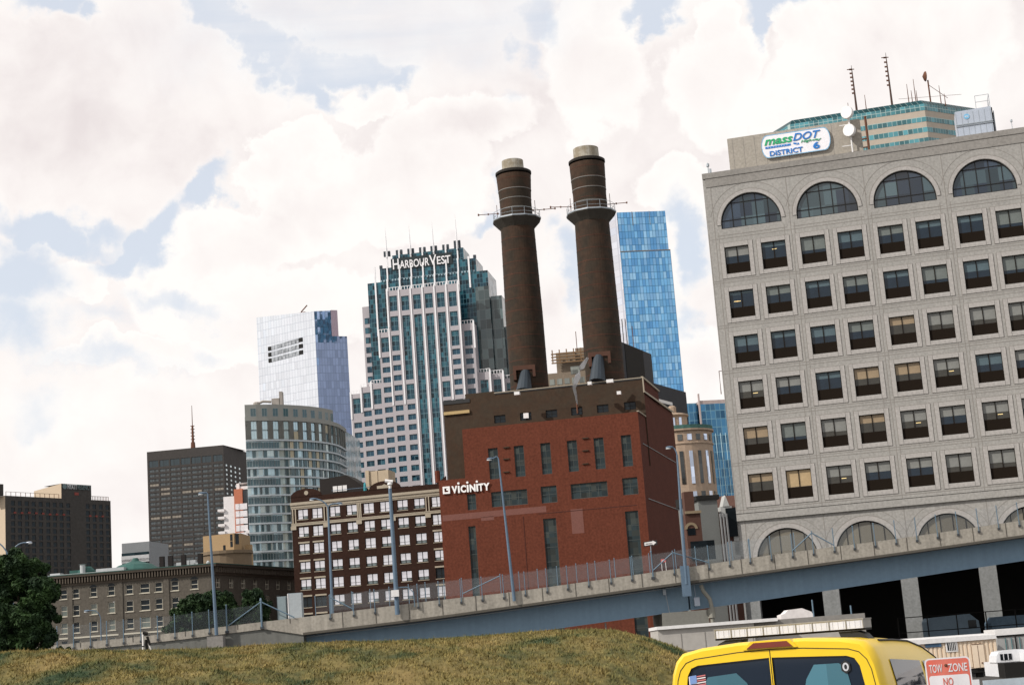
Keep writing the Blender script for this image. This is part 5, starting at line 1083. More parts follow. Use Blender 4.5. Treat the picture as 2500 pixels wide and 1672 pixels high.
# round tan tower and blue glass pair in the right-hand gap
RYT = 365; g_k = RYT/620; c_ = at(*k6(200, 340), RYT); T = thing('round_tower', 'tan round cornered stone tower with a domed lantern right of the plant', 'building', (c_.x, c_.y, 0), 0)
rt = mat('tan tower stone', (.36, .265, .19), .9, .08, .2, 1.5, .2); zt = c_.z; R_ = 12.5*g_k
b = MB(); b.lathe([(R_, GROUND), (R_, zt-3.6), (R_+.2, zt-3.5), (R_+.2, zt-3.2), (R_, zt-3.1), (R_, zt-.6), (R_+.5, zt-.4), (R_+.5, zt), (R_-1, zt+.1)], 28, -1.5, 0); b.box(-16, -2, 2, 12, GROUND, zt-.2); zl = at(*k6(170, 190), RYT).z
b.lathe([(3.6, zt), (3.6, zl-.6), (4.1, zl-.3), (4.0, zl), (3, zl+.3)], 20, -3.2, 0); b.lathe([(.95, zl), (.95, zl+1.9), (.6, zl+2.2)], 10, -3.0, -1); b.build('wall', rt, T)
b = MB(); b.lathe([(R_+.3, zt+.05), (R_+.3, zt+.9), (R_-.3, zt+.9), (R_-.4, zt+.05)], 28, -1.5, 0); b.build('balustrade', mat('green copper balustrade', (.05, .12, .10), .8, .4, 1.5), T)
b1 = MB(); b2 = MB()
for k_i, t in enumerate([-2.6, -2.3, -2.0, -1.7, -1.4, -1.1, -.8, -.5]):
    for z0_, z1_ in ((zt-2.7, zt-1.3), (zt-12.8, zt-5.2), (zt-16.8, zt-14.6), (zt-33, zt-19)):
        mb = b2 if k_i % 2 == 0 else b1; hw_ = .42 if z1_-z0_ > 5 else .55
        mb.fr = (-1.5+(R_+.02)*math.cos(t), (R_+.02)*math.sin(t), t+math.pi/2); mb.box(-hw_, hw_, -.1, .06, z0_, z1_); mb.fr = None
for k_i, t in enumerate([-2.0, -1.57, -1.1]): b2.fr = (-3.2+3.62*math.cos(t), 3.62*math.sin(t), t+math.pi/2); b2.box(-.35, .35, -.06, .06, zt+1.4, zl-.9); b2.fr = None
b1.parts('window', glass('dark bay glass', (.05, .05, .045), var=.7, pane=(1.2, 1.8)), T); b2.parts('bay_window', glass('bright bay glass', (.6, .62, .7), metal=.8, var=.35, pane=(1.2, 2.4)), T)
F = Fac(*k6(318, 95), 720, 10); T = root_of(F, 'blue_office_block', 'blue glass office block partly hidden behind the right concrete building', 'building')
bg_ = glass('deep blue curtain glass', (.05, .17, .30), metal=.5, var=.35, pane=(2.3, 3.9), rough=.08, wob=.1, line=(.16, .32, .40), lw=.22, c2=(.03, .12, .22)); ZT = F.z(k6(330, 95))
b = MB(); b.box(0, 60, 0, 30, 0, ZT); b.build('glazing', bg_, T); b = MB(); b.box(0, 60, .3, 30, ZT, F.z(k6(330, 62))); b.box(-.6, -.02, -.2, 1, 0, ZT+5); b.build('fascia', mat('pale fascia', (.45, .36, .33), .8), T)
b = MB(); b.box(-24, -.7, 3, 30, 0, F.z(k6(215, 88), 3)); b.build('left_glazing', bg_, T)
b = MB(); 
for x in (12, 24): b.tube([(x, 4, ZT+5), (x, 4, ZT+16), (x+8, 4, ZT+16)], .25, 5)
b.parts('davit', rust, T)
b = MB()
for j in range(13): b.box(1+2.4*j, 1.25+2.4*j, -.35, -.01, 0, ZT-14)
b.parts('glass_fin', mat('pale glass fin', (.45, .62, .66), .4), T)
# small buildings under them
F = Fac(*k6(300, 930), 215, 8); T = root_of(F, 'grey_rendered_block', 'narrow grey rendered block with flat dark roof in the gap', 'building')
a, ZT = F.u(k6(465, 930)), F.z(k6(300, 930)); b = MB(); b.box(0, a, 0, 12, GROUND, ZT); b.build('wall', mat('grey render', (.17, .175, .165), .9, .12, .5), T); b = MB(); b.prism([(-.3, -.3), (a+.3, -.3), (a+.3, 12), (-.3, 12)], ZT, [ZT+.6]*2+[ZT+1.3]*2); b.build('roof', dark, T)
b = MB(); [b.tube([(a+.35+.42*i, -.2, GROUND), (a+.2+.42*i, -.2, F.z(k6(470, 1050)))], .15, 7) for i in range(3)]; b.parts('pipe', mat('grey pipe', (.2, .2, .2), .6), T)
F = Fac(*k6(180, 1050), 208, 6); T = root_of(F, 'small_brick_house', 'small brown brick house with arched window just right of the plant', 'building')
sb = mat('brown house brick', (.085, .04, .028), .92, .2, .6); ZT = F.z(k6(180, 1050)); a = F.u(k6(320, 1050)); b = MB(); b.box(.1, a, 0, 2, GROUND, ZT); b.box(.3, 1.6, .5, 2, ZT, ZT+3.0); b.build('wall', sb, T)
b = MB(); b.box(.1, a+.1, -.25, -.01, ZT, ZT+.35); a0 = F.uz(k6(205, 1155)); a1 = F.uz(k6(280, 1230)); ring(b, (a0[0]+a1[0])/2, a0[1]-.4, (a1[0]-a0[0])/2, (a1[0]-a0[0])/2+.35, -.1, -.01, 14); b.build('stone_trim', mat('tan house trim', (.25, .19, .12), .9, .2), T)
b = MB(); b.box(a0[0], a1[0], -.05, -.006, a1[1], a0[1]-.3); p = F.uz(k6(230, 1290)); b.box(p[0], p[0]+3.2, -.4, -.006, p[1]-2.5, p[1]); b.parts('window', pane_dk, T)
F = Fac(*k6(460, 930), 225, 5); T = root_of(F, 'dormered_brick_house', 'dark red brick house with white dormer between grey block and right office block', 'building')
ZT = F.z(k6(470, 960)); b = MB(); b.box(0, 14, 0, 10, GROUND, ZT-2); b.add([(0, 0, ZT-2), (14, 0, ZT-2), (14, 5, ZT+1.5), (0, 5, ZT+1.5)], [(0, 1, 2, 3)]); b.build('wall', sb, T)
p = F.uz(k6(495, 985), -.3); p1 = F.uz(k6(600, 1068), -.3); b = MB(); b.box(p[0], p1[0], -.3, 3, p1[1], p[1]); b.vprism([(p[0]+.3, p[1]), ((p[0]+p1[0])/2, p[1]+1.6), (p1[0]-.3, p[1])], -.4, 2); p = F.uz(k6(548, 1290)); b.box(p[0], p[0]+3.0, -.2, -.01, p[1]-5, p[1]); p = F.uz(k6(600, 1150)); b.box(p[0], p[0]+2.2, -.2, -.01, p[1]-4.2, p[1]); b.build('dormer', mat('off white boards', (.42, .42, .40), .8, .1), T)
p = F.uz(k6(535, 980), -.34); b = MB(); b.box(p[0], p[0]+2.4, -.36, -.305, p[1]-4.4, p[1]-.3); b.parts('window', pane_dk, T)
# ================================================================ elevated ramp
RY = 120.0
TOP = [(-60, 1594), (87, 1579), (420, 1545), (607, 1521), (738, 1506), (1060, 1465), (1240, 1446), (1597, 1396), (1867, 1356), (2060, 1331), (2210, 1312), (2500, 1269), (2800, 1226)]
BOT = [(738, 1549), (1060, 1510), (1560, 1440), (2160, 1358), (2500, 1310), (2800, 1268)]
GT = [(738, 1566), (1060, 1526), (1615, 1448), (1760, 1426), (2160, 1366), (2500, 1316), (2800, 1275)]
GB = [(738, 1617), (1209, 1553), (1618, 1496), (1760, 1477), (1867, 1462), (2160, 1418), (2500, 1366), (2800, 1324)]
def xz(L_, Y=RY): q = [at(x, y, Y) for x, y in L_]; return [p.x for p in q], [p.z for p in q]
tx, tz = xz(TOP); bx_, bz2 = xz(BOT); GO = 1.6; gx_, gz_ = xz(GT, RY+GO); hx_, hz_ = xz(GB, RY+GO)
top_z = lambda x: float(np.interp(x, tx, tz)); bot_z = lambda x: float(np.interp(x, bx_, bz2))
R_ = thing('elevated_ramp', 'long concrete and blue steel highway ramp crossing the view above the bank', 'viaduct')
pc = mat('stained parapet concrete', (.32, .292, .245), .9, .2, .6, 5, .35, streak=.42); wc = mat('grey retaining concrete', (.145, .145, .13), .9, .2, .5, 3, .2, streak=.25)
xs_ = sorted(set([tx[0], at(738, 1500, RY).x, tx[-1]]+list(np.arange(tx[0]+1, tx[-1], 3.0)))); xm = at(738, 1500, RY).x
def band(mb, xs_, za, zb, y0, y1, mi=0):
    for a, c in zip(xs_, xs_[1:]): mb.add([(a, y0, za(a)), (c, y0, za(c)), (c, y1, za(c)), (a, y1, za(a)), (a, y0, zb(a)), (c, y0, zb(c)), (c, y1, zb(c)), (a, y1, zb(a))], [(0, 3, 2, 1), (4, 5, 6, 7), (0, 1, 5, 4), (2, 3, 7, 6)], mi)
low_z = lambda x: (top_z(x)-.56) if x < xm else bot_z(x)
b = MB(); band(b, xs_, low_z, top_z, RY, RY+.38); b.build('parapet', pc, R_)
b = MB(); band(b, [x for x in xs_ if x >= xm], lambda x: bot_z(x)-.02, lambda x: bot_z(x)+.16, RY-.05, RY-.004); x = xs_[0]
while x < xs_[-1]: z0 = low_z(x); b.box(x-.025, x+.025, RY-.02, RY-.004, z0+.2, top_z(x)); x += 2.55 if x > xm else 4.0
b.parts('parapet_joint', mat('dark joint line', (.09, .08, .065), .9), R_)
b = MB(); xl = [x for x in xs_ if x <= xm]; band(b, xl, lambda x: GROUND, lambda x: top_z(x)-.565, RY+.12, RY+.5); b.quad((xm, RY+.12, GROUND), (xm, RY+10, GROUND), (xm, RY+10, top_z(xm)-.6), (xm, RY+.12, top_z(xm)-.6)); b.build('retaining_wall', wc, R_)
b = MB(); band(b, xs_, lambda x: low_z(x)-.02, lambda x: low_z(x)+.25, RY+.4, RY+11); b.build('deck', conc_dk, R_)
b = MB(); band(b, xs_, low_z, lambda x: top_z(x), RY+11.05, RY+11.4); b.build('far_parapet', pc, R_)
gird = mat('blue grey girder paint', (.185, .275, .355), .55, .06, .2, 4, .1, streak=.12)
gxs = [x for x in xs_ if x >= xm]; gt = lambda x: float(np.interp(x, gx_, gz_)); gb = lambda x: float(np.interp(x, hx_, hz_))
XJ = at(1682, 1450, RY+1.2).x
for a_, c_ in ((gxs[0], XJ-.06), (XJ+.06, gxs[-1])):
    xx = [a_]+[x for x in gxs if a_ < x < c_]+[c_]; b = MB(); band(b, xx, gb, lambda x: low_z(x)-.05, RY+GO, RY+GO+.06)
    band(b, xx, lambda x: gb(x)-.06, lambda x: gb(x)-.0, RY+GO-.3, RY+GO+.3); b.build('girder', gird, R_)
b = MB(); band(b, gxs, lambda x: gb(x)+.1, lambda x: low_z(x)-.05, RY+9.8, RY+9.9); b.build('far_girder', gird, R_)
b = MB(); band(b, gxs[:-4], lambda x: gt(x)+.28, lambda x: gt(x)+.34, RY+GO-.1, RY+GO-.03)
b.parts('conduit', steel, R_)
x0, x1 = at(1619, 1500, RY).x, at(1733, 1500, RY).x; zt = gb((x0+x1)/2)-.1; b = MB(); b.box(x0, x1, RY+.8, RY+10.5, zt-2.9, zt); b.box(x0+.9, x1-.9, RY+1.4, RY+9.9, GROUND, zt-2.9); b.build('pier_cap', mat('pier concrete', (.20, .195, .17), .9, .12, .5, streak=.1), R_)
b = MB(); p = [at(*q, RY+.7) for q in ((1711, 1427), (1717, 1442), (1733, 1462), (1737, 1478), (1741, 1530))]; b.tube([tuple(q) for q in p], .16, 8); b.lathe([(.28, p[3].z-.9), (.28, p[3].z-.2)], 8, p[4].x, p[4].y); b.build('drain_pipe', mat('pale drain pipe', (.26, .25, .21), .7, .1), R_)
b = MB(); p = at(1694, 1458, RY+1); b.box(p.x, p.x+.42, RY+.95, RY+1.19, p.z-.65, p.z); b.tube([(p.x+.15, RY+1.1, p.z), (p.x+.12, RY+1.1, p.z+1)], .02, 4); b.build('junction_box', galv, R_)
b = MB(); p = at(1622, 1442, RY+1); b.box(p.x-.12, p.x+.12, RY+.95, RY+1.19, p.z-.3, p.z+.1); b.tube([(p.x+.05, RY+1.05, p.z), (p.x+.25, RY+1.05, p.z-1.7)], .03, 5); b.build('cable', steel, R_)
b = MB(); p = at(1478, 1520, RY+4); b.lathe([(.07, p.z-2), (.07, p.z)], 6, p.x, p.y); b.build('marker_post', white_p, R_)
for px in (1655, 1252, 531):      # lamp plinths on the ramp
    pass
# fences
mesh_m = bpy.data.materials.new('chain link'); mesh_m.use_nodes = True; t_ = mesh_m.node_tree; bs = t_.nodes['Principled BSDF']; bs.inputs['Base Color'].default_value = (.30, .34, .36, 1); bs.inputs['Roughness'].default_value = .6
tr_ = t_.nodes.new('ShaderNodeBsdfTransparent'); mxs = t_.nodes.new('ShaderNodeMixShader'); mxs.inputs[0].default_value = .09; t_.links.new(tr_.outputs[0], mxs.inputs[1]); t_.links.new(bs.outputs[0], mxs.inputs[2]); t_.links.new(mxs.outputs[0], t_.nodes['Material Output'].inputs[0])
fblue = mat('fence blue grey', (.11, .17, .22), .5, .1)
pbx = MB(); pbx.box(-.028, .028, -.028, .028, -.42, 1.34); pbx.lathe([(.05, 1.34), (.03, 1.42)], 6); post_me = pbx.mesh('post', [fblue]); pb2 = MB(); pb2.box(-.09, .09, -.05, .05, -.46, -.30); plate_me = pb2.mesh('base_plate', [mat('dull base plate', (.05, .055, .06), .7)])
near_px = [98, 138, 178, 219, 259, 300, 342, 383, 425, 468, 509, 552, 638, 805, 863, 915, 969, 1021, 1073, 1127, 1179, 1232, 1285, 1339, 1390, 1442, 1497, 1549, 1601, 1654, 1741, 1792, 1843, 1896, 1949, 2001, 2053, 2103, 2155, 2207, 2259, 2311, 2362, 2414, 2464, 2516]
def fence(name, label, pxs, Y, zf, tall_ix=(), braces=(), lo=0):
    f = thing(name, label, 'fence', (at(pxs[0], 1500, Y).x, Y, 0)); ox = f.location.x
    X = [at(px, 1480, Y).x for px in pxs]
    for i, x in enumerate(X):
        o = link('post', post_me, f, (x-ox, 0, zf(x)))
        if i in tall_ix: o.scale = (1.6, 1.6, 1.15)
        if lo: link('base_plate', plate_me, o)
    for a, c in zip(X, X[1:]):
        if c-a < 3.5: b = MB(); b.quad((a-ox, 0, zf(a)+.0), (c-ox, 0, zf(c)+.0), (c-ox, 0, zf(c)+1.3), (a-ox, 0, zf(a)+1.3)); b.build('chain_link', mesh_m, f)
    b = MB()
    for i, j, k_ in braces: a, c = X[i], X[j]; b.tube([(a-ox, 0, zf(a)+(1.25 if k_ else .1)), (c-ox, 0, zf(c)+(.1 if k_ else 1.25))], .045, 5)
    if b.v: build_parts(b, 'brace', fblue, f)
    return f
ii = near_px.index
fence('near_fence', 'chain link fence on blue posts along the near edge of the ramp', near_px, RY-.06, top_z, (ii(552), ii(638), ii(1601)), [(ii(552), ii(638)-0, 0)][:0]+[(ii(1601), ii(1654), 0), (ii(1654), ii(1741), 1), (ii(1949), ii(2001), 0), (ii(2001), ii(2053), 1), (ii(863)-1, ii(863), 1)], 1)
far_px = [770, 807, 860, 905, 952, 1000, 1041, 1087, 1131, 1226, 1272, 1318, 1366, 1414, 1461, 1509, 1553, 1595, 1660, 1710, 1801, 1845, 1896, 1956]
fence('far_fence', 'chain link fence along the far edge of the ramp deck', far_px, RY+11.2, lambda x: top_z(x)+.62, (), [(8, 9, 0)])
# the tall corner post with two braces near the cabinets
A = at(638, 1500, RY-.1); cp_ = thing('corner_post', 'blue fence corner post with two slanting braces left of the grey cabinets', 'post', (A.x, RY-.1, top_z(A.x)))
b = MB(); b.tube([(0, 0, -.4), (0, 0, 1.65)], .07, 8); b.lathe([(.1, 1.6), (.05, 1.8)], 8); b.build('post', fblue, cp_); b = MB(); b.tube([(0, 0, 1.5), (-2.55, 0, -.1)], .045, 5); b.tube([(0, 0, 1.5), (2.5, 0, .15)], .045, 5); b.build('brace', fblue, cp_)
# cabinets
for i, (xa, xb, yt, yb, lab) in enumerate(((677, 701, 1456, 1517, 'narrower darker grey metal cabinet on the ramp, the left of two'), (705, 740, 1448, 1515, 'wider pale grey metal cabinet on the ramp, the right of two'))):
    A = at(xa, yb, RY+.5); B_ = at(xb, yb, RY+.5); Z_ = at(xa, yt, RY+.5).z; cb_ = thing('cabinet', lab, 'cabinet', (A.x, RY+.5, A.z), 0, 'grey cabinets on the ramp')
    w_ = B_.x-A.x; h_ = Z_-A.z; b = MB(); b.box(0, w_, 0, .6, -.6, h_); b.build('casing', mat('cabinet paint', (.30, .34, .36), .6, .06) if i else mat('dull cabinet paint', (.22, .26, .27), .6, .06), cb_); b = MB(); b.box(.05, w_-.05, -.03, -.003, .05, h_-.05); b.box(-.02, .05, -.05, 0, 0, h_-.02, 1); b.build('door', [mat('cabinet door', (.36, .39, .40), .6, .05) if i else mat('dull cabinet door', (.22, .27, .28), .6, .05), white_p if i else frame_dk], cb_)
# red notice on legs
A = at(1614, 1372, RY+3); n_ = thing('red_notice', 'small red and white notice on two legs behind the ramp parapet', 'sign', (A.x, A.y, A.z)); b = MB(); b.box(0, .38, 0, .03, 0, .24); b.box(.3, .38, -.01, 0, .03, .1); b.build('panel', mat('notice red', (.55, .07, .06), .5), n_); b = MB(); b.box(.04, .34, -.012, -.004, .07, .11); b.box(.06, .32, -.012, -.004, .15, .18); b.build('stripe', white_p, n_); b = MB(); b.tube([(.03, .02, -.7), (.03, .02, .2)], .02, 5); b.tube([(.35, .02, -.7), (.35, .02, .2)], .02, 5); b.build('leg', white_p, n_)
# street lamps
def pole_lamp(base, topp, heads_, Y, label, r0=.13, r1=.07, plinth=False, extra=None, group=None, dx=0.0, cat='street lamp'):
    A = at(*base, Y); Bp = at(*topp, Y); H = Bp.z-A.z; lean = (Bp.x-A.x)
    t_ = thing('street_lamp', label, cat, A, 0, group); b = MB(); b.tube([(0, 0, -.3), (lean*.5, 0, H*.5), (lean, 0, H)], [r0, (r0+r1)/2, r1], 10); b.build('pole', steel_bl, t_)
    for hp, cp2 in heads_:
        hq = at(*hp, Y); cq = at(*cp2, Y); pts = []
        p0, p1, p2 = Vector((lean, 0, H)), Vector((cq.x-A.x, 0, cq.z-A.z)), Vector((hq.x-A.x, 0, hq.z-A.z))
        for i in range(9): s = i/8; pts.append(tuple(p0*(1-s)**2+p1*2*s*(1-s)+p2*s*s))
        b = MB(); b.tube(pts, r1*.75, 7); b.build('arm', steel_bl, t_)
        d_ = 1 if p2.x > lean else -1; b = MB(); hd = MB(); hd.lathe([(.04, -.38), (.13, -.25), (.19, 0), (.17, .25), (.06, .42)], 12)
        b.add([(p2.x+z*.75*d_+.18*d_, y*.9, p2.z+x*.5) for x, y, z in hd.v], hd.f); o = b.build('lamp_head', steel_bl if extra != 'pale' else galv, t_); b = MB(); hd = MB(); hd.lathe([(.02, -.16), (.13, -.1), (.13, 0)], 10); b.add([(p2.x+.3*d_+x*1.5, y, p2.z-.06+z*.6) for x, y, z in hd.v], hd.f); b.build('lens', mat('lamp lens', (.62, .64, .64), .2, .05, spec=.8), o)
    return t_
l1 = pole_lamp((529, 1550), (507, 1207), [((500, 1203), (506, 1200))], RY-.6, 'blue grey street lamp on a concrete plinth in front of the low stone office block', .14, .06)
A = at(529, 1550, RY-.6); b = MB(); b.box(A.x-.65, A.x+.55, RY-1.1, RY-.1, GROUND, A.z); b.box(A.x-.7, A.x+.6, RY-1.15, RY-.05, A.z, A.z+.0); b.parts('lamp_plinth', conc_dk, R_)
l2_ = pole_lamp((812, 1500), (801, 1240), [((770, 1217), (796, 1222)), ((822, 1229), (803, 1228))], RY+11.6, 'blue double armed street lamp in front of the brown brick warehouse', .13, .08)
l3_ = pole_lamp((1255, 1457), (1217, 1120), [((1204, 1119), (1214, 1110))], RY-.2, 'single blue street lamp in front of the red painted plant wall', .13, .06)
l4_ = pole_lamp((1675, 1416), (1653, 1110), [((1641, 1091), (1649, 1094))], RY-.3, 'blue street lamp bolted to the ramp face at the right corner of the red plant', .15, .07)
b = MB(); b.box(-.36, .30, -.1, .2, -1.2, 1.1); b.build('mounting_plate', steel_bl, l4_); 
pass
l5_ = pole_lamp((38, 1560), (22, 1365), [((-25, 1316), (14, 1325)), ((66, 1324), (34, 1322))], RY+30, 'double armed street lamp rising behind the left tree', .15, .09, extra='pale')
l6_ = pole_lamp((247, 1562), (246, 1511), [((218, 1490), (243, 1486))], RY+28, 'small faint street lamp in front of the stone office block windows', .06, .05)
cpole = thing('camera_pole', 'thick blue pole with a white camera on top in front of the brown warehouse', 'camera pole', at(970, 1490, RY-.3)); A = cpole.location; B_ = at(952, 1192, RY-.3)
b = MB(); b.tube([(0, 0, -.3), (B_.x-A.x, 0, B_.z-A.z)], [.18, .13], 12); b.build('pole', steel_bl, cpole); dx_, dz_ = B_.x-A.x, B_.z-A.z
b = MB(); b.lathe([(.1, 0), (.1, .25), (.2, .3), (.15, .45)], 8, dx_, 0); b.v = [(x, y, z+dz_) for x, y, z in b.v]; b.tube([(dx_-.35, 0, dz_+.62), (dx_+.25, 0, dz_+.5)], .13, 8); b.build('camera', white_p, cpole)
b = MB(); b.box(-.35, .22, -.35, -.05, 1.05, 1.55); b.build('control_box', white_p, cpole); b = MB(); b.tube([(.1, 0, 1.75), (.9, 0, 1.7), (1.3, 0, 1.3), (1.35, 0, .2)], .04, 6); b.build('conduit', fblue, cpole)

# ================================================================ trees
leaf_mats = {}
def leaf_mat(name, a, c):
    m = bpy.data.materials.new(name); m.use_nodes = True; t = m.node_tree; b = t.nodes['Principled BSDF']; n = t.nodes.new; l = t.links.new; b.inputs['Roughness'].default_value = .75; b.inputs['Specular IOR Level'].default_value = .25
    q = n('ShaderNodeTexNoise'); q.inputs['Scale'].default_value = 1.1; q.inputs['Detail'].default_value = 5; l(n('ShaderNodeTexCoord').outputs['Object'], q.inputs[0]); r_ = n('ShaderNodeValToRGB'); l(q.outputs['Fac'], r_.inputs[0])
    r_.color_ramp.elements[0].position = .38; r_.color_ramp.elements[0].color = (*a, 1); r_.color_ramp.elements[1].position = .62; r_.color_ramp.elements[1].color = (*c, 1); l(r_.outputs[0], b.inputs['Base Color']); return m
lm1 = leaf_mat('dark leaves', (.009, .024, .008), (.032, .066, .016)); lm2 = leaf_mat('bush leaves', (.010, .026, .009), (.028, .055, .016)); bark = mat('bark', (.06, .045, .03), .95, .3, 2)
def tree(label, name, loc, blobs, n, ls, m, trunk, seed, cat='tree', group=None):
    rg = np.random.default_rng(seed); t_ = thing(name, label, cat, loc, 0, group)
    clumps = []
    for (x, y, z, rx, ry, rz_) in blobs:
        k_ = max(14, int(60*(rx*rz_)**.6/2))
        for _ in range(k_):
            d = rg.normal(size=3); d /= np.linalg.norm(d); q = rg.uniform(.45, .95); clumps.append((x+d[0]*rx*q, y+d[1]*ry*q, z+d[2]*rz_*q, rg.uniform(.28, .55)*min(rx, rz_)*.75))
    cl_ = np.array(clumps); w = cl_[:, 3]**2; ix = rg.choice(len(cl_), n, p=w/w.sum()); d = rg.normal(size=(n, 3)); d /= np.linalg.norm(d, axis=1)[:, None]
    P = cl_[ix, :3]+d*(cl_[ix, 3]*rg.uniform(.5, 1.05, n)**.6)[:, None]
    A = rg.normal(size=(n, 3)); A /= np.linalg.norm(A, axis=1)[:, None]; Bv = np.cross(A, d+rg.normal(size=(n, 3))*.6); Bv /= np.linalg.norm(Bv, axis=1)[:, None]+1e-6
    s = (ls*rg.uniform(.6, 1.3, n))[:, None]; V = np.stack([P-A*s, P-Bv*s*.55, P+A*s, P+Bv*s*.55], 1)
    link('crown', np_mesh('crown', V.astype(float), 4, m), t_)
    b = MB(); b.tube([(0, 0, -.5), (.05, 0, trunk*.4), (0, .1, trunk)], [.28*trunk/4, .2*trunk/4, .12*trunk/4], 9)
    for i in range(0, len(blobs)): x, y, z = blobs[i][:3]; b.tube([(0, .05, trunk*.55), (x*.5, y*.5, (z+trunk*.6)/2), (x, y, z)], [.09*trunk/4, .06*trunk/4, .02], 6)
    b.build('trunk', bark, t_); return t_
TY = 78; g0 = at(60, 1600, TY); base = Vector((at(62, 1600, TY).x, TY, GROUND)); s_ = TY/3800
def pb_(px, py, r1_, r2_, Y, dy=0): p = at(px, py, Y+dy)-Vector((base.x, base.y, base.z)); return (p.x, dy, p.z, r1_*Y/3800, r1_*Y/3800*.8, r2_*Y/3800)
tree('large dark green tree at the left edge behind the grassy bank', 'broadleaf_tree', base,
     [pb_(40, 1390, 52, 40, TY), pb_(95, 1385, 32, 30, TY, 1), pb_(0, 1430, 60, 60, TY, .5), pb_(85, 1450, 60, 45, TY, -.5), pb_(125, 1445, 25, 22, TY), pb_(50, 1510, 80, 50, TY, -1), pb_(110, 1520, 42, 40, TY), pb_(20, 1570, 70, 40, TY, -1), pb_(95, 1570, 50, 30, TY, -1.2), pb_(140, 1590, 32, 14, TY, -1.4), pb_(-50, 1480, 60, 80, TY)], 110000, .10, lm1, 5.2, 1)
TY = 138
def shrub(px0, label, blobs, n, seed):
    global base
    base = Vector((at(px0, 1550, TY).x, TY, at(px0, 1562, TY).z)); tree(label, 'broadleaf_tree', base, [pb_(*q, TY, dd) for q, dd in blobs], n, .16, lm2, 2.6, seed, 'tree', 'small trees beyond the ramp fence')
shrub(470, 'wider bushy green tree beyond the ramp fence, left of the lamp pole base', [((440, 1515, 30, 28), 0), ((472, 1485, 36, 32), .3), ((508, 1470, 34, 30), 0), ((450, 1545, 40, 20), .2), ((500, 1510, 44, 38), .6), ((545, 1466, 32, 28), 0), ((550, 1510, 36, 38), .3), ((420, 1535, 20, 18), 0)], 26000, 4)
shrub(610, 'smaller bushy green tree just left of the grey cabinets', [((585, 1490, 28, 22), 0), ((618, 1460, 28, 24), .3), ((645, 1482, 22, 26), 0), ((610, 1510, 36, 26), .4), ((650, 1520, 16, 20), 0), ((575, 1525, 26, 18), 0)], 17000, 5)
# tripod behind the crest
A = at(357, 1590, 33); tp = thing('tripod', 'folded black and white tripod standing on the grassy bank at left', 'tripod', (A.x, A.y, A.z-.12)); h = (1590-1543)/3800*33
b = MB(); b.tube([(-.06, 0, 0), (-.06, 0, h+.1)], .022, 8); b.build('leg', white_p, tp); b = MB(); b.tube([(.14, 0, 0.05), (.05, 0, h*.7)], .014, 8); b.build('leg', white_p, tp)
b = MB(); b.tube([(.02, .02, .02), (.0, 0, h*.9)], .03, 8); b.tube([(.08, 0, .25), (.03, 0, h+.02)], .028, 8); b.tube([(-.06, -.004, h*.55), (-.06, -.004, h*.6)], .027, 8); b.tube([(-.06, 0, h+.1), (.04, 0, h+.08)], .035, 8); b.build('body', frame_dk, tp)

# ================================================================ low block-built hut and trailer park behind the van
HY = 60; a = at(1606, 1537, HY); c = at(1840, 1520, HY); e = at(2112, 1494, HY)
hut = thing('block_hut', 'low pale block wall hut with white roof edge behind the yellow van', 'hut', (a.x, HY, 0)); L1 = c.x-a.x; L2 = e.x-a.x; zt = a.z
b = MB(); b.box(0, L1, 0, 4, GROUND, zt); b.box(L1, L2, .4, 4, GROUND, e.z-.22); b.build('wall', mat('pale blocks', (.40, .375, .34), .9, .08, .7, 4, .15), hut)
b = MB(); b.box(-.02, L1-.0, -.004-.01, -.002, zt-.85, zt-.83); b.box(-.02, L1, -.014, -.002, zt-1.7, zt-1.68); [b.box(.9*i+.85, .9*i+.87, -.014, -.002, zt-1.7, zt-.2) for i in range(4)]; b.parts('block_joint', joint, hut)
b = MB(); b.box(-.05, L1+.9, -.12, 4.1, zt, zt+.12); b.build('roof_edge', white_p, hut); b = MB(); b.box(L1-.5, L2+.02, .2, 4.1, e.z-.21, e.z-.02); b.box(L2-.5, L2+.03, .35, 1.0, GROUND, e.z-.215); b.build('roof_slab', conc_dk, hut)
p = at(1913, 1505, HY); q = at(1992, 1500, HY); x0, x1 = p.x-a.x, q.x-a.x; z0 = e.z-.02; b = MB(); b.vprism([(x0, z0), (x0, z0+.16), (x0+.15, z0+.2), (x0+.3, z0+.33), (x1-.4, z0+.36), (x1-.05, z0+.2), (x1, z0+.1), (x1, z0)], .6, 1.6); b.build('roof_hatch', mat('white rooflight', (.66, .62, .60), .6, .15, 2), hut)
b = MB()
for px, py in ((1989, 1462), (2084, 1476)): p = at(px, py, HY); b.tube([(p.x-a.x, .6, e.z-.1), (p.x-a.x, .6, p.z)], .03, 6)
b.parts('roof_post', fblue, hut)
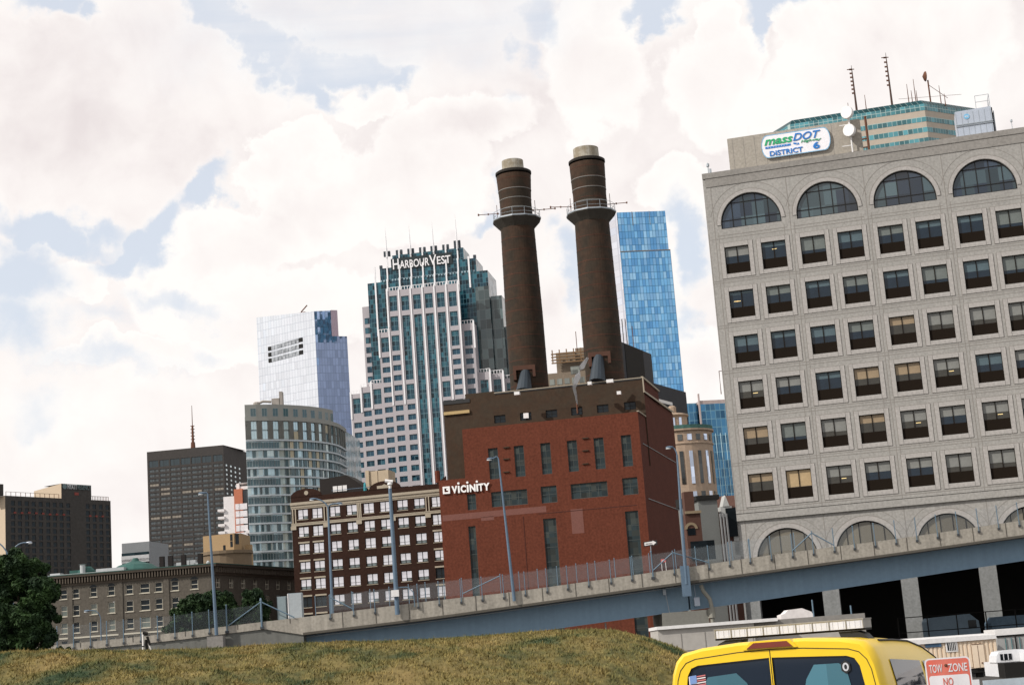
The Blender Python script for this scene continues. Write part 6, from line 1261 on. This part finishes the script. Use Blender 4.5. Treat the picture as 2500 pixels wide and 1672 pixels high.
# a van parked in the shade under the right building
A = at(2268, 1552, 133); B_ = at(2400, 1545, 133); uv = thing('parked_van', 'dim blue grey van parked in the dark space under the right office block', 'van', (A.x, 133, GROUND)); w_ = B_.x-A.x; zt = at(2300, 1506, 133).z-GROUND
pbv = mat('dull blue van paint', (.16, .22, .27), .5, .2, 1.5); b = MB(); b.vprism([(0, .4), (0, zt-.3), (.2, zt), (w_*.8, zt+.12), (w_*.95, zt-.5), (w_, 1.2), (w_, .4)], 0, 1.9); b.build('body', pbv, uv)
b = MB(); ring(b, w_*.42, .4, 0.01, w_*.27, -.03, -.004, 16); b.build('wheel_arch', dark, uv); b = MB(); b.box(w_*.75, w_*.9, -.03, -.004, zt-1.1, zt-.4); b.build('window', pane_dk, uv)
for x in (w_*.15, w_*.85): v = MB(); v.lathe([(.1, -.12), (.36, -.12), (.38, 0), (.36, .12), (.1, .12)], 18); b = MB(); b.add([(z+x, y_+.2, x_+.38) for x_, y_, z in v.v], v.f); b.build('wheel', frame_dk, uv)
A = at(2425, 1560, 134); b = MB(); b.vprism([(0, 0), (0, 4.0), (.3, 4.5), (4.2, 4.5), (4.6, 3.6), (4.6, 0)], 0, 2); tag(b.build('blue_tarpaulin', mat('blue grey tarpaulin', (.10, .15, .2), .8, .4, 1.5), None, (A.x, 134, GROUND)), 'blue grey covered stack in the dark space near the right edge', 'covered stack')
yf = 129.5; A = at(2190, 1500, yf); sf = thing('yard_fence', 'dark pipe framed yard fence under the right office block', 'fence', (A.x, yf, GROUND)); b = MB(); zt = at(2240, 1505, yf).z-GROUND
for x in (0, 2.4, 4.8, 7.2, 9.6, 12): b = MB(); b.tube([(x, 0, 0), (x, 0, zt)], .05, 6); b.build('post', frame_dk, sf)
for z in (zt, zt-1.2): b = MB(); b.tube([(0, 0, z), (14, 0, z)], .04, 6); b.build('rail', frame_dk, sf)
# office trailer
TY = 104; p = at(2120, 1560, TY); q = at(2430, 1546, TY); r_ = at(2430, 1627, TY); tr = thing('site_trailer', 'cream corrugated site office trailer with double door and barred window', 'trailer', (p.x, TY, r_.z))
L_ = q.x-p.x; H_ = q.z-r_.z; crm = mat('cream trailer paint', (.74, .60, .45), .7, .05, .5, 4, .08)
b = MB(); b.box(0, L_, .06, 2.4, 0, H_-.32); x = 0
while x < L_: b.box(x, min(L_, x+.14), 0, .06, .1, H_-.4); x += .28
b.build('body', crm, tr); b = MB(); b.add([(0, -.12, H_-.32), (L_+.0, -.12, H_-.32), (L_, -.12, H_-.05), (0, -.12, H_-.0), (0, 2.5, H_+.1), (L_, 2.5, H_+.05), (0, 2.5, H_-.32), (L_, 2.5, H_-.32)], [(0, 1, 2, 3), (3, 2, 5, 4), (0, 3, 4, 6), (1, 7, 5, 2), (0, 6, 7, 1)]); b.build('roof', white_p, tr)
def tq(x, y): p_ = at(2150+x/6.7, 1520+y/6.7, TY); return p_.x-p.x, p_.z-r_.z
a0 = tq(1480, 345); a1 = tq(1720, 720); b = MB(); b.box(a0[0], a1[0], -.05, -.003, a1[1], a0[1]); dr = b.build('door', crm, tr); b = MB(); m_ = (a0[0]+a1[0])/2; b.box(m_-.015, m_+.015, -.06, -.052, a1[1], a0[1]-.1); b.box(a0[0], a1[0], -.07, -.052, a0[1]-.04, a0[1]); b.box(a1[0]-.25, a1[0]-.15, -.1, -.052, a1[1]+.25, a1[1]+.33); b.build('handle', rust, dr)
a0 = tq(1080, 330); a1 = tq(1240, 440); wn = MB(); wn.box(a0[0]-.1, a1[0]+.1, -.04, -.003, a1[1]-.1, a0[1]+.12); w_o = wn.build('window', white_p, tr); b = MB(); b.box(a0[0], a1[0], -.05, -.042, a1[1], a0[1]); b.build('pane', pane_dk, w_o); b = MB(); [b.box(a0[0]+.11*i, a0[0]+.11*i+.03, -.08, -.052, a1[1], a0[1]) for i in range(1, 6)]; b.build('bar', white_p, w_o)
a0 = tq(820, 320); a1 = tq(990, 360); b = MB(); b.box(a0[0]-.4, a1[0], -.05, -.003, a1[1]-.1, a0[1]); b.build('small_window', glass('blue tinted pane', (.06, .12, .2)), tr)
b = MB(); b.box(-.0, L_+.05, .1, 2.2, -.28, -.003); [b.lathe([(.25, -.6), (.25, -.3)], 8, x, .6) for x in (1.5, L_-1.2)]; b.box(L_-.25, L_+.25, -.02, .1, -.18, .06, 1); b.build('chassis', [frame_dk, mat('orange marker', (.7, .14, .04), .5)], tr)
q0 = at(2431, 1540, TY+3); r0 = at(2431, 1600, TY+3); ctn = thing('container', 'pale grey container with blue lock bars behind the white pickup', 'container', (q0.x, TY+3, r0.z-1)); H2 = q0.z-r0.z+1
b = MB(); b.box(0, 8, 0, 2.4, 0, H2-.35); b.build('body', mat('pale grey container', (.34, .34, .33), .7, .15, 1), ctn); b = MB(); b.box(-.1, 8, -.1, 2.5, H2-.3, H2+.1); b.build('roof', white_p, ctn); b = MB(); b.box(0, 8, -.06, -.003, H2-.42, H2-.33); b.box(1.2, 1.28, -.06, -.003, 0, H2-.45); b.build('door_seal', frame_dk, ctn)
for x in (.55, .95, 1.5, 2.4): b = MB(); b.tube([(x, -.06, 0), (x, -.06, H2-.5)], .03, 6); b.box(x-.06, x+.06, -.1, -.03, .8, .95); b.build('lock_bar', mat('blue green bar', (.06, .16, .17)), ctn)
# white pickup and low white flatbed
PY = 92; p = at(2437, 1612, PY); pk = thing('white_pickup', 'white pickup truck with rounded rear cab window at the right edge', 'pickup truck', (p.x, PY, GROUND)); zc = p.z-GROUND; wp = mat('white van paint', (.72, .72, .73), .3, .03, spec=.6)
zt = at(2450, 1588, PY).z-GROUND
b = MB(); pts = [(-.12, zc-.1), (-.05, zt-.25), (.1, zt-.05), (.35, zt), (1.5, zt+.02), (1.7, zt-.1), (1.72, zc-.1)]; b.vprism(pts, 0, 1.5); b.box(-.05, 1.72, .02, 2.8, zc-.9, zc-.1); b.box(1.25, 2.3, -2.0, -.02, zc-1.5, zt+.0-.15); b.build('cab', wp, pk)
f0 = at(2441, 1596, PY); f1 = at(2471, 1609, PY); b = MB(); b.box(f0.x-p.x, f1.x-p.x, -.03, -.004, f1.z-GROUND, f0.z-GROUND); rw = b.build('rear_window', pane_dk, pk); b = MB(); w_ = f1.x-f0.x; [b.box(f0.x-p.x+w_*t-.02, f0.x-p.x+w_*t+.02, -.05, -.031, f1.z-GROUND, f0.z-GROUND) for t in (.28, .68)]; b.build('divider', wp, rw)
b = MB(); b.box(-.15, 1.25, -1.6, -.3, zc-.95, zc-.12); b.box(-3.6, 1.25, -.5, 0, zc-1.9, zc-1.35); b.build('load_bed', frame_dk, pk)
b = MB(); b.box(-1.6+.1, 1.15, -1.75, -1.62, zc-1.08-.5, zc-.98); b.build('tailgate', mat('pale blue tailboard', (.42, .48, .52), .5), pk)
b = MB(); b.box(-2.9, -1.7, -1.7, -1.55, zc-1.15-.35, zc-.9); b.build('rear_board', wp, pk); b = MB(); b.box(-2.5, -2.3, -1.6, -1.5, zc-1.9, zc-1.6); b.build('tail_lamp', mat('orange marker', (.7, .14, .04)), pk)
for x, y in ((.2, .4), (.2, 2.4), (1.5, .4), (1.5, 2.4)): v = MB(); v.lathe([(.1, -.12), (.36, -.12), (.38, 0), (.36, .12), (.1, .12)], 18); b = MB(); b.add([(z+x, y_+y, x_+.38) for x_, y_, z in v.v], v.f); b.build('wheel', frame_dk, pk)

# ================================================================ yellow van
VYAW = rad(-26); vp = at(1880, 1600, 14.0); van = thing('yellow_van', 'yellow van seen from behind with a clear light bar on its roof', 'van', (vp.x, 14.0, 0), VYAW)
yel = mat('yellow van paint', (.80, .53, .016), .32, .06, 1.8, 14, .03, spec=.5); ysid = yel; blk = mat('black rubber', (.015, .015, .015), .6)
ZR0 = 2.06
def sect(y):
    dz = -.42*max(0, (y-1.2)/2.6)**1.8-.02*y; hw = 1-.03*max(0, y-2)
    pr_ = [(1.0, .45), (1.01, 1.0), (1.0, 1.30), (.985, 1.60), (.95, 1.80), (.905, 1.91), (.84, 1.975), (.66, 2.01), (.32, 2.035), (0, 2.04)]
    out_ = []
    for x, z in pr_: out_.append((x*hw, z+(dz*min(1, max(0, (z-1.0)/.9)))))
    return out_
ysts = [0.0, .04, .12, .5, 1.0, 1.6, 2.2, 2.8, 3.3, 3.6]; b = MB(); rings = []
for k_i, y in enumerate(ysts):
    s = sect(y); pinch = (1-.045) if y == 0 else (1-.012) if y == .04 else 1; full = [(x*pinch, z-(.03 if y == 0 else .008 if y == .04 else 0)) for x, z in s]+[(-x*pinch, z-(.03 if y == 0 else .008 if y == .04 else 0)) for x, z in reversed(s[:-1])]; rings.append([(x, y, z) for x, z in full])
n = len(rings[0])
for r_ in rings: b.v += r_
for j in range(len(rings)-1):
    for i in range(n-1): b.f.append((j*n+i, j*n+i+1, (j+1)*n+i+1, (j+1)*n+i)); b.m.append(0)
# windscreen slope, bonnet
s = sect(3.6); fr_ = [(x*.98, 4.25+(.15 if z > 1.7 else 0), min(z, 1.12+(z-1.12)*.1)) for x, _, z in rings[-1]]; b.v += fr_; j = len(rings)-1
for i in range(n-1): b.f.append((j*n+i, j*n+i+1, (j+1)*n+i+1, (j+1)*n+i)); b.m.append(0)
fr2 = [(x*.92, 5.1, min(z, .95)) for x, _, z in rings[-1]]; b.v += fr2; j += 1
for i in range(n-1): b.f.append((j*n+i, j*n+i+1, (j+1)*n+i+1, (j+1)*n+i)); b.m.append(0)
b.f.append(tuple((j+1)*n+i for i in range(n))); b.m.append(0)
def inset(poly, d):
    gx = sum(p[0] for p in poly)/len(poly); gz__ = sum(p[1] for p in poly)/len(poly); return [(p[0]-(p[0]-gx)*d, p[1]-(p[1]-gz__)*d) for p in poly]
# rear face with two window openings: outer ring to window outline
outer = [(x, z) for x, _, z in rings[0]]
def rr(x0, x1, z0, z1, r, seg=6, corners=(1, 1, 1, 1)):
    P = []
    for (cx_, cz_, a0, on) in ((x1-r, z0+r, -90, corners[0]), (x1-r, z1-r, 0, corners[1]), (x0+r, z1-r, 90, corners[2]), (x0+r, z0+r, 180, corners[3])):
        if on:
            for i in range(seg+1): t = rad(a0+90*i/seg); P.append((cx_+r*math.cos(t), cz_+r*math.sin(t)))
        else: P.append((cx_+r*math.cos(rad(a0+45))*1.414, cz_+r*math.sin(rad(a0+45))*1.414))
    return P
LW = [(-.855, 1.22), (-.012, 1.22), (-.012, 1.885), (-.68, 1.858), (-.745, 1.835), (-.785, 1.77), (-.83, 1.5)]; RW = [(-x, z) for x, z in reversed(LW)]
def half_face(mb, sg_):
    ring0 = [(abs(x), z) for x, _, z in rings[0][:len(rings[0])//2+1]]
    win_ = [(.855, 1.22), (.83, 1.5), (.785, 1.77), (.745, 1.835), (.68, 1.858), (.5, 1.866), (.3, 1.874), (.012, 1.885)]
    for p, q, r1_, r2_ in zip(win_, win_[1:], ring0[3:], ring0[2:]): mb.quad((sg_*p[0], 0, p[1]), (sg_*q[0], 0, q[1]), (sg_*r1_[0], 0, r1_[1]), (sg_*r2_[0], 0, r2_[1]))
    mb.add([(0, 0, .42), (sg_*ring0[0][0], 0, .42), (sg_*ring0[1][0], 0, ring0[1][1]), (sg_*ring0[2][0], 0, ring0[2][1]), (sg_*.855, 0, 1.22), (0, 0, 1.22)], [(0, 1, 2, 3, 4, 5)])
    mb.quad((0, 0, 1.22), (sg_*.012, 0, 1.22), (sg_*.012, 0, 1.885), (0, 0, ring0[-1][1]))
half_face(b, 1); half_face(b, -1)
bo = b.build('body', yel, van); 
for pl in bo.data.polygons: pl.use_smooth = len(pl.vertices) == 4 and pl.index < (len(rings)+1)*(n-1)
tint = glass('tinted van glass', (.014, .022, .036), var=.15, pane=(.6, .5), rough=.04, spec=.35)
for W_, nm in ((LW, 'rear_window'), (RW, 'rear_window')):
    g_ = MB(); g_.add([(x, .02, z) for x, z in W_], [tuple(range(len(W_)))]); g_.build(nm, tint, van)
b = MB()      # seats and the opposite windows glimpsed through the rear glass
teal_v = glass('view through the van', (.055, .155, .20), var=.25, pane=(.5, .4), rough=.15)
b.add([(-.74, .012, 1.22), (-.06, .012, 1.22), (-.24, .012, 1.68), (-.33, .012, 1.77), (-.60, .012, 1.75), (-.66, .012, 1.65)], [(0, 1, 2, 3, 4, 5)]); b.add([(.18, .012, 1.22), (.76, .012, 1.22), (.66, .012, 1.76), (.60, .012, 1.80), (.38, .012, 1.80), (.30, .012, 1.68)], [(0, 1, 2, 3, 4, 5)]); b.build('inner_glass', teal_v, van)
b = MB(); gap = [(.93, .45), (.93, 1.22), (.918, 1.5), (.882, 1.735), (.85, 1.82), (.79, 1.885), (.70, 1.915), (.3, 1.948), (0, 1.955)]
for sg_ in (1, -1):
    for p, q_ in zip(gap, gap[1:]): b.tube([(sg_*p[0], -.001, p[1]), (sg_*q_[0], -.001, q_[1])], .004, 5)
b.tube([(0, -.001, .45), (0, -.001, 1.955)], .004, 5); b.build('door_gap', blk, van)
b = MB(); b.vprism([(-.20, 1.972), (.22, 1.972), (.17, 2.02), (-.13, 2.02)], -.035, .05); o = b.build('brake_lamp', mat('dark red lens', (.16, .022, .008), .25, .15, 8, spec=.7), van); b = MB(); b.vprism([(-.24, 1.962), (.26, 1.962), (.20, 2.034), (-.16, 2.034)], -.02, .25); b.build('lamp_housing', yel, o)
for sg_ in (1, -1):
    b = MB(); b.box(sg_*.93, sg_*1.03, -.03, .07, 1.33, 1.44); b.box(sg_*.90, sg_*1.0, -.02, .0, 1.35, 1.42); b.build('hinge', yel, van)
# flag and emblem decals
fx_, fz_ = -.77, 1.64; b = MB(); 
for i in range(7): b.add([(fx_+.0, .0, fz_+.12-.019*i), (fx_+.15, .0, fz_+.135-.019*i), (fx_+.15, .0, fz_+.125-.019*i), (fx_, .0, fz_+.11-.019*i)], [(0, 1, 2, 3)], i % 2)
b.add([(fx_, -.003, fz_+.128), (fx_+.065, -.003, fz_+.135), (fx_+.065, -.003, fz_+.065), (fx_, -.003, fz_+.055)], [(0, 1, 2, 3)], 2); b.box(fx_-.008, fx_, -.003, .003, fz_-.05, fz_+.125, 1)
b.v = [(x, y+.008, z) for x, y, z in b.v]; b.build('flag_decal', [mat('decal red', (.55, .16, .16), .6), mat('decal white', (.7, .62, .62), .6), mat('decal blue', (.16, .26, .50), .6)], van)
b = MB(); cxe, cze = .66, 1.765; b.add([(cxe+.046*math.cos(t), 0, cze+.058*math.sin(t)) for t in [math.pi/2+math.pi*i/3 for i in range(6)]], [(0, 1, 2, 3, 4, 5)]); b.add([(cxe+.028*math.cos(t), -.002, cze+.036*math.sin(t)) for t in [math.pi*i/6 for i in range(12)]], [tuple(range(12))], 1); b.add([(cxe+.013*math.cos(t), -.004, cze+.022*math.sin(t)) for t in [math.pi*i/4 for i in range(8)]], [tuple(range(8))], 0); b.v = [(x, y+.006, z) for x, y, z in b.v]; b.build('emblem_decal', [blk, mat('decal grey', (.5, .5, .52), .6)], van)
# side glass and trim on the right flank
def flank(pts_, nm, m_, off=.006):
    g_ = MB(); v_ = []
    for y, z in pts_:
        s = sect(y); zs__ = [q[1] for q in s]; xs__ = [q[0] for q in s]; v_.append((float(np.interp(z, zs__[:7], xs__[:7]))+off, y, z))
    zl = min(p[1] for p in pts_); nn = 8; cols_ = []
    lowp = sorted([p for p in pts_ if abs(p[1]-zl) < .01]); upp = sorted([p for p in pts_ if abs(p[1]-zl) >= .01])
    K = 12
    for i in range(K+1):
        t = i/K; yb = lowp[0][0]+(lowp[-1][0]-lowp[0][0])*t; yt = upp[0][0]+(upp[-1][0]-upp[0][0])*t; ztp = float(np.interp(yt, [p[0] for p in upp], [p[1] for p in upp])); col_ = []
        for j in range(nn+1): u = j/nn; y = yb+(yt-yb)*u; z = zl+(ztp-zl)*u; s = sect(y); col_.append((float(np.interp(z, [q[1] for q in s][:7], [q[0] for q in s][:7]))+off+.004, y, z))
        cols_.append(col_)
    for i in range(K):
        for j in range(nn): g_.quad(cols_[i][j], cols_[i+1][j], cols_[i+1][j+1], cols_[i][j+1])
    return g_.build(nm, m_, van)
flank([(.42, 1.15), (.38, 1.80), (.9, 1.775), (1.5, 1.745), (1.55, 1.15)], 'side_window', tint); flank([(1.68, 1.15), (1.64, 1.74), (2.3, 1.67), (2.9, 1.565), (3.3, 1.45), (3.42, 1.15)], 'side_window', tint)
b = MB(); 
for y0, y1 in zip(ysts[3:], ysts[4:]): s0, s1 = sect(y0), sect(y1); b.tube([(s0[6][0]+.005, y0, s0[6][1]), (s1[6][0]+.005, y1, s1[6][1])], .011, 5)
b.build('gutter', blk, van)
for x in (-.82, .82):
    for y in (.85, 4.1): v = MB(); v.lathe([(.12, -.11), (.33, -.11), (.35, 0), (.33, .11), (.12, .11)], 22); b = MB(); b.add([(z+x, y_+y, x_+.35) for x_, y_, z in v.v], v.f); b.build('wheel', blk, van)
b = MB(); b.box(-.98, .98, -.12, .0, .38, .6); b.build('bumper', blk, van)
# light bar
lbm = mat('clear lens plastic', (.55, .57, .64), .18, .05, 4, spec=.8); b = MB(); lb0 = -.76; n_ = 9
b.box(-.71, .71, .62, .86, 2.062, 2.08); b.build('light_bar_base', frame_dk, van)
for i in range(n_): b = MB(); x0 = -.70+i*1.40/n_; b.box(x0+.006, x0+1.40/n_-.006, .60, .88, 2.081, 2.158); [b.box(x0+.03+.05*j, x0+.034+.05*j, .596, .6, 2.09, 2.15) for j in range(3)]; b.build('light_bar_lens', lbm, van)
b = MB(); b.box(-.71, .71, .59, .89, 2.159, 2.167); [b.box(-.70+i*1.40/n_-.004, -.70+i*1.40/n_+.004, .592, .888, 2.081, 2.159) for i in range(n_+1)]; b.build('light_bar_rim', mat('grey plastic rim', (.28, .27, .25), .5), van)
for sg_ in (1, -1): b = MB(); b.vprism([(sg_*.74, 1.97), (sg_*.48, 2.0), (sg_*.46, 2.06), (sg_*.62, 2.06), (sg_*.69, 2.03)], .64, .84); b.build('light_bar_foot', blk, van)

# ================================================================ tow zone sign
sp_ = at(2311, 1604, 11.0); sgn = thing('tow_zone_sign', 'red and white tow zone no stopping sign in the right foreground', 'sign', (sp_.x, 11.0, sp_.z), rad(-10))
Wd, Hd = .305, .457; P = rr(-Wd/2, Wd/2, -Hd, 0, .032)
swm = mat('faded white sign face', (.66, .64, .65), .5, .08, 6); srd = mat('faded red sign face', (.62, .125, .085), .55, .18, 9, c2=(.56, .15, .11))
b = MB(); b.vprism(P, 0, .003); b.build('plate', swm, sgn)
b = MB(); Pr = rr(-Wd/2+.010, Wd/2-.010, -.145, -.010, .024, corners=(0, 1, 1, 0)); b.add([(x, -.0015, z) for x, z in Pr], [tuple(range(len(Pr)))])
for x in (-Wd/2+.010, Wd/2-.019): b.quad((x, -.0015, -.44), (x+.009, -.0015, -.44), (x+.009, -.0015, -.145), (x, -.0015, -.145))
b.build('red_panel', srd, sgn); Pw = rr(-Wd/2+.019, Wd/2-.019, -.44, -.118, .018); b = MB(); b.add([(x, -.003, z) for x, z in Pw], [tuple(range(len(Pw)))]); b.build('white_panel', swm, sgn)
lettering('TOW', 1, swm, sgn, -.126, -.004, -.098, bold=.012, width=.088, height=.056, ext=.0005); lettering('ZONE', 1, swm, sgn, .0, -.004, -.098, bold=.012, width=.128, height=.056, ext=.0005)
lettering('NO', 1, srd, sgn, -.042, -.005, -.19, bold=.012, width=.066, height=.055, ext=.0005); lettering('STOPPING', 1, srd, sgn, -.105, -.005, -.262, bold=.012, width=.21, height=.05, ext=.0005); 
b = MB(); v = MB(); v.lathe([(.011, 0), (.008, .006), (.002, .008)], 10); b.add([(x-.012, -z-.003, y-.052) for x, y, z in v.v], v.f); b.build('bolt', rust, sgn)
b = MB(); b.box(-.03, .03, .006, .012, -sp_.z-.2, -.02); b.box(-.03, -.024, .012, .03, -sp_.z-.2, -.02); b.box(.024, .03, .012, .03, -sp_.z-.2, -.02); b.build('post', steel, sgn)

# the sign that the van's side window mirrors, just outside the picture on the right
sl_ = thing('speed_limit_sign', 'white speed limit 45 sign at the roadside, seen mirrored in the yellow van side window', 'sign', (6.45, 18.3, 1.05), rad(-35))
b = MB(); b.box(-.38, .38, 0, .004, -.05, .87); b.build('plate', swm, sl_); sk = mat('sign black', (.02,)*3)
lettering('SPEED', 1, sk, sl_, -.28, -.004, .66, bold=.02, width=.56, height=.13, ext=.001); lettering('LIMIT', 1, sk, sl_, -.25, -.004, .46, bold=.02, width=.5, height=.13, ext=.001); lettering('45', 1, sk, sl_, -.25, -.004, .03, bold=.03, width=.5, height=.36, ext=.001)
b = MB(); b.box(-.03, .03, .006, .04, -1.06, .8); b.build('post', steel, sl_)
